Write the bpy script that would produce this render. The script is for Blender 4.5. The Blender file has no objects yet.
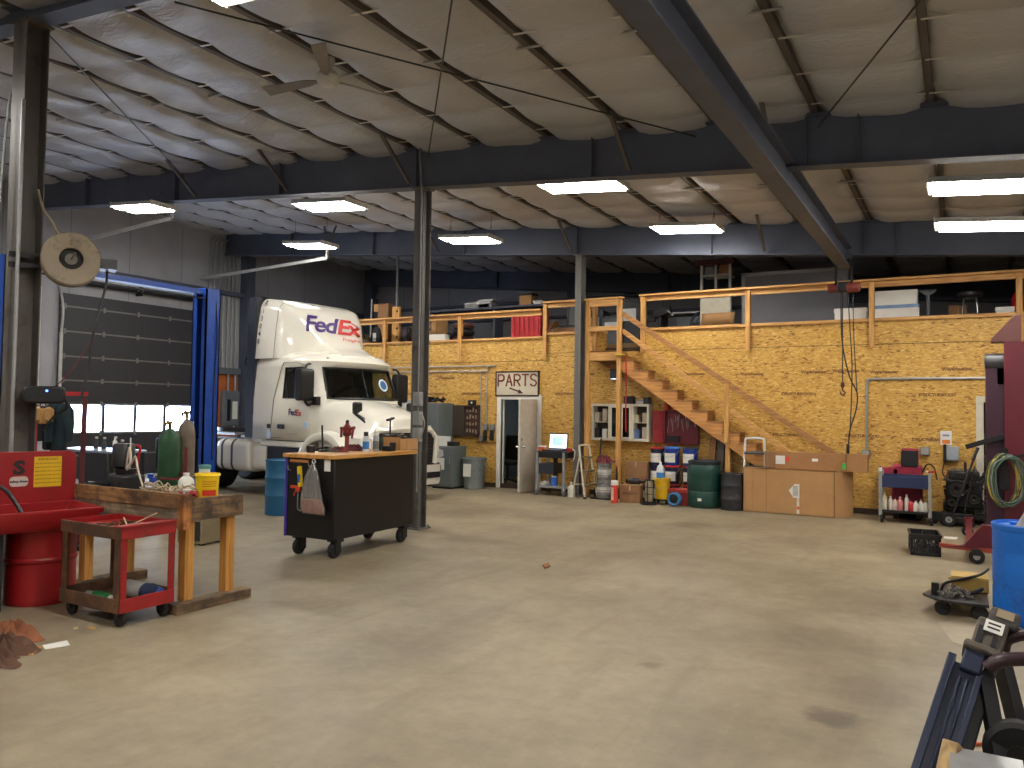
import bpy, math, random
from mathutils import Vector, Matrix, Euler
random.seed(7)
sc = bpy.context.scene
COL = sc.collection
PI = math.pi
R = math.radians
# ------------------------------------------------------------------ camera
EYE = 1.75; FPX = 781.0
def _n(v): return Vector(v).normalized()
Yc = _n((453, -33, -FPX)); Xc = Vector((1349, 7.5, FPX)); Xc = (Xc - Yc * Xc.dot(Yc)).normalized(); Zc = Xc.cross(Yc)
cam = bpy.data.cameras.new('camera'); co = bpy.data.objects.new('camera', cam); COL.objects.link(co)
cam.sensor_fit = 'HORIZONTAL'; cam.sensor_width = 36.0; cam.lens = FPX * 36.0 / 1024
cam.clip_start = .05; cam.clip_end = 200
M3 = Matrix((Xc, Yc, Zc)); M4 = M3.to_4x4(); M4.translation = Vector((0, 0, EYE)); co.matrix_world = M4
sc.camera = co
def _ray(px, py):
    d = Vector((px - 512, 384 - py, -FPX)); return Vector((Xc.dot(d), Yc.dot(d), Zc.dot(d)))
def at(px, py, axis, val):
    """survey a point of the place from the photo: the sight line cut with the plane axis = val"""
    d = _ray(px, py); o = (0, 0, EYE)[axis]; t = (val - o) / d[axis]
    return Vector((d[0] * t, d[1] * t, EYE + d[2] * t))
def G(px, py, z=0): return at(px, py, 2, z)
def AY(px, py, Y): return at(px, py, 1, Y)
def AX(px, py, X): return at(px, py, 0, X)
# ------------------------------------------------------------------ materials
def lin(c):
    def f(u):
        u /= 255.0
        return u / 12.92 if u <= .04045 else ((u + .055) / 1.055) ** 2.4
    return (f(c[0]), f(c[1]), f(c[2]), 1)
MATS = {}
def newmat(name):
    m = bpy.data.materials.new(name); m.use_nodes = True
    nt = m.node_tree; b = nt.nodes['Principled BSDF']
    return m, nt, b
def pm(name, c, rough=.5, metal=0, var=.12, scale=6, bump=0, spots=None, spotamt=.5, coat=0, spec=None):
    """principled surface with a little procedural unevenness; spots = colour of wear or dirt blotches"""
    if name in MATS: return MATS[name]
    m, nt, b = newmat(name); L = nt.links
    tc = nt.nodes.new('ShaderNodeTexCoord'); ns = nt.nodes.new('ShaderNodeTexNoise')
    ns.inputs['Scale'].default_value = scale; ns.inputs['Detail'].default_value = 5; ns.inputs['Roughness'].default_value = .6
    L.new(tc.outputs['Object'], ns.inputs['Vector'])
    rp = nt.nodes.new('ShaderNodeValToRGB'); a = lin(c)
    rp.color_ramp.elements[0].position = .3; rp.color_ramp.elements[1].position = .7
    rp.color_ramp.elements[0].color = tuple(x * (1 - var) for x in a[:3]) + (1,)
    rp.color_ramp.elements[1].color = tuple(min(1, x * (1 + var)) for x in a[:3]) + (1,)
    L.new(ns.outputs['Fac'], rp.inputs['Fac']); out = rp.outputs['Color']
    if spots:
        n2 = nt.nodes.new('ShaderNodeTexNoise'); n2.inputs['Scale'].default_value = scale * .7; n2.inputs['Detail'].default_value = 8
        n2.inputs['Roughness'].default_value = .75
        mp = nt.nodes.new('ShaderNodeMapping'); mp.inputs['Location'].default_value = (3.1, 7.7, 1.3)
        L.new(tc.outputs['Object'], mp.inputs['Vector']); L.new(mp.outputs['Vector'], n2.inputs['Vector'])
        r2 = nt.nodes.new('ShaderNodeValToRGB'); r2.color_ramp.elements[0].position = .62 - .3 * spotamt; r2.color_ramp.elements[1].position = .74 - .22 * spotamt
        mx = nt.nodes.new('ShaderNodeMix'); mx.data_type = 'RGBA'
        L.new(n2.outputs['Fac'], r2.inputs['Fac']); L.new(r2.outputs['Color'], mx.inputs['Factor'])
        L.new(out, mx.inputs['A']); mx.inputs['B'].default_value = lin(spots); out = mx.outputs['Result']
    L.new(out, b.inputs['Base Color'])
    b.inputs['Roughness'].default_value = rough; b.inputs['Metallic'].default_value = metal
    if coat: b.inputs['Coat Weight'].default_value = coat; b.inputs['Coat Roughness'].default_value = .08
    if spec is not None: b.inputs['Specular IOR Level'].default_value = spec
    if bump:
        bp = nt.nodes.new('ShaderNodeBump'); bp.inputs['Strength'].default_value = bump; bp.inputs['Distance'].default_value = .02
        L.new(ns.outputs['Fac'], bp.inputs['Height']); L.new(bp.outputs['Normal'], b.inputs['Normal'])
    MATS[name] = m; return m
def em(name, c, strength):
    if name in MATS: return MATS[name]
    m, nt, b = newmat(name); b.inputs['Base Color'].default_value = (.8, .8, .8, 1)
    b.inputs['Emission Color'].default_value = lin(c); b.inputs['Emission Strength'].default_value = strength
    MATS[name] = m; return m
def wood(name, c1, c2, axis=0, rough=.65, scale=1.0, grime=None):
    """timber with grain along the given axis"""
    if name in MATS: return MATS[name]
    m, nt, b = newmat(name); L = nt.links
    tc = nt.nodes.new('ShaderNodeTexCoord'); mp = nt.nodes.new('ShaderNodeMapping')
    s = [18 * scale] * 3; s[axis] = 1.2 * scale; mp.inputs['Scale'].default_value = s
    ns = nt.nodes.new('ShaderNodeTexNoise'); ns.inputs['Scale'].default_value = 1.6; ns.inputs['Detail'].default_value = 6; ns.inputs['Distortion'].default_value = .6
    L.new(tc.outputs['Object'], mp.inputs['Vector']); L.new(mp.outputs['Vector'], ns.inputs['Vector'])
    rp = nt.nodes.new('ShaderNodeValToRGB'); rp.color_ramp.elements[0].position = .35; rp.color_ramp.elements[1].position = .62
    rp.color_ramp.elements[0].color = lin(c1); rp.color_ramp.elements[1].color = lin(c2)
    L.new(ns.outputs['Fac'], rp.inputs['Fac']); out = rp.outputs['Color']
    if grime:
        n2 = nt.nodes.new('ShaderNodeTexNoise'); n2.inputs['Scale'].default_value = 3.5; n2.inputs['Detail'].default_value = 7; n2.inputs['Roughness'].default_value = .7
        L.new(tc.outputs['Object'], n2.inputs['Vector'])
        r2 = nt.nodes.new('ShaderNodeValToRGB'); r2.color_ramp.elements[0].position = .45; r2.color_ramp.elements[1].position = .62
        mx = nt.nodes.new('ShaderNodeMix'); mx.data_type = 'RGBA'; L.new(n2.outputs['Fac'], r2.inputs['Fac']); L.new(r2.outputs['Color'], mx.inputs['Factor'])
        L.new(out, mx.inputs['A']); mx.inputs['B'].default_value = lin(grime); out = mx.outputs['Result']
    L.new(out, b.inputs['Base Color']); b.inputs['Roughness'].default_value = rough
    MATS[name] = m; return m
# ------------------------------------------------------------------ mesh builder
class MB:
    def __init__(s): s.v = []; s.f = []
    def add(s, v, f):
        o = len(s.v); s.v += [tuple(p) for p in v]; s.f += [tuple(i + o for i in q) for q in f]; return s
    def box(s, x0, x1, y0, y1, z0, z1):
        v = [(x, y, z) for z in (z0, z1) for (x, y) in ((x0, y0), (x1, y0), (x1, y1), (x0, y1))]
        return s.add(v, [(3, 2, 1, 0), (4, 5, 6, 7), (0, 1, 5, 4), (1, 2, 6, 5), (2, 3, 7, 6), (3, 0, 4, 7)])
    def bc(s, c, d, rot=(0, 0, 0)):
        e = Euler(rot).to_matrix(); c = Vector(c); v = []
        for z in (-1, 1):
            for (x, y) in ((-1, -1), (1, -1), (1, 1), (-1, 1)):
                v.append(c + e @ Vector((x * d[0] / 2, y * d[1] / 2, z * d[2] / 2)))
        return s.add(v, [(3, 2, 1, 0), (4, 5, 6, 7), (0, 1, 5, 4), (1, 2, 6, 5), (2, 3, 7, 6), (3, 0, 4, 7)])
    def beam(s, p, q, w, h, up=(0, 0, 1)):
        p = Vector(p); q = Vector(q); d = (q - p).normalized(); up = Vector(up)
        a = d.cross(up)
        if a.length < 1e-4: a = d.cross(Vector((0, 1, 0)))
        a.normalize(); b = a.cross(d).normalized(); v = []
        for e in (p, q):
            for (i, j) in ((-1, -1), (1, -1), (1, 1), (-1, 1)): v.append(e + a * (i * w / 2) + b * (j * h / 2))
        return s.add(v, [(3, 2, 1, 0), (4, 5, 6, 7), (0, 1, 5, 4), (1, 2, 6, 5), (2, 3, 7, 6), (3, 0, 4, 7)])
    def tube(s, p, q, r, r2=None, n=12):
        p = Vector(p); q = Vector(q); d = (q - p).normalized(); r2 = r if r2 is None else r2
        a = d.cross(Vector((0, 0, 1)));
        if a.length < 1e-3: a = d.cross(Vector((0, 1, 0)))
        a.normalize(); b = d.cross(a); v = []
        for e, rr in ((p, r), (q, r2)):
            for k in range(n):
                t = 2 * PI * k / n; v.append(e + (a * math.cos(t) + b * math.sin(t)) * rr)
        f = [(k, (k + 1) % n, n + (k + 1) % n, n + k) for k in range(n)] + [tuple(range(n - 1, -1, -1)), tuple(range(n, 2 * n))]
        return s.add(v, f)
    def path(s, pts, r, n=8, closed=False, flat=1.0):
        P = [Vector(p) for p in pts]; m = len(P); v = []; f = []; a = None
        for i in range(m):
            if closed: d = P[(i + 1) % m] - P[i - 1]
            else: d = P[min(i + 1, m - 1)] - P[max(i - 1, 0)]
            d.normalize()
            if a is None:
                a = d.cross(Vector((0, 0, 1)))
                if a.length < 1e-3: a = d.cross(Vector((0, 1, 0)))
            else: a = a - d * a.dot(d)
            a.normalize(); b = d.cross(a)
            rr = r[i] if isinstance(r, (list, tuple)) else r
            for k in range(n):
                t = 2 * PI * k / n; v.append(P[i] + a * math.cos(t) * rr + b * math.sin(t) * rr * flat)
        for i in range(m if closed else m - 1):
            j = (i + 1) % m
            for k in range(n): f.append((i * n + k, i * n + (k + 1) % n, j * n + (k + 1) % n, j * n + k))
        if not closed: f += [tuple(range(n - 1, -1, -1)), tuple(range((m - 1) * n, m * n))]
        return s.add(v, f)
    def curve(s, pts, r, n=8, sub=6, closed=False):
        """smooth tube through points"""
        return s.path(spline(pts, sub, closed), r, n, closed)
    def lathe(s, prof, c=(0, 0, 0), n=24, axis=2, closed=False):
        c = Vector(c); v = []; f = []; m = len(prof)
        for (r, h) in prof:
            for k in range(n):
                t = 2 * PI * k / n; p = (max(r, 1e-4) * math.cos(t), max(r, 1e-4) * math.sin(t), h)
                if axis == 0: p = (p[2], p[0], p[1])
                elif axis == 1: p = (p[1], p[2], p[0])
                v.append(c + Vector(p))
        for i in range(m if closed else m - 1):
            j = (i + 1) % m
            for k in range(n): f.append((i * n + k, i * n + (k + 1) % n, j * n + (k + 1) % n, j * n + k))
        if not closed: f += [tuple(range(n - 1, -1, -1)), tuple(range((m - 1) * n, m * n))]
        return s.add(v, f)
    def prism(s, poly, axis, a, b):
        def P(u, w, h): return (h, u, w) if axis == 0 else (u, h, w) if axis == 1 else (u, w, h)
        n = len(poly); v = [P(u, w, a) for u, w in poly] + [P(u, w, b) for u, w in poly]
        return s.add(v, [tuple(range(n - 1, -1, -1)), tuple(range(n, 2 * n))] + [(k, (k + 1) % n, n + (k + 1) % n, n + k) for k in range(n)])
    def loft(s, rings, caps=True, closed=True):
        n = len(rings[0]); v = [p for r in rings for p in r]; f = []
        for i in range(len(rings) - 1):
            for k in range(n if closed else n - 1): f.append((i * n + k, i * n + (k + 1) % n, (i + 1) * n + (k + 1) % n, (i + 1) * n + k))
        if caps: f += [tuple(range(n - 1, -1, -1)), tuple(range((len(rings) - 1) * n, len(rings) * n))]
        return s.add(v, f)
    def torus(s, c, RR, r, axis=2, n=24, m=8):
        pr = [(RR + r * math.cos(2 * PI * k / m), r * math.sin(2 * PI * k / m)) for k in range(m)]
        return s.lathe(pr, c, n, axis, closed=True)
    def ball(s, c, r, n=12, m=8):
        r = (r, r, r) if not isinstance(r, (tuple, list)) else r; c = Vector(c); v = []; f = []
        for i in range(m + 1):
            p = PI * i / m
            for k in range(n):
                t = 2 * PI * k / n; v.append(c + Vector((r[0] * math.sin(p) * math.cos(t), r[1] * math.sin(p) * math.sin(t), r[2] * math.cos(p))))
        for i in range(m):
            for k in range(n): f.append((i * n + k, (i + 1) * n + k, (i + 1) * n + (k + 1) % n, i * n + (k + 1) % n))
        return s.add(v, f)
    def grid(s, fn, nu, nv):
        v = [fn(i / nu, j / nv) for i in range(nu + 1) for j in range(nv + 1)]
        f = [(i * (nv + 1) + j, (i + 1) * (nv + 1) + j, (i + 1) * (nv + 1) + j + 1, i * (nv + 1) + j + 1) for i in range(nu) for j in range(nv)]
        return s.add(v, f)
    def build(s, name, mat, parent=None, bevel=0, smooth=38, solid=0, sub=0, segs=2, label=None, kind=None):
        me = bpy.data.meshes.new(name); me.from_pydata(s.v, [], s.f); me.update()
        import bmesh
        bm = bmesh.new(); bm.from_mesh(me); bmesh.ops.remove_doubles(bm, verts=bm.verts, dist=1e-5)
        bmesh.ops.recalc_face_normals(bm, faces=bm.faces); bm.to_mesh(me); bm.free()
        me.materials.append(mat)
        if smooth:
            me.polygons.foreach_set('use_smooth', [True] * len(me.polygons)); me.set_sharp_from_angle(angle=R(smooth))
        o = bpy.data.objects.new(name, me); COL.objects.link(o)
        if parent is not None: o.parent = parent
        if solid:
            md = o.modifiers.new('s', 'SOLIDIFY'); md.thickness = solid; md.offset = 0
        if bevel:
            md = o.modifiers.new('b', 'BEVEL'); md.width = bevel; md.segments = segs; md.limit_method = 'ANGLE'; md.angle_limit = R(40)
        if sub:
            md = o.modifiers.new('u', 'SUBSURF'); md.levels = sub; md.render_levels = sub
        if label: o['label'] = label
        if kind: o['kind'] = kind
        return o
def spline(pts, sub=6, closed=False):
    P = [Vector(p) for p in pts]; n = len(P); out = []
    for i in range(n if closed else n - 1):
        if closed: a, b, c, d = P[i - 1], P[i], P[(i + 1) % n], P[(i + 2) % n]
        else: a, b, c, d = P[max(i - 1, 0)], P[i], P[i + 1], P[min(i + 2, n - 1)]
        for k in range(sub):
            t = k / sub
            out.append(.5 * ((2 * b) + (c - a) * t + (2 * a - 5 * b + 4 * c - d) * t * t + (3 * b - a - 3 * c + d) * t ** 3))
    if not closed: out.append(P[-1])
    return out
def rrect(w, h, r, n=4, cx=0, cy=0):
    out = []
    for (sx, sy, a0) in ((1, 1, 0), (-1, 1, 90), (-1, -1, 180), (1, -1, 270)):
        for k in range(n + 1):
            t = R(a0 + 90 * k / n); out.append((cx + sx * (w / 2 - r) + r * math.cos(t), cy + sy * (h / 2 - r) + r * math.sin(t)))
    return out
def thing(name, label, cat, loc=(0, 0, 0), rz=0, group=None):
    o = bpy.data.objects.new(name, None); COL.objects.link(o); o.empty_display_size = .1
    o.location = loc; o.rotation_euler = (0, 0, rz); o['label'] = label; o['category'] = cat
    if group: o['group'] = group
    return o
def tag(o, label, cat, group=None, kind=None):
    o['label'] = label; o['category'] = cat
    if group: o['group'] = group
    if kind: o['kind'] = kind
    return o
def struct(o, label=None, cat=None, group=None):
    o['kind'] = 'structure'
    if label: o['label'] = label
    if cat: o['category'] = cat
    if group: o['group'] = group
    return o
def dup(root, loc, rz=None, label=None, group=None, scale=None):
    r = root.copy(); COL.objects.link(r); r.location = loc
    if rz is not None: r.rotation_euler = (0, 0, rz)
    if label: r['label'] = label
    if group: r['group'] = group
    if scale: r.scale = scale
    for ch in list(root.children):
        c = ch.copy(); COL.objects.link(c); c.parent = r
        for g in ch.children:
            d = g.copy(); COL.objects.link(d); d.parent = c
    return r
def text(body, size, mat, parent, loc, rot, name='lettering', off=0, ext=.002, align='CENTER', sx=1.0, spacing=1.0):
    """flat lettering turned into a mesh"""
    cu = bpy.data.curves.new('t', 'FONT'); cu.body = body; cu.size = size; cu.align_x = align; cu.align_y = 'CENTER'
    cu.extrude = ext; cu.offset = off; cu.resolution_u = 2; cu.space_character = spacing
    to = bpy.data.objects.new('t', cu); COL.objects.link(to); dg = bpy.context.evaluated_depsgraph_get(); dg.update()
    me = bpy.data.meshes.new_from_object(to.evaluated_get(dg)); bpy.data.objects.remove(to); me.materials.clear(); me.materials.append(mat)
    o = bpy.data.objects.new(name, me); COL.objects.link(o)
    if parent is not None: o.parent = parent
    o.location = loc; o.rotation_euler = rot; o.scale = (sx, 1, 1)
    return o
# ------------------------------------------------------------------ shared materials
STEEL = pm('painted_steel', (84, 90, 106), .6, 0, .1, 3)
COLST = pm('column_steel', (98, 94, 88), .55, 0, .12, 3, spots=(70, 62, 54), spotamt=.25)
PURL = pm('purlin_steel', (92, 84, 78), .6)
GALV = pm('galvanised', (165, 166, 165), .42, .55, .12, 8)
CHROME = pm('chrome', (205, 205, 205), .2, .9, .05)
BLACK = pm('black_plastic', (24, 24, 26), .45, 0, .2)
BLKMET = pm('black_metal', (30, 29, 30), .4, .2, .2, 8)
RUBBER = pm('rubber', (26, 25, 25), .8, 0, .2, 9)
WHITE = pm('white_paint', (226, 224, 216), .4, 0, .05)
CREAM = pm('cream_paint', (206, 200, 182), .5, 0, .08)
CARD = pm('cardboard', (176, 134, 88), .85, 0, .08, 4)
CARDD = pm('cardboard_dark', (142, 104, 70), .85, 0, .1, 4)
LUMX = wood('lumber_x', (176, 126, 68), (212, 164, 98), 0)
LUMY = wood('lumber_y', (176, 126, 68), (212, 164, 98), 1)
LUMZ = wood('lumber_z', (176, 126, 66), (214, 164, 96), 2)
PAPER = pm('paper', (228, 226, 218), .8, 0, .04)
INK = pm('ink', (38, 34, 34), .7)
RED = pm('red_paint', (176, 26, 30), .4, 0, .12, 5, spots=(96, 18, 18), spotamt=.2)
TUBE = em('lit_tube', (255, 250, 243), 24)
EXPOSURE = 1.05
# ================================================================== SETTING
XL, XR, YF, YB = -18.1, 5.5, -6.5, 21.0
YW = 15.28                                   # face of the timber board wall
def roofz(x): return 5.27 - .0875 * (x + .275)
# floor
def floor_mat():
    m, nt, b = newmat('concrete_floor'); L = nt.links
    tc = nt.nodes.new('ShaderNodeTexCoord')
    def noise(sc_, det, loc=(0, 0, 0), scale=(1, 1, 1), rough=.6, dist=0):
        mp = nt.nodes.new('ShaderNodeMapping'); mp.inputs['Location'].default_value = loc; mp.inputs['Scale'].default_value = scale
        n = nt.nodes.new('ShaderNodeTexNoise'); n.inputs['Scale'].default_value = sc_; n.inputs['Detail'].default_value = det; n.inputs['Roughness'].default_value = rough
        n.inputs['Distortion'].default_value = dist
        L.new(tc.outputs['Object'], mp.inputs['Vector']); L.new(mp.outputs['Vector'], n.inputs['Vector']); return n
    def ramp(src, p0, p1, c0, c1):
        r = nt.nodes.new('ShaderNodeValToRGB'); r.color_ramp.elements[0].position = p0; r.color_ramp.elements[1].position = p1
        r.color_ramp.elements[0].color = c0; r.color_ramp.elements[1].color = c1; L.new(src, r.inputs['Fac']); return r.outputs['Color']
    def mix(f, a, bb, mode='MIX'):
        x = nt.nodes.new('ShaderNodeMix'); x.data_type = 'RGBA'; x.blend_type = mode
        if isinstance(f, float): x.inputs['Factor'].default_value = f
        else: L.new(f, x.inputs['Factor'])
        for k, vv in (('A', a), ('B', bb)):
            if isinstance(vv, tuple): x.inputs[k].default_value = vv
            else: L.new(vv, x.inputs[k])
        return x.outputs['Result']
    base = ramp(noise(.5, 6).outputs['Fac'], .3, .7, lin((112, 100, 80)), lin((160, 147, 121)))
    fine = ramp(noise(7, 8, (4, 2, 0), rough=.7).outputs['Fac'], .3, .7, (.82, .82, .82, 1), (1.1, 1.1, 1.1, 1))
    c = mix(1.0, base, fine, 'MULTIPLY')
    streak = ramp(noise(1.1, 5, (9, 1, 0), (2.2, .35, 1), dist=.8).outputs['Fac'], .52, .72, (0, 0, 0, 1), (.45, .45, .45, 1))
    c = mix(streak, c, lin((104, 90, 70)))
    pale = ramp(noise(.42, 4, (1.5, 8, 0), rough=.55).outputs['Fac'], .55, .75, (0, 0, 0, 1), (.5, .5, .5, 1))
    c = mix(pale, c, lin((172, 160, 136)))
    st = ramp(noise(1.6, 7, (5.2, 3.3, 0), rough=.72).outputs['Fac'], .66, .74, (0, 0, 0, 1), (.55, .55, .55, 1))
    c = mix(st, c, lin((98, 82, 66)))
    # oil spots of their own shape
    for (px, py, r, a) in ((650, 665, .10, .5), (835, 717, .2, .75), (820, 640, .5, .25), (545, 566, .12, .25), (420, 640, .5, .2), (235, 660, .35, .2), (690, 525, .45, .3), (775, 540, .5, .25), (850, 600, .8, .34), (868, 690, .42, .34), (845, 565, .6, .2), (790, 545, .8, .22), (610, 600, .6, .1), (300, 700, .5, .12)):
        p = G(px, py); mp = nt.nodes.new('ShaderNodeMapping'); mp.inputs['Location'].default_value = (-p[0], -p[1], 0)
        g = nt.nodes.new('ShaderNodeVectorMath'); g.operation = 'LENGTH'
        ad = nt.nodes.new('ShaderNodeVectorMath'); ad.operation = 'ADD'
        nz = noise(5, 5, (px * .1, 0, 0)); sb = nt.nodes.new('ShaderNodeVectorMath'); sb.operation = 'SCALE'; sb.inputs['Scale'].default_value = r * 1.6
        sh = nt.nodes.new('ShaderNodeVectorMath'); sh.operation = 'SUBTRACT'; sh.inputs[1].default_value = (.5, .5, .5)
        L.new(nz.outputs['Color'], sh.inputs[0]); L.new(sh.outputs['Vector'], sb.inputs[0])
        L.new(tc.outputs['Object'], mp.inputs['Vector']); L.new(mp.outputs['Vector'], ad.inputs[0]); L.new(sb.outputs['Vector'], ad.inputs[1]); L.new(ad.outputs['Vector'], g.inputs[0])
        mr = nt.nodes.new('ShaderNodeMapRange'); mr.inputs['From Min'].default_value = r; mr.inputs['From Max'].default_value = r * .45; mr.inputs['To Max'].default_value = a
        L.new(g.outputs['Value'], mr.inputs['Value']); c = mix(mr.outputs['Result'], c, lin((78, 62, 48)))
    L.new(c, b.inputs['Base Color'])
    rr = nt.nodes.new('ShaderNodeMapRange'); rr.inputs['To Min'].default_value = .36; rr.inputs['To Max'].default_value = .62
    L.new(noise(1.3, 4, (2, 2, 0)).outputs['Fac'], rr.inputs['Value']); L.new(rr.outputs['Result'], b.inputs['Roughness'])
    bp = nt.nodes.new('ShaderNodeBump'); bp.inputs['Strength'].default_value = .12; bp.inputs['Distance'].default_value = .01
    L.new(noise(9, 6).outputs['Fac'], bp.inputs['Height']); L.new(bp.outputs['Normal'], b.inputs['Normal'])
    return m
struct(MB().box(XL, XR, YF, YB, -.15, 0).build('floor', floor_mat(), smooth=0), 'beige stained concrete shop floor', 'floor')
# insulated roof lining
PX0, DPX = -.27, 1.147
NP0, NP1 = -4, 16
def ceil_mat():
    m, nt, b = newmat('vinyl_insulation'); L = nt.links
    tc = nt.nodes.new('ShaderNodeTexCoord'); mp = nt.nodes.new('ShaderNodeMapping'); mp.inputs['Scale'].default_value = (2.0, 7, 1); mp.inputs['Rotation'].default_value = (0, 0, .5)
    n = nt.nodes.new('ShaderNodeTexNoise'); n.inputs['Scale'].default_value = 2.6; n.inputs['Detail'].default_value = 6; n.inputs['Distortion'].default_value = 1.2
    L.new(tc.outputs['Object'], mp.inputs['Vector']); L.new(mp.outputs['Vector'], n.inputs['Vector'])
    bp = nt.nodes.new('ShaderNodeBump'); bp.inputs['Strength'].default_value = .35; bp.inputs['Distance'].default_value = .05
    L.new(n.outputs['Fac'], bp.inputs['Height']); L.new(bp.outputs['Normal'], b.inputs['Normal'])
    r = nt.nodes.new('ShaderNodeValToRGB'); r.color_ramp.elements[0].color = lin((172, 173, 177)); r.color_ramp.elements[1].color = lin((200, 201, 205))
    n2 = nt.nodes.new('ShaderNodeTexNoise'); n2.inputs['Scale'].default_value = .8; n2.inputs['Detail'].default_value = 6; L.new(tc.outputs['Object'], n2.inputs['Vector'])
    L.new(n2.outputs['Fac'], r.inputs['Fac']); L.new(r.outputs['Color'], b.inputs['Base Color']); b.inputs['Roughness'].default_value = .38
    return m
FOLD = .86
cb = MB(); xs = []
for k in range(NP0, NP1):
    for j in range(8): xs.append((PX0 - DPX * (k + j / 8.0), j / 8.0))
xs.append((PX0 - DPX * NP1, 0.0))
ny = int((YB - YF) / FOLD * 10)
def cz(i, j):
    x, u = xs[i]; y = YF + (YB - YF) * j / ny; v = ((y - 4.66) / FOLD) % 1.0
    edge = abs(2 * u - 1) ** 3 if u else 1.0
    bulge = (4 * v * (1 - v)) ** .5 * (1.2 - .5 * v); edge = edge ** 1.7
    z = roofz(x) - .14 - (.05 + .095 * bulge) * (1 - edge) + .02 * bulge * edge
    return (x, y, z + .008 * math.sin(7 * x + 3 * y) * (1 - edge))
cb.v = [cz(i, j) for i in range(len(xs)) for j in range(ny + 1)]
cb.f = [(i * (ny + 1) + j, (i + 1) * (ny + 1) + j, (i + 1) * (ny + 1) + j + 1, i * (ny + 1) + j + 1) for i in range(len(xs) - 1) for j in range(ny)]
struct(cb.build('ceiling', ceil_mat(), smooth=60), 'quilted white vinyl roof insulation sagging between the purlins', 'ceiling')
# roof deck above the lining
struct(MB().prism([(XL - .3, roofz(XL - .3) + .06), (XR + .3, roofz(XR + .3) + .06), (XR + .3, roofz(XR + .3) + .16), (XL - .3, roofz(XL - .3) + .16)], 1, YF - .2, YB + .2).build('roof', pm('roof_sheet', (120, 120, 118), .6)), 'sheet metal roof above the insulation', 'roof')
for k in range(NP0, NP1):
    x = PX0 - DPX * k; z = roofz(x)
    b = MB().box(x - .006, x + .006, YF, YB, z - .2, z).box(x - .06, x + .006, YF, YB, z - .206, z - .198).box(x - .0, x + .06, YF, YB, z - .004, z + .004).box(x - .062, x - .056, YF, YB, z - .206, z - .18)
    o = struct(b.build('roof_purlin', PURL, smooth=0), 'thin dark steel roof purlin running over the white insulation', 'purlin', 'roof purlins')
def rod(p, q, r, name, label, cat, group=None):
    return tag(MB().tube(p, q, r, n=6).build(name, PURL), label, cat, group)
for i, y in enumerate((6.62, 12.1)):
    b = MB().tube((-17.9, y, roofz(-17.9) - .235), (4.5, y, roofz(4.5) - .235), .014, n=6)
    tag(b.build('sag_rod', GALV), ('thin steel rod tying the purlins together near the ceiling fan' if i == 0 else 'thin steel rod tying the purlins together beyond the first rafter'), 'rod', 'purlin tie rods')
STRAP = pm('ceiling_strap', (206, 204, 200), .45)
for k in range(-3, 20):
    y = 4.66 + FOLD * k
    if min(abs(y - f) for f in (4.2, 9.3, 14.87)) < .12: continue
    v = [(x, y + dy, roofz(x) - dz) for x in (XL + .05, XR - .05) for dy, dz in ((-.018, .209), (.018, .209), (.018, .2065), (-.018, .2065))]
    struct(MB().add(v, [(0, 1, 2, 3), (7, 6, 5, 4), (0, 4, 5, 1), (1, 5, 6, 2), (2, 6, 7, 3), (3, 7, 4, 0)]).build('ceiling_strap', STRAP, smooth=0), 'thin pale strap crossing under the roof purlins', 'strap', 'roof insulation straps')
# rigid frames
def ibeam(b, x0, x1, y, depth, fw=.2, tw=.012, tf=.014):
    n = 14
    for (dz0, dz1, w) in ((-.02, -.02 - tf, fw), (-depth, -depth + tf, fw)):
        for i in range(1):
            v = []
            for x in (x0, x1):
                for (yy, dz) in ((-w / 2, dz0), (w / 2, dz0), (w / 2, dz1), (-w / 2, dz1)): v.append((x, y + yy, roofz(x) + dz - .2))
            b.add(v, [(0, 1, 2, 3), (7, 6, 5, 4), (0, 4, 5, 1), (1, 5, 6, 2), (2, 6, 7, 3), (3, 7, 4, 0)])
    v = []
    for x in (x0, x1):
        for (yy, dz) in ((-tw / 2, -.02), (tw / 2, -.02), (tw / 2, -depth), (-tw / 2, -depth)): v.append((x, y + yy, roofz(x) + dz - .2))
    b.add(v, [(0, 1, 2, 3), (7, 6, 5, 4), (0, 4, 5, 1), (1, 5, 6, 2), (2, 6, 7, 3), (3, 7, 4, 0)])
FY = [4.2, 9.3, 14.87, 20.75]
for i, y in enumerate(FY):
    b = MB(); d = (.22, .62, .62, .62)[i]
    ibeam(b, XL + .1, XR - .1, y, d)
    xcs = [-7.05, -1.0, -12.6, 3.0]
    for x in xcs + [-4.2, -9.9, -15.4, -1.55]:
        b.box(x - .005, x + .005, y - .095, y + .095, roofz(x) - .2 - d + .01, roofz(x) - .225)
    lab = ['dark steel roof rafter nearest the camera, above the hose reel column', 'dark steel roof rafter crossing above the ceiling fan side of the shop', 'dark steel roof rafter over the stair landing', 'dark steel end wall rafter at the back of the loft'][i]
    struct(b.build('rafter_beam', STEEL, smooth=0), lab, 'beam')
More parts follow.
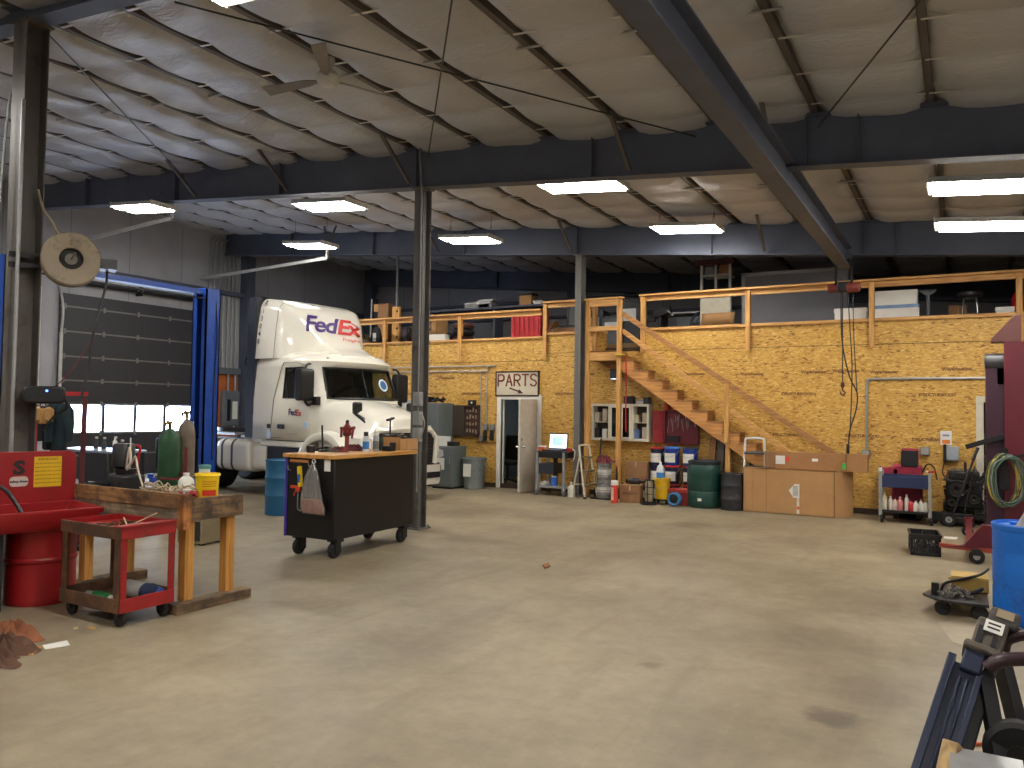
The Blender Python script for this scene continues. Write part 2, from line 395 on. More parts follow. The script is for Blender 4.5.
def hcol(x, y, z1, w, d, mat, name, label, rz=0):
    t = thing(name, label, 'column', (x, y, 0), rz); t['kind'] = 'structure'
    b = MB().box(-w / 2, w / 2, -d / 2, -d / 2 + .012, .02, z1).box(-w / 2, w / 2, d / 2 - .012, d / 2, .02, z1).box(-.005, .005, -d / 2, d / 2, .02, z1)
    b.build('shaft', mat, t, smooth=0)
    b = MB().box(-w / 2 - .05, w / 2 + .05, -d / 2 - .05, d / 2 + .05, 0, .02)
    for sx in (-1, 1):
        for sy in (-1, 1): b.tube((sx * (w / 2 + .025), sy * (d / 2 + .02), .02), (sx * (w / 2 + .025), sy * (d / 2 + .02), .05), .012, n=6)
    b.build('base_plate', mat, t, smooth=0)
    MB().box(-w / 2 - .03, w / 2 + .03, -d / 2 - .03, d / 2 + .03, z1 - .02, z1).build('cap_plate', mat, t, smooth=0)
    return t
c0 = hcol(-8.02, 4.2, roofz(-8.02) - .43, .23, .22, COLST, 'steel_column', 'grey steel column beside the red parts washer, carrying the hose reel')
c1 = hcol(-6.97, 9.3, roofz(-7.03) - .83, .165, .2, pm('column_dark', (104, 102, 98), .55, 0, .1, 3, spots=(64, 56, 50), spotamt=.2), 'steel_column', 'grey steel column right behind the black rolling workbench')
c2 = hcol(-6.96, 14.80, roofz(-6.96) - .83, .13, .24, pm('column_mid', (112, 110, 106), .55, 0, .1, 3), 'steel_column', 'grey steel column standing beside the stair landing')
# end-wall and left-wall columns
for i, x in enumerate((-17.7, -9.95, -4.2, 1.2)):
    o = struct(MB().box(x - .15, x + .15, YB - .45, YB - .2, 0, roofz(x) - .75).build('wall_column', STEEL, smooth=0), ['dark end wall column in the far left corner of the loft', 'dark end wall column behind the red locker', 'dark end wall column behind the white storage shelf', 'dark end wall column behind the round stool'][i], 'column')
struct(MB().box(XL + .02, XL + .32, 15.46, 15.74, 0, roofz(XL) - .75).build('wall_column', STEEL, smooth=0), 'dark left wall column beside the vertical conduits', 'column')
struct(MB().box(XL + .02, XL + .3, FY[1] - .12, FY[1] + .12, 0, roofz(XL) - .75).build('wall_column', STEEL, smooth=0), 'dark left wall column by the near edge of the overhead door', 'column')
# walls
def wallmat(name, c, axis, step):
    m, nt, b = newmat(name); L = nt.links
    tc = nt.nodes.new('ShaderNodeTexCoord'); sp = nt.nodes.new('ShaderNodeSeparateXYZ'); L.new(tc.outputs['Object'], sp.inputs['Vector'])
    dv = nt.nodes.new('ShaderNodeMath'); dv.operation = 'DIVIDE'; dv.inputs[1].default_value = step; L.new(sp.outputs[axis], dv.inputs[0])
    fr = nt.nodes.new('ShaderNodeMath'); fr.operation = 'FRACT'; L.new(dv.outputs[0], fr.inputs[0])
    r = nt.nodes.new('ShaderNodeValToRGB'); e = r.color_ramp.elements; e[0].position = 0; e[0].color = (.45, .45, .45, 1); e[1].position = .02; e[1].color = (1, 1, 1, 1)
    L.new(fr.outputs[0], r.inputs['Fac'])
    n = nt.nodes.new('ShaderNodeTexNoise'); n.inputs['Scale'].default_value = 1.5; n.inputs['Detail'].default_value = 6; L.new(tc.outputs['Object'], n.inputs['Vector'])
    r2 = nt.nodes.new('ShaderNodeValToRGB'); a = lin(c); r2.color_ramp.elements[0].color = tuple(x * .75 for x in a[:3]) + (1,); r2.color_ramp.elements[1].color = tuple(x * 1.2 for x in a[:3]) + (1,)
    L.new(n.outputs['Fac'], r2.inputs['Fac'])
    x = nt.nodes.new('ShaderNodeMix'); x.data_type = 'RGBA'; x.blend_type = 'MULTIPLY'; x.inputs['Factor'].default_value = 1; L.new(r2.outputs['Color'], x.inputs['A']); L.new(r.outputs['Color'], x.inputs['B'])
    L.new(x.outputs['Result'], b.inputs['Base Color']); b.inputs['Roughness'].default_value = .55
    bp = nt.nodes.new('ShaderNodeBump'); bp.inputs['Strength'].default_value = .3; bp.inputs['Distance'].default_value = .06; L.new(n.outputs['Fac'], bp.inputs['Height']); L.new(bp.outputs['Normal'], b.inputs['Normal'])
    return m
WL = wallmat('insulated_wall_l', (176, 177, 182), 1, 1.5); WB = wallmat('insulated_wall_b', (150, 150, 154), 0, 1.83)
DY0, DY1, DZ = 10.38, 14.08, 4.27             # overhead door in the left wall
def slope_wall(b, x0, x1, y0, y1): b.prism([(x0, 0), (x1, 0), (x1, roofz(x1) + .05), (x0, roofz(x0) + .05)], 1, y0, y1)
b = MB()
def lw(y0, y1, z0, z1): b.box(XL - .2, XL, y0, y1, z0, z1)
ZT = roofz(XL) + .05
lw(YF, DY0, 0, ZT); lw(DY0, DY1, DZ, ZT); lw(DY1, YB, 0, ZT)
struct(b.build('wall_left', WL, smooth=0), 'grey insulated left wall with the overhead door', 'wall')
b = MB(); slope_wall(b, XL, XR, YB, YB + .2); struct(b.build('wall_back', WB, smooth=0), 'dark insulated back wall behind the loft', 'wall')
b = MB(); slope_wall(b, XL, XR, YF - .2, YF); struct(b.build('wall_front', WB, smooth=0), 'insulated wall behind the camera', 'wall')
struct(MB().box(XR, XR + .2, YF, YB, 0, roofz(XR) + .05).build('wall_right', WL, smooth=0), 'insulated right wall', 'wall')
for z in (4.55, 5.05):
    struct(MB().box(XL + .1, XR - .1, YB - .2, YB - .02, z, z + .07).build('wall_girt', STEEL, smooth=0), 'dark steel girt along the back wall, %s' % ('level with the loft clutter' if z < 4.8 else 'higher of the two'), 'girt')
struct(MB().box(XL + .02, XL + .2, FY[1] + .1, YB - .2, 4.88, 5.0).build('wall_girt', STEEL, smooth=0), 'dark steel girt on the left wall above the overhead door', 'girt')
# overhead door
DOORM = pm('overhead_door_panel', (56, 57, 62), .5, 0, .08, 2)
RAILM = pm('door_rail', (128, 128, 126), .5, .3)
rl = MB()
PANE = em('bright_window', (205, 224, 255), 13)
door = thing('door_1', 'dark sectional overhead door with one row of bright windows', 'door', (XL, (DY0 + DY1) / 2, 0)); door['kind'] = 'structure'
hw = (DY1 - DY0) / 2 + .1
WY = [-hw + .28 + i * ((2 * hw - .56) / 4.0) for i in range(5)]
ZW0, ZW1 = 1.10, 1.74
b2 = MB().box(.02, .07, -hw, hw, .01, ZW0).box(.02, .07, -hw, hw, ZW1, DZ + .06)
for y in [-hw, WY[1] - .0, WY[2], WY[3], hw - .28]:
    b2.box(.02, .07, (y if y == -hw else y - .04) , (y + .28 if y in (-hw, hw - .28) else y + .04), ZW0, ZW1)
b2.build('door_panel', DOORM, door, smooth=0)
for z in (ZW1 + .03, 2.31, 2.87, 3.45, 4.03, ZW0 - .03, .55):
    rl.box(.07, .085, -hw, hw, z - .018, z + .018)
    for y in (-hw + .1, -.9, 0, .9, hw - .1): rl.box(.085, .11, y - .03, y + .03, z - .06, z + .06)
rl.build('hinge_rail', RAILM, door, smooth=0)
for i in range(4):
    y0 = (WY[0] if i == 0 else WY[i] + .04); y1 = (WY[4] if i == 3 else WY[i + 1] - .04)
    MB().box(.035, .05, y0, y1, ZW0, ZW1).build('window_pane', PANE, door, smooth=0)
    f = MB(); 
    for (a0, a1, c0_, c1_) in ((y0 - .03, y1 + .03, ZW0 - .04, ZW0), (y0 - .03, y1 + .03, ZW1, ZW1 + .04), (y0 - .03, y0, ZW0, ZW1), (y1, y1 + .03, ZW0, ZW1)): f.box(.068, .082, a0, a1, c0_, c1_)
    f.build('window_frame', pm('window_frame_grey', (96, 100, 110), .5), door, smooth=0)
# lifted door tracks
TRK = pm('track_steel', (196, 196, 192), .5, .1)
for i, (y, p0, p1) in enumerate(((DY0 - .1, AY(60, 246, DY0 - .1), AY(172, 218, DY0 - .1)), (DY1 + .05, AY(236, 273, DY1 + .05), AY(327, 258, DY1 + .05)))):
    t = thing('door_track', ('steel overhead door track hanging near the hose reel' if i == 0 else 'steel overhead door track ending above the truck'), 'track', (0, 0, 0), group='overhead door tracks')
    e = p0 + (p0 - p1).normalized() * max(0, (p0[0] - (XL + .1)))
    MB().beam(e, p1, .03, .075).build('track_rail', TRK, t, smooth=0)
    MB().beam(p1, p1 + Vector((0, 0, .28)), .05, .05).build('end_bracket', pm('bracket_pale', (186, 186, 180), .5), t, smooth=0)
    b = MB(); top = p1 + Vector((0, 0, .25)); b.beam(top, (p1[0] - .12, y, roofz(p1[0]) - .2), .03, .03); b.beam(top, (p1[0] + .3, y, roofz(p1[0]) - .2), .03, .03)
    b.build('hanger_strut', PURL, t, smooth=0)
    b = MB().path(spline([e, e + Vector((-.3, 0, -.15)), (XL + .16, y, 4.1), (XL + .14, y, 3.4)], 5), .03, 6); b.beam((XL + .14, y, 3.4), (XL + .14, y, 0), .04, .07); b.build('vertical_rail', TRK, t)
# ---- strand board wall
def osb_mat():
    m, nt, b = newmat('strand_board'); L = nt.links
    tc = nt.nodes.new('ShaderNodeTexCoord')
    def flake(rot, sx, sz, loc):
        mp = nt.nodes.new('ShaderNodeMapping'); mp.inputs['Rotation'].default_value = (0, rot, 0); mp.inputs['Scale'].default_value = (sx, 1, sz); mp.inputs['Location'].default_value = loc
        nz = nt.nodes.new('ShaderNodeTexNoise'); nz.inputs['Scale'].default_value = 9; nz.inputs['Detail'].default_value = 2
        ad = nt.nodes.new('ShaderNodeMix'); ad.data_type = 'RGBA'; ad.blend_type = 'ADD'; ad.inputs['Factor'].default_value = .05
        L.new(tc.outputs['Object'], nz.inputs['Vector']); L.new(tc.outputs['Object'], ad.inputs['A']); L.new(nz.outputs['Color'], ad.inputs['B'])
        v = nt.nodes.new('ShaderNodeTexVoronoi'); v.inputs['Scale'].default_value = 1
        L.new(ad.outputs['Result'], mp.inputs['Vector']); L.new(mp.outputs['Vector'], v.inputs['Vector'])
        s = nt.nodes.new('ShaderNodeSeparateColor'); L.new(v.outputs['Color'], s.inputs['Color']); return s
    def ramp(src, cs):
        r = nt.nodes.new('ShaderNodeValToRGB'); r.color_ramp.interpolation = 'CONSTANT'
        e = r.color_ramp.elements
        while len(e) < len(cs): e.new(.5)
        for k, (p, c) in enumerate(cs): e[k].position = p; e[k].color = lin(c)
        L.new(src, r.inputs['Fac']); return r.outputs['Color']
    a = flake(.6, 15, 50, (0, 0, 0)); c = flake(-.75, 17, 56, (3, 0, 5)); d = flake(.1, 13, 46, (7, 0, 2))
    pal = [(0, (146, 104, 48)), (.07, (192, 146, 66)), (.3, (206, 162, 78)), (.55, (216, 174, 92)), (.78, (198, 154, 72)), (.93, (226, 190, 112))]
    pal2 = [(0, (128, 88, 40)), (.06, (198, 154, 72)), (.4, (212, 170, 86)), (.75, (192, 146, 66)), (.92, (228, 194, 116))]
    A, C, D = ramp(a.outputs[0], pal), ramp(c.outputs[0], pal2), ramp(d.outputs[0], pal)
    def mix(f, x, y):
        q = nt.nodes.new('ShaderNodeMix'); q.data_type = 'RGBA'; L.new(f, q.inputs['Factor']); L.new(x, q.inputs['A']); L.new(y, q.inputs['B']); return q.outputs['Result']
    def step(src, t):
        s = nt.nodes.new('ShaderNodeMath'); s.operation = 'GREATER_THAN'; s.inputs[1].default_value = t; L.new(src, s.inputs[0]); return s.outputs[0]
    out = mix(step(c.outputs[1], .55), A, C); out = mix(step(d.outputs[1], .62), out, D)
    n = nt.nodes.new('ShaderNodeTexNoise'); n.inputs['Scale'].default_value = .55; n.inputs['Detail'].default_value = 5; L.new(tc.outputs['Object'], n.inputs['Vector'])
    r = nt.nodes.new('ShaderNodeValToRGB'); r.color_ramp.elements[0].position = .3; r.color_ramp.elements[1].position = .7; r.color_ramp.elements[0].color = (.86, .84, .8, 1); r.color_ramp.elements[1].color = (1.04, 1.02, 1, 1); L.new(n.outputs['Fac'], r.inputs['Fac'])
    q = nt.nodes.new('ShaderNodeMix'); q.data_type = 'RGBA'; q.blend_type = 'MULTIPLY'; q.inputs['Factor'].default_value = 1; L.new(out, q.inputs['A']); L.new(r.outputs['Color'], q.inputs['B'])
    L.new(q.outputs['Result'], b.inputs['Base Color']); b.inputs['Roughness'].default_value = .6
    return m
OSB = osb_mat(); YWB = YW + .1
ow = MB(); PD0, PD1, PDZ = -9.13, -8.2, 2.0       # parts doorway
QD0, QD1, QDZ = .27, 1.15, 2.0                      # doorway behind the red press
def seg(x0, x1, z0, z1): ow.box(x0, x1, YW, YWB, z0, z1)
WX0 = -15.2
seg(WX0, PD0, 0, 2.862); seg(PD0, PD1, PDZ, 2.862); seg(PD1, -8.05, 0, 2.862); seg(WX0, -8.05, 2.872, 3.36)
seg(-8.05, QD0, 0, 3.02); seg(QD0, QD1, QDZ, 3.02); seg(QD1, XR, 0, 3.02); seg(-8.05, -6.6, 3.03, 3.43); seg(-5.75, XR, 3.03, 3.43)
osb = struct(ow.build('wall_strand_board', OSB, smooth=0), 'golden strand board wall under the loft', 'wall')
MB().box(WX0, XR, YW + .02, YWB - .01, 2.8, 3.1).build('backing', pm('dark_gap', (60, 40, 24), .8), osb)
# stamps printed on the board
STAMP = pm('stamp_ink', (124, 84, 48), .8)
for k, (px, py, body) in enumerate(((846, 371, 'Weyerhaeuser'), (884, 372, 'Weyerhaeuser'), (957, 369, 'Weyerhaeuser'), (937, 395, 'STRUCTURWOOD'), (862, 436, 'STRUCTURWOOD'), (930, 440, 'STRUCTURWOOD'), (814, 372, 'Weyerhaeuser'), (797, 394, 'STRUCTURWOOD'), (752, 374, 'Weyerhaeuser'), (694, 374, 'Weyerhaeuser'), (788, 435, 'STRUCTURWOOD'), (567, 394, 'STRUCTURWOOD'), (472, 394, 'STRUCTURWOOD'), (486, 443, 'STRUCTURWOOD'), (447, 378, 'Weyerhaeuser'), (405, 394, 'STRUCTURWOOD'), (435, 394, 'STRUCTURWOOD'), (585, 374, 'Weyerhaeuser'), (575, 461, 'STRUCTURWOOD'))):
    p = AY(px, py, YW)
    text(body, (.08 if body[0] == 'W' else .07), STAMP, osb, (p[0], YW - .002, p[2]), (PI / 2, 0, 0), 'panel_stamp', off=.004, ext=.001, sx=.95)
# loft floor, sill boards
struct(MB().box(WX0, XR, YWB, YB, 3.05, 3.2).build('floor_loft', pm('loft_deck', (120, 96, 66), .8)), 'plywood loft floor behind the railing', 'floor')
struct(MB().box(WX0, -8.08, YW - .05, YW + .15, 3.36, 3.41).build('trim_1', LUMX, bevel=.004), 'pine sill board capping the lower left part of the loft edge', 'sill')
struct(MB().box(-8.05, -6.6, YW - .05, YW + .15, 3.43, 3.485).build('trim_2', LUMX, bevel=.004), 'short pine sill board left of the stair landing', 'sill')
struct(MB().box(-5.75, XR, YW - .05, YW + .15, 3.43, 3.49).build('trim_3', LUMX, bevel=.004), 'pine sill board capping the loft edge right of the stairs', 'sill')
struct(MB().box(WX0, XR, YW - .015, YW, 0, .1).build('baseboard_back', pm('dark_base', (60, 44, 32), .8)), 'dark strip along the foot of the strand board wall', 'baseboard')  # plain dark strip along the wall foot
# parts doorway
d2 = thing('door_2', 'white framed doorway under the PARTS sign with its door swung out', 'door', (0, 0, 0)); d2['kind'] = 'structure'
fr = MB().box(PD0 - .11, PD0, YW - .03, YWB + .02, 0, PDZ + .11).box(PD1, PD1 + .11, YW - .03, YWB + .02, 0, PDZ + .11).box(PD0, PD1, YW - .03, YWB + .02, PDZ, PDZ + .11)
fr.box(PD0, PD0 + .03, YW + .05, YWB, 0, PDZ).box(PD1 - .03, PD1, YW + .05, YWB, 0, PDZ); fr.build('door_frame', WHITE, d2, bevel=.005)
lf = MB(); ang = R(-93); hx, hy = PD1 - .01, YW - .04
dx, dy = -math.cos(R(93)), -math.sin(R(93)); wl = .84
lf.beam((hx, hy, 1.01), (hx + dx * wl, hy + dy * wl, 1.01), .045, 1.98); lf.build('door_leaf', pm('door_grey_white', (196, 190, 180), .45), d2, bevel=.004)
nx, ny_ = -dy, dx
kb = MB()
for sgn in (1, -1):
    c = Vector((hx + dx * (wl - .07), hy + dy * (wl - .07), .98)); kb.tube(c, c + Vector((dy, -dx, 0)) * (.07 * sgn), .014); kb.ball(c + Vector((dy, -dx, 0)) * (.08 * sgn), .032)
    kb.tube(c + Vector((0, 0, .16)), c + Vector((0, 0, .16)) + Vector((dy, -dx, 0)) * (.035 * sgn), .03)
kb.build('door_knob', CHROME, d2)
hg = MB()
for z in (.25, 1.0, 1.78): hg.tube((hx + .015, hy - .005, z - .05), (hx + .015, hy - .005, z + .05), .012, n=8)
hg.build('hinge', GALV, d2)
# office beyond the doorway
OW = pm('office_wall', (126, 140, 152), .7, 0, .05)
struct(MB().box(-10.4, -7.2, 18.4, 18.5, 0, 2.5).box(-10.5, -10.4, YWB, 18.5, 0, 2.5).box(-7.2, -7.1, YWB, 18.5, 0, 2.5).build('wall_office', OW, smooth=0), 'blue grey office walls seen through the PARTS doorway', 'wall')
struct(MB().box(-10.5, -7.1, YWB, 18.5, 2.5, 2.58).build('ceiling_office', WHITE, smooth=0), 'white office ceiling beyond the doorway', 'ceiling')
ol = thing('unseen_office_light', 'unseen ceiling light added in the office beyond the PARTS doorway', 'light', (-8.9, 17.0, 2.5)); MB().box(-.6, .6, -.15, .15, -.07, 0).build('housing', WHITE, ol); MB().box(-.56, .56, -.12, .12, -.085, -.07).build('diffuser', em('unseen_office_lamp', (255, 250, 240), 4), ol)  # unseen lamp, added to light the office interior
# doorway by the press
d3 = thing('door_3', 'cream framed doorway half hidden behind the red press', 'door', (0, 0, 0)); d3['kind'] = 'structure'
MB().box(QD0 - .11, QD0, YW - .03, YWB + .02, 0, QDZ + .1).box(QD1, QD1 + .11, YW - .03, YWB + .02, 0, QDZ + .1).box(QD0, QD1, YW - .03, YWB + .02, QDZ, QDZ + .1).build('door_frame', CREAM, d3, bevel=.005)
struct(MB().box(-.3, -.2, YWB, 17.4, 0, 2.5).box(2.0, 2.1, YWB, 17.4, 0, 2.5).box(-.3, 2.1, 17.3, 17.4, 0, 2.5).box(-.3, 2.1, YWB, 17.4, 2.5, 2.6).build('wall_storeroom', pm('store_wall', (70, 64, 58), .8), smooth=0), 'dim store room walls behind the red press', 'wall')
# red iron braces from purlins to the beams
br = 0
for fy, xsb in ((FY[1], (-12.0, -9.7, -7.16, -3.66, -1.9)), (FY[2], (-10.6, -7.16, -3.2))):
    for x in xsb:
        br += 1
        p = Vector((x, fy - .75, roofz(x) - .23)); q = Vector((x, fy - .1, roofz(x) - .75))
        tag(MB().beam(p, q, .045, .045).build('rafter_brace', PURL, smooth=0), 'thin diagonal steel brace from a purlin down to the rafter', 'brace', 'rafter braces')
for i, (a, c_) in enumerate((((-6.1, 4.4), (-2.78, 9.1)), ((-3.0, 4.4), (-6.75, 9.1)), ((.6, 4.4), (-1.4, 9.1)), ((-8.1, 4.4), (-12.2, 9.1)))):
    z = lambda p: roofz(p[0]) - .42
    tag(MB().tube((a[0], a[1], z(a)), (c_[0], c_[1], z(c_)), .009, n=6).build('bracing_rod', BLKMET), ['thin bracing rod under the roof running right toward the crane beam', 'thin bracing rod under the roof running down to the column behind the workbench', 'thin bracing rod under the roof at the upper right', 'thin bracing rod under the roof above the overhead door side'][i], 'rod')
# ================================================================== TRUCK
TYAW = R(-8); TRK_O = Vector((-9.2 - math.sin(TYAW) * 1.2, 10.5 + math.cos(TYAW) * 1.2, 0))
TW = pm('truck_white', (232, 228, 214), .22, 0, .02, 2, coat=.6)
TBLK = pm('truck_black', (22, 23, 25), .4, 0, .15)
NAVY = pm('fairing_rubber', (38, 42, 54), .55, 0, .1)
PURP = pm('logo_purple', (62, 34, 110), .5, 0, .02); ORNG = pm('logo_red', (200, 48, 44), .5, 0, .02)
def glass_mat(name, c, t):
    m, nt, b = newmat(name); nt.nodes.remove(b); L = nt.links
    tr = nt.nodes.new('ShaderNodeBsdfTransparent'); tr.inputs['Color'].default_value = lin(c)
    gl = nt.nodes.new('ShaderNodeBsdfGlossy'); gl.inputs['Roughness'].default_value = .03; mx = nt.nodes.new('ShaderNodeMixShader'); mx.inputs['Fac'].default_value = t
    L.new(tr.outputs[0], mx.inputs[1]); L.new(gl.outputs[0], mx.inputs[2]); L.new(mx.outputs[0], nt.nodes['Material Output'].inputs['Surface']); return m
GLASS = glass_mat('clear_glass', (170, 180, 176), .08)
truck = thing('semi_truck', 'white day cab semi truck with a purple and red logo, parked facing the stairs', 'truck', TRK_O, TYAW)
# cab shell: plan outlines lofted upwards, window openings left out
ZS = [1.12, 1.5, 1.93, 2.24, 2.52, 2.64, 2.76, 2.82]
def cab_ring(z):
    f = max(0, min(z, 2.64) - 1.9) * .38; s = max(0, z - 1.9) * .09
    if z > 2.6: f -= .1
    k = 0 if z < 2.7 else (.12 if z < 2.8 else .35)
    half = [(-3.2, 1.16), (-2.65, 1.16), (-2.25, 1.15), (-1.52, 1.12), (-1.36, 1.03), (-1.23, .89), (-1.15, .68), (-1.1, .38)]
    pts = [(x - (f if x > -1.7 else 0) - (k if x > -1.7 else 0), -(y - s - k * .6), z) for x, y in half] + [(-1.09 - f - k, 0, z)]
    pts += [(x, -y, zz) for x, y, zz in reversed(pts[:-1])]
    return [Vector(p) for p in pts]
rings = [cab_ring(z) for z in ZS]; nr = len(rings[0]); cabm = MB(); cabm.v = [p for r in rings for p in r]
def is_win(i, k): return i in (2, 3) and (k == 2 or k == nr - 4 or 5 <= k <= nr - 7)
for i in range(len(ZS) - 1):
    for k in range(nr):
        if not is_win(i, k): cabm.f.append((i * nr + k, i * nr + (k + 1) % nr, (i + 1) * nr + (k + 1) % nr, (i + 1) * nr + k))
cabm.f.append(tuple(range((len(ZS) - 1) * nr, len(ZS) * nr)))
cab = cabm.build('cab', TW, truck, smooth=50, solid=.03)
ws = MB(); idx = list(range(5, nr - 5)); ws.v = [rings[i][k] + Vector((.004, 0, 0)) for i in (2, 3, 4) for k in idx]; m_ = len(idx)
ws.f = [(i * m_ + k, i * m_ + k + 1, (i + 1) * m_ + k + 1, (i + 1) * m_ + k) for i in range(2) for k in range(m_ - 1)]
ws.build('windshield', GLASS, truck, label='wide two-piece windshield')
fr = MB(); loop = [rings[2][k] for k in idx] + [rings[3][idx[-1]]] + [rings[4][k] for k in reversed(idx)] + [rings[3][idx[0]]]
fr.path(loop, .028, 6, True); fr.path([rings[i][8] for i in (2, 3, 4)], .014, 6); fr.build('window_seal', TBLK, truck)
for sgn in (0, 1):
    ks = (2, 3) if not sgn else (nr - 4, nr - 3)
    w = MB(); w.v = [rings[i][k] for i in (2, 3, 4) for k in ks]; w.f = [(0, 1, 3, 2), (2, 3, 5, 4)]; sw = w.build('side_window', GLASS, truck)
    MB().path([rings[2][ks[0]], rings[2][ks[1]], rings[4][ks[1]], rings[4][ks[0]]], .022, 6, True).build('window_seal', TBLK, sw)
# door shut lines, handle, step lamps on the near side
dl = MB(); e = .034
pth = [(-2.62, -1.178, 1.16), (-2.52, -1.178, 1.9), (-2.36, -1.13, 2.5), (-2.3, -1.115, 2.62), (-1.9, -1.105, 2.62), (-1.66, -1.1, 2.56)]
dl.path(pth, .007, 5); dl.path([(-2.62, -1.178, 1.16), (-1.5, -1.12, 1.16)], .007, 5); dl.path([(-1.5, -1.115, 1.16), (-1.52, -1.11, 1.9)], .007, 5)
dl.build('door_seam', pm('seam_grey', (120, 118, 112), .6), truck)
MB().prism(rrect(.2, .085, .02, 3, -2.27, 1.38), 1, -1.19, -1.165).build('door_handle', TBLK, truck, label='black recessed door handle')
MB().prism(rrect(.1, .085, .02, 3, -2.66, 1.38), 1, -1.19, -1.165).build('side_lamp', TBLK, truck)
MB().prism(rrect(.12, .16, .02, 3, -2.66, 1.22), 1, -1.184, -1.166).build('sticker', pm('sticker_blue', (190, 214, 236), .5), truck, label='pale blue sticker')
MB().prism(rrect(.1, .12, .01, 2, -1.54, 1.42), 1, -1.155, -1.14).build('sticker', pm('sticker_blue', (190, 214, 236), .5), truck, label='small pale sticker near the hood')
# roof fairing
def fair_ring(x):
    P = [(-3.2, 1.16, 3.97), (-2.85, 1.15, 3.92), (-2.55, 1.08, 3.82), (-2.33, .93, 3.68), (-2.15, .76, 3.5), (-2.0, .62, 3.24), (-1.82, .52, 2.98), (-1.4, .42, 2.8)]
    for a, b in zip(P, P[1:]):
        if a[0] <= x <= b[0]:
            t = (x - a[0]) / (b[0] - a[0]); w = a[1] + (b[1] - a[1]) * t; tz = a[2] + (b[2] - a[2]) * t; break
    lo = 2.72; h = tz - lo; q = min(.3, h * .6); wt = w - h * .07; out = [(x, -w, lo), (x, -(w + wt) / 2, lo + h * .5)]
    for k in range(6):
        a = PI / 2 * k / 5; out.append((x, -(wt - q * .7 + q * .7 * math.cos(a)), tz - q + q * math.sin(a)))
    out += [(x, 0, tz + .015)]; out += [(x, -y, z) for _, y, z in reversed(out[:-1])]
    return [Vector(p) for p in out]
fx = [-3.2, -2.85, -2.66, -2.55, -2.44, -2.33, -2.24, -2.15, -2.07, -2.0, -1.91, -1.82, -1.6, -1.4]
fair = MB().loft([fair_ring(x) for x in fx]).build('roof_fairing', TW, truck, smooth=45)
fs = MB(); fs.path([p + Vector((0, -.002 if p[1] < 0 else .002, .002)) for p in fair_ring(-2.66)], .006, 5); fs.path([(-3.2, -1.165, 2.72), (-2.66, -1.15, 2.7)], .006, 5); fs.build('fairing_seam', pm('seam_grey', (120, 118, 112), .6), fair)
for sgn in (-1, 1):
    b = MB(); y0, y1 = sgn * 1.17, sgn * 1.02
    b.prism([(-3.2, 1.14), (-3.48, 1.14), (-3.46, 3.6), (-3.42, 3.96), (-3.2, 3.98)], 1, min(y0, y1), max(y0, y1)); b.build('side_extender', NAVY, truck, label='dark rubber gap extender behind the cab')
# visor with marker lamps
for y in (-.72, -.14, 0, .14, .72): MB().bc((-1.42 - abs(y) * .05, y, 2.70), (.05, .09, .03)).build('marker_lamp', pm('amber_dark', (90, 50, 24), .3), truck)
# hood, nose, fenders
def hood_ring(x):
    t = (x + 1.24) / 1.24
    w = 1.06 - .1 * t ** 2; tz = 1.93 - .30 * t - .17 * max(0, t - .6) ** 1.5 * 2.2; lo = 1.0; k = (1 - t) ** 2; sy = .68 + .27 * k
    out = [(x, -w, lo), (x, -w * .99, 1.2 + .3 * k), (x, -(sy + w) / 2, 1.32 + .34 * k - .03 * t), (x, -sy, tz - .19), (x, -sy + .09, tz - .07), (x, -.3, tz), (x, 0, tz + .015)]
    out += [(a, -y, z) for a, y, z in reversed(out[:-1])]; return [Vector(p) for p in out]
MB().loft([hood_ring(-1.26 + 1.14 * k / 10) for k in range(11)] + [[Vector((-.04, p[1] * .93, p[2] - .07)) for p in hood_ring(-.12)]]).build('hood', TW, truck, smooth=50)
for sgn in (-1, 1):
    b = MB(); n = 14; ri, ro = .6, .74; y0, y1 = sgn * 1.2, sgn * .82; rg = []
    for k in range(n + 1):
        a = R(168 - 150 * k / n); cx, czz = -1.02, .56
        rg.append([Vector((cx + r_ * math.cos(a), y, czz + r_ * math.sin(a))) for r_, y in ((ri, y0), (ri + .05, y0 + sgn * .03), (ro, y0), (ro + .1, y1), (ri, y1))])
    b.loft(rg); b.build('front_fender', TW, truck, smooth=50)
    hl = MB(); hl.prism([(sgn * .9, .78), (sgn * 1.12, .82), (sgn * 1.11, .94), (sgn * .92, 1.0)], 0, -.3, -.1); hl.build('headlight', pm('lamp_glass', (190, 196, 200), .12, .2), truck, bevel=.02)
# bumper
def bump_ring(z, s): return [Vector(p) for p in ((-.6, -1.2 * s, z), (-.22, -1.17 * s, z), (-.05, -.95 * s, z), (.0, -.5 * s, z), (.01, 0, z), (.0, .5 * s, z), (-.05, .95 * s, z), (-.22, 1.17 * s, z), (-.6, 1.2 * s, z), (-.6, 0, z))]
MB().loft([bump_ring(.3, .97), bump_ring(.36, 1), bump_ring(.62, 1), bump_ring(.68, .98)]).build('bumper', TW, truck, smooth=50)
for sgn in (-1, 1): MB().prism([(sgn * .55, .43), (sgn * .9, .43), (sgn * .92, .54), (sgn * .55, .54)], 0, -.08, .008).build('fog_slot', TBLK, truck)
MB().bc((-.1, .72, .34), (.14, .1, .04)).build('marker_lamp', pm('amber', (226, 130, 30), .3), truck, label='amber lamp under the bumper')
g = MB().prism([(-.72, .72), (.72, .72), (.76, 1.18), (.64, 1.31), (-.64, 1.31), (-.76, 1.18)], 0, -.12, -.035); gr = g.build('grille', TBLK, truck)
b = MB()
for k in range(9): b.beam((-.03, -.72, .78 + .07 * k), (-.03, .72, .78 + .07 * k), .012, .014)
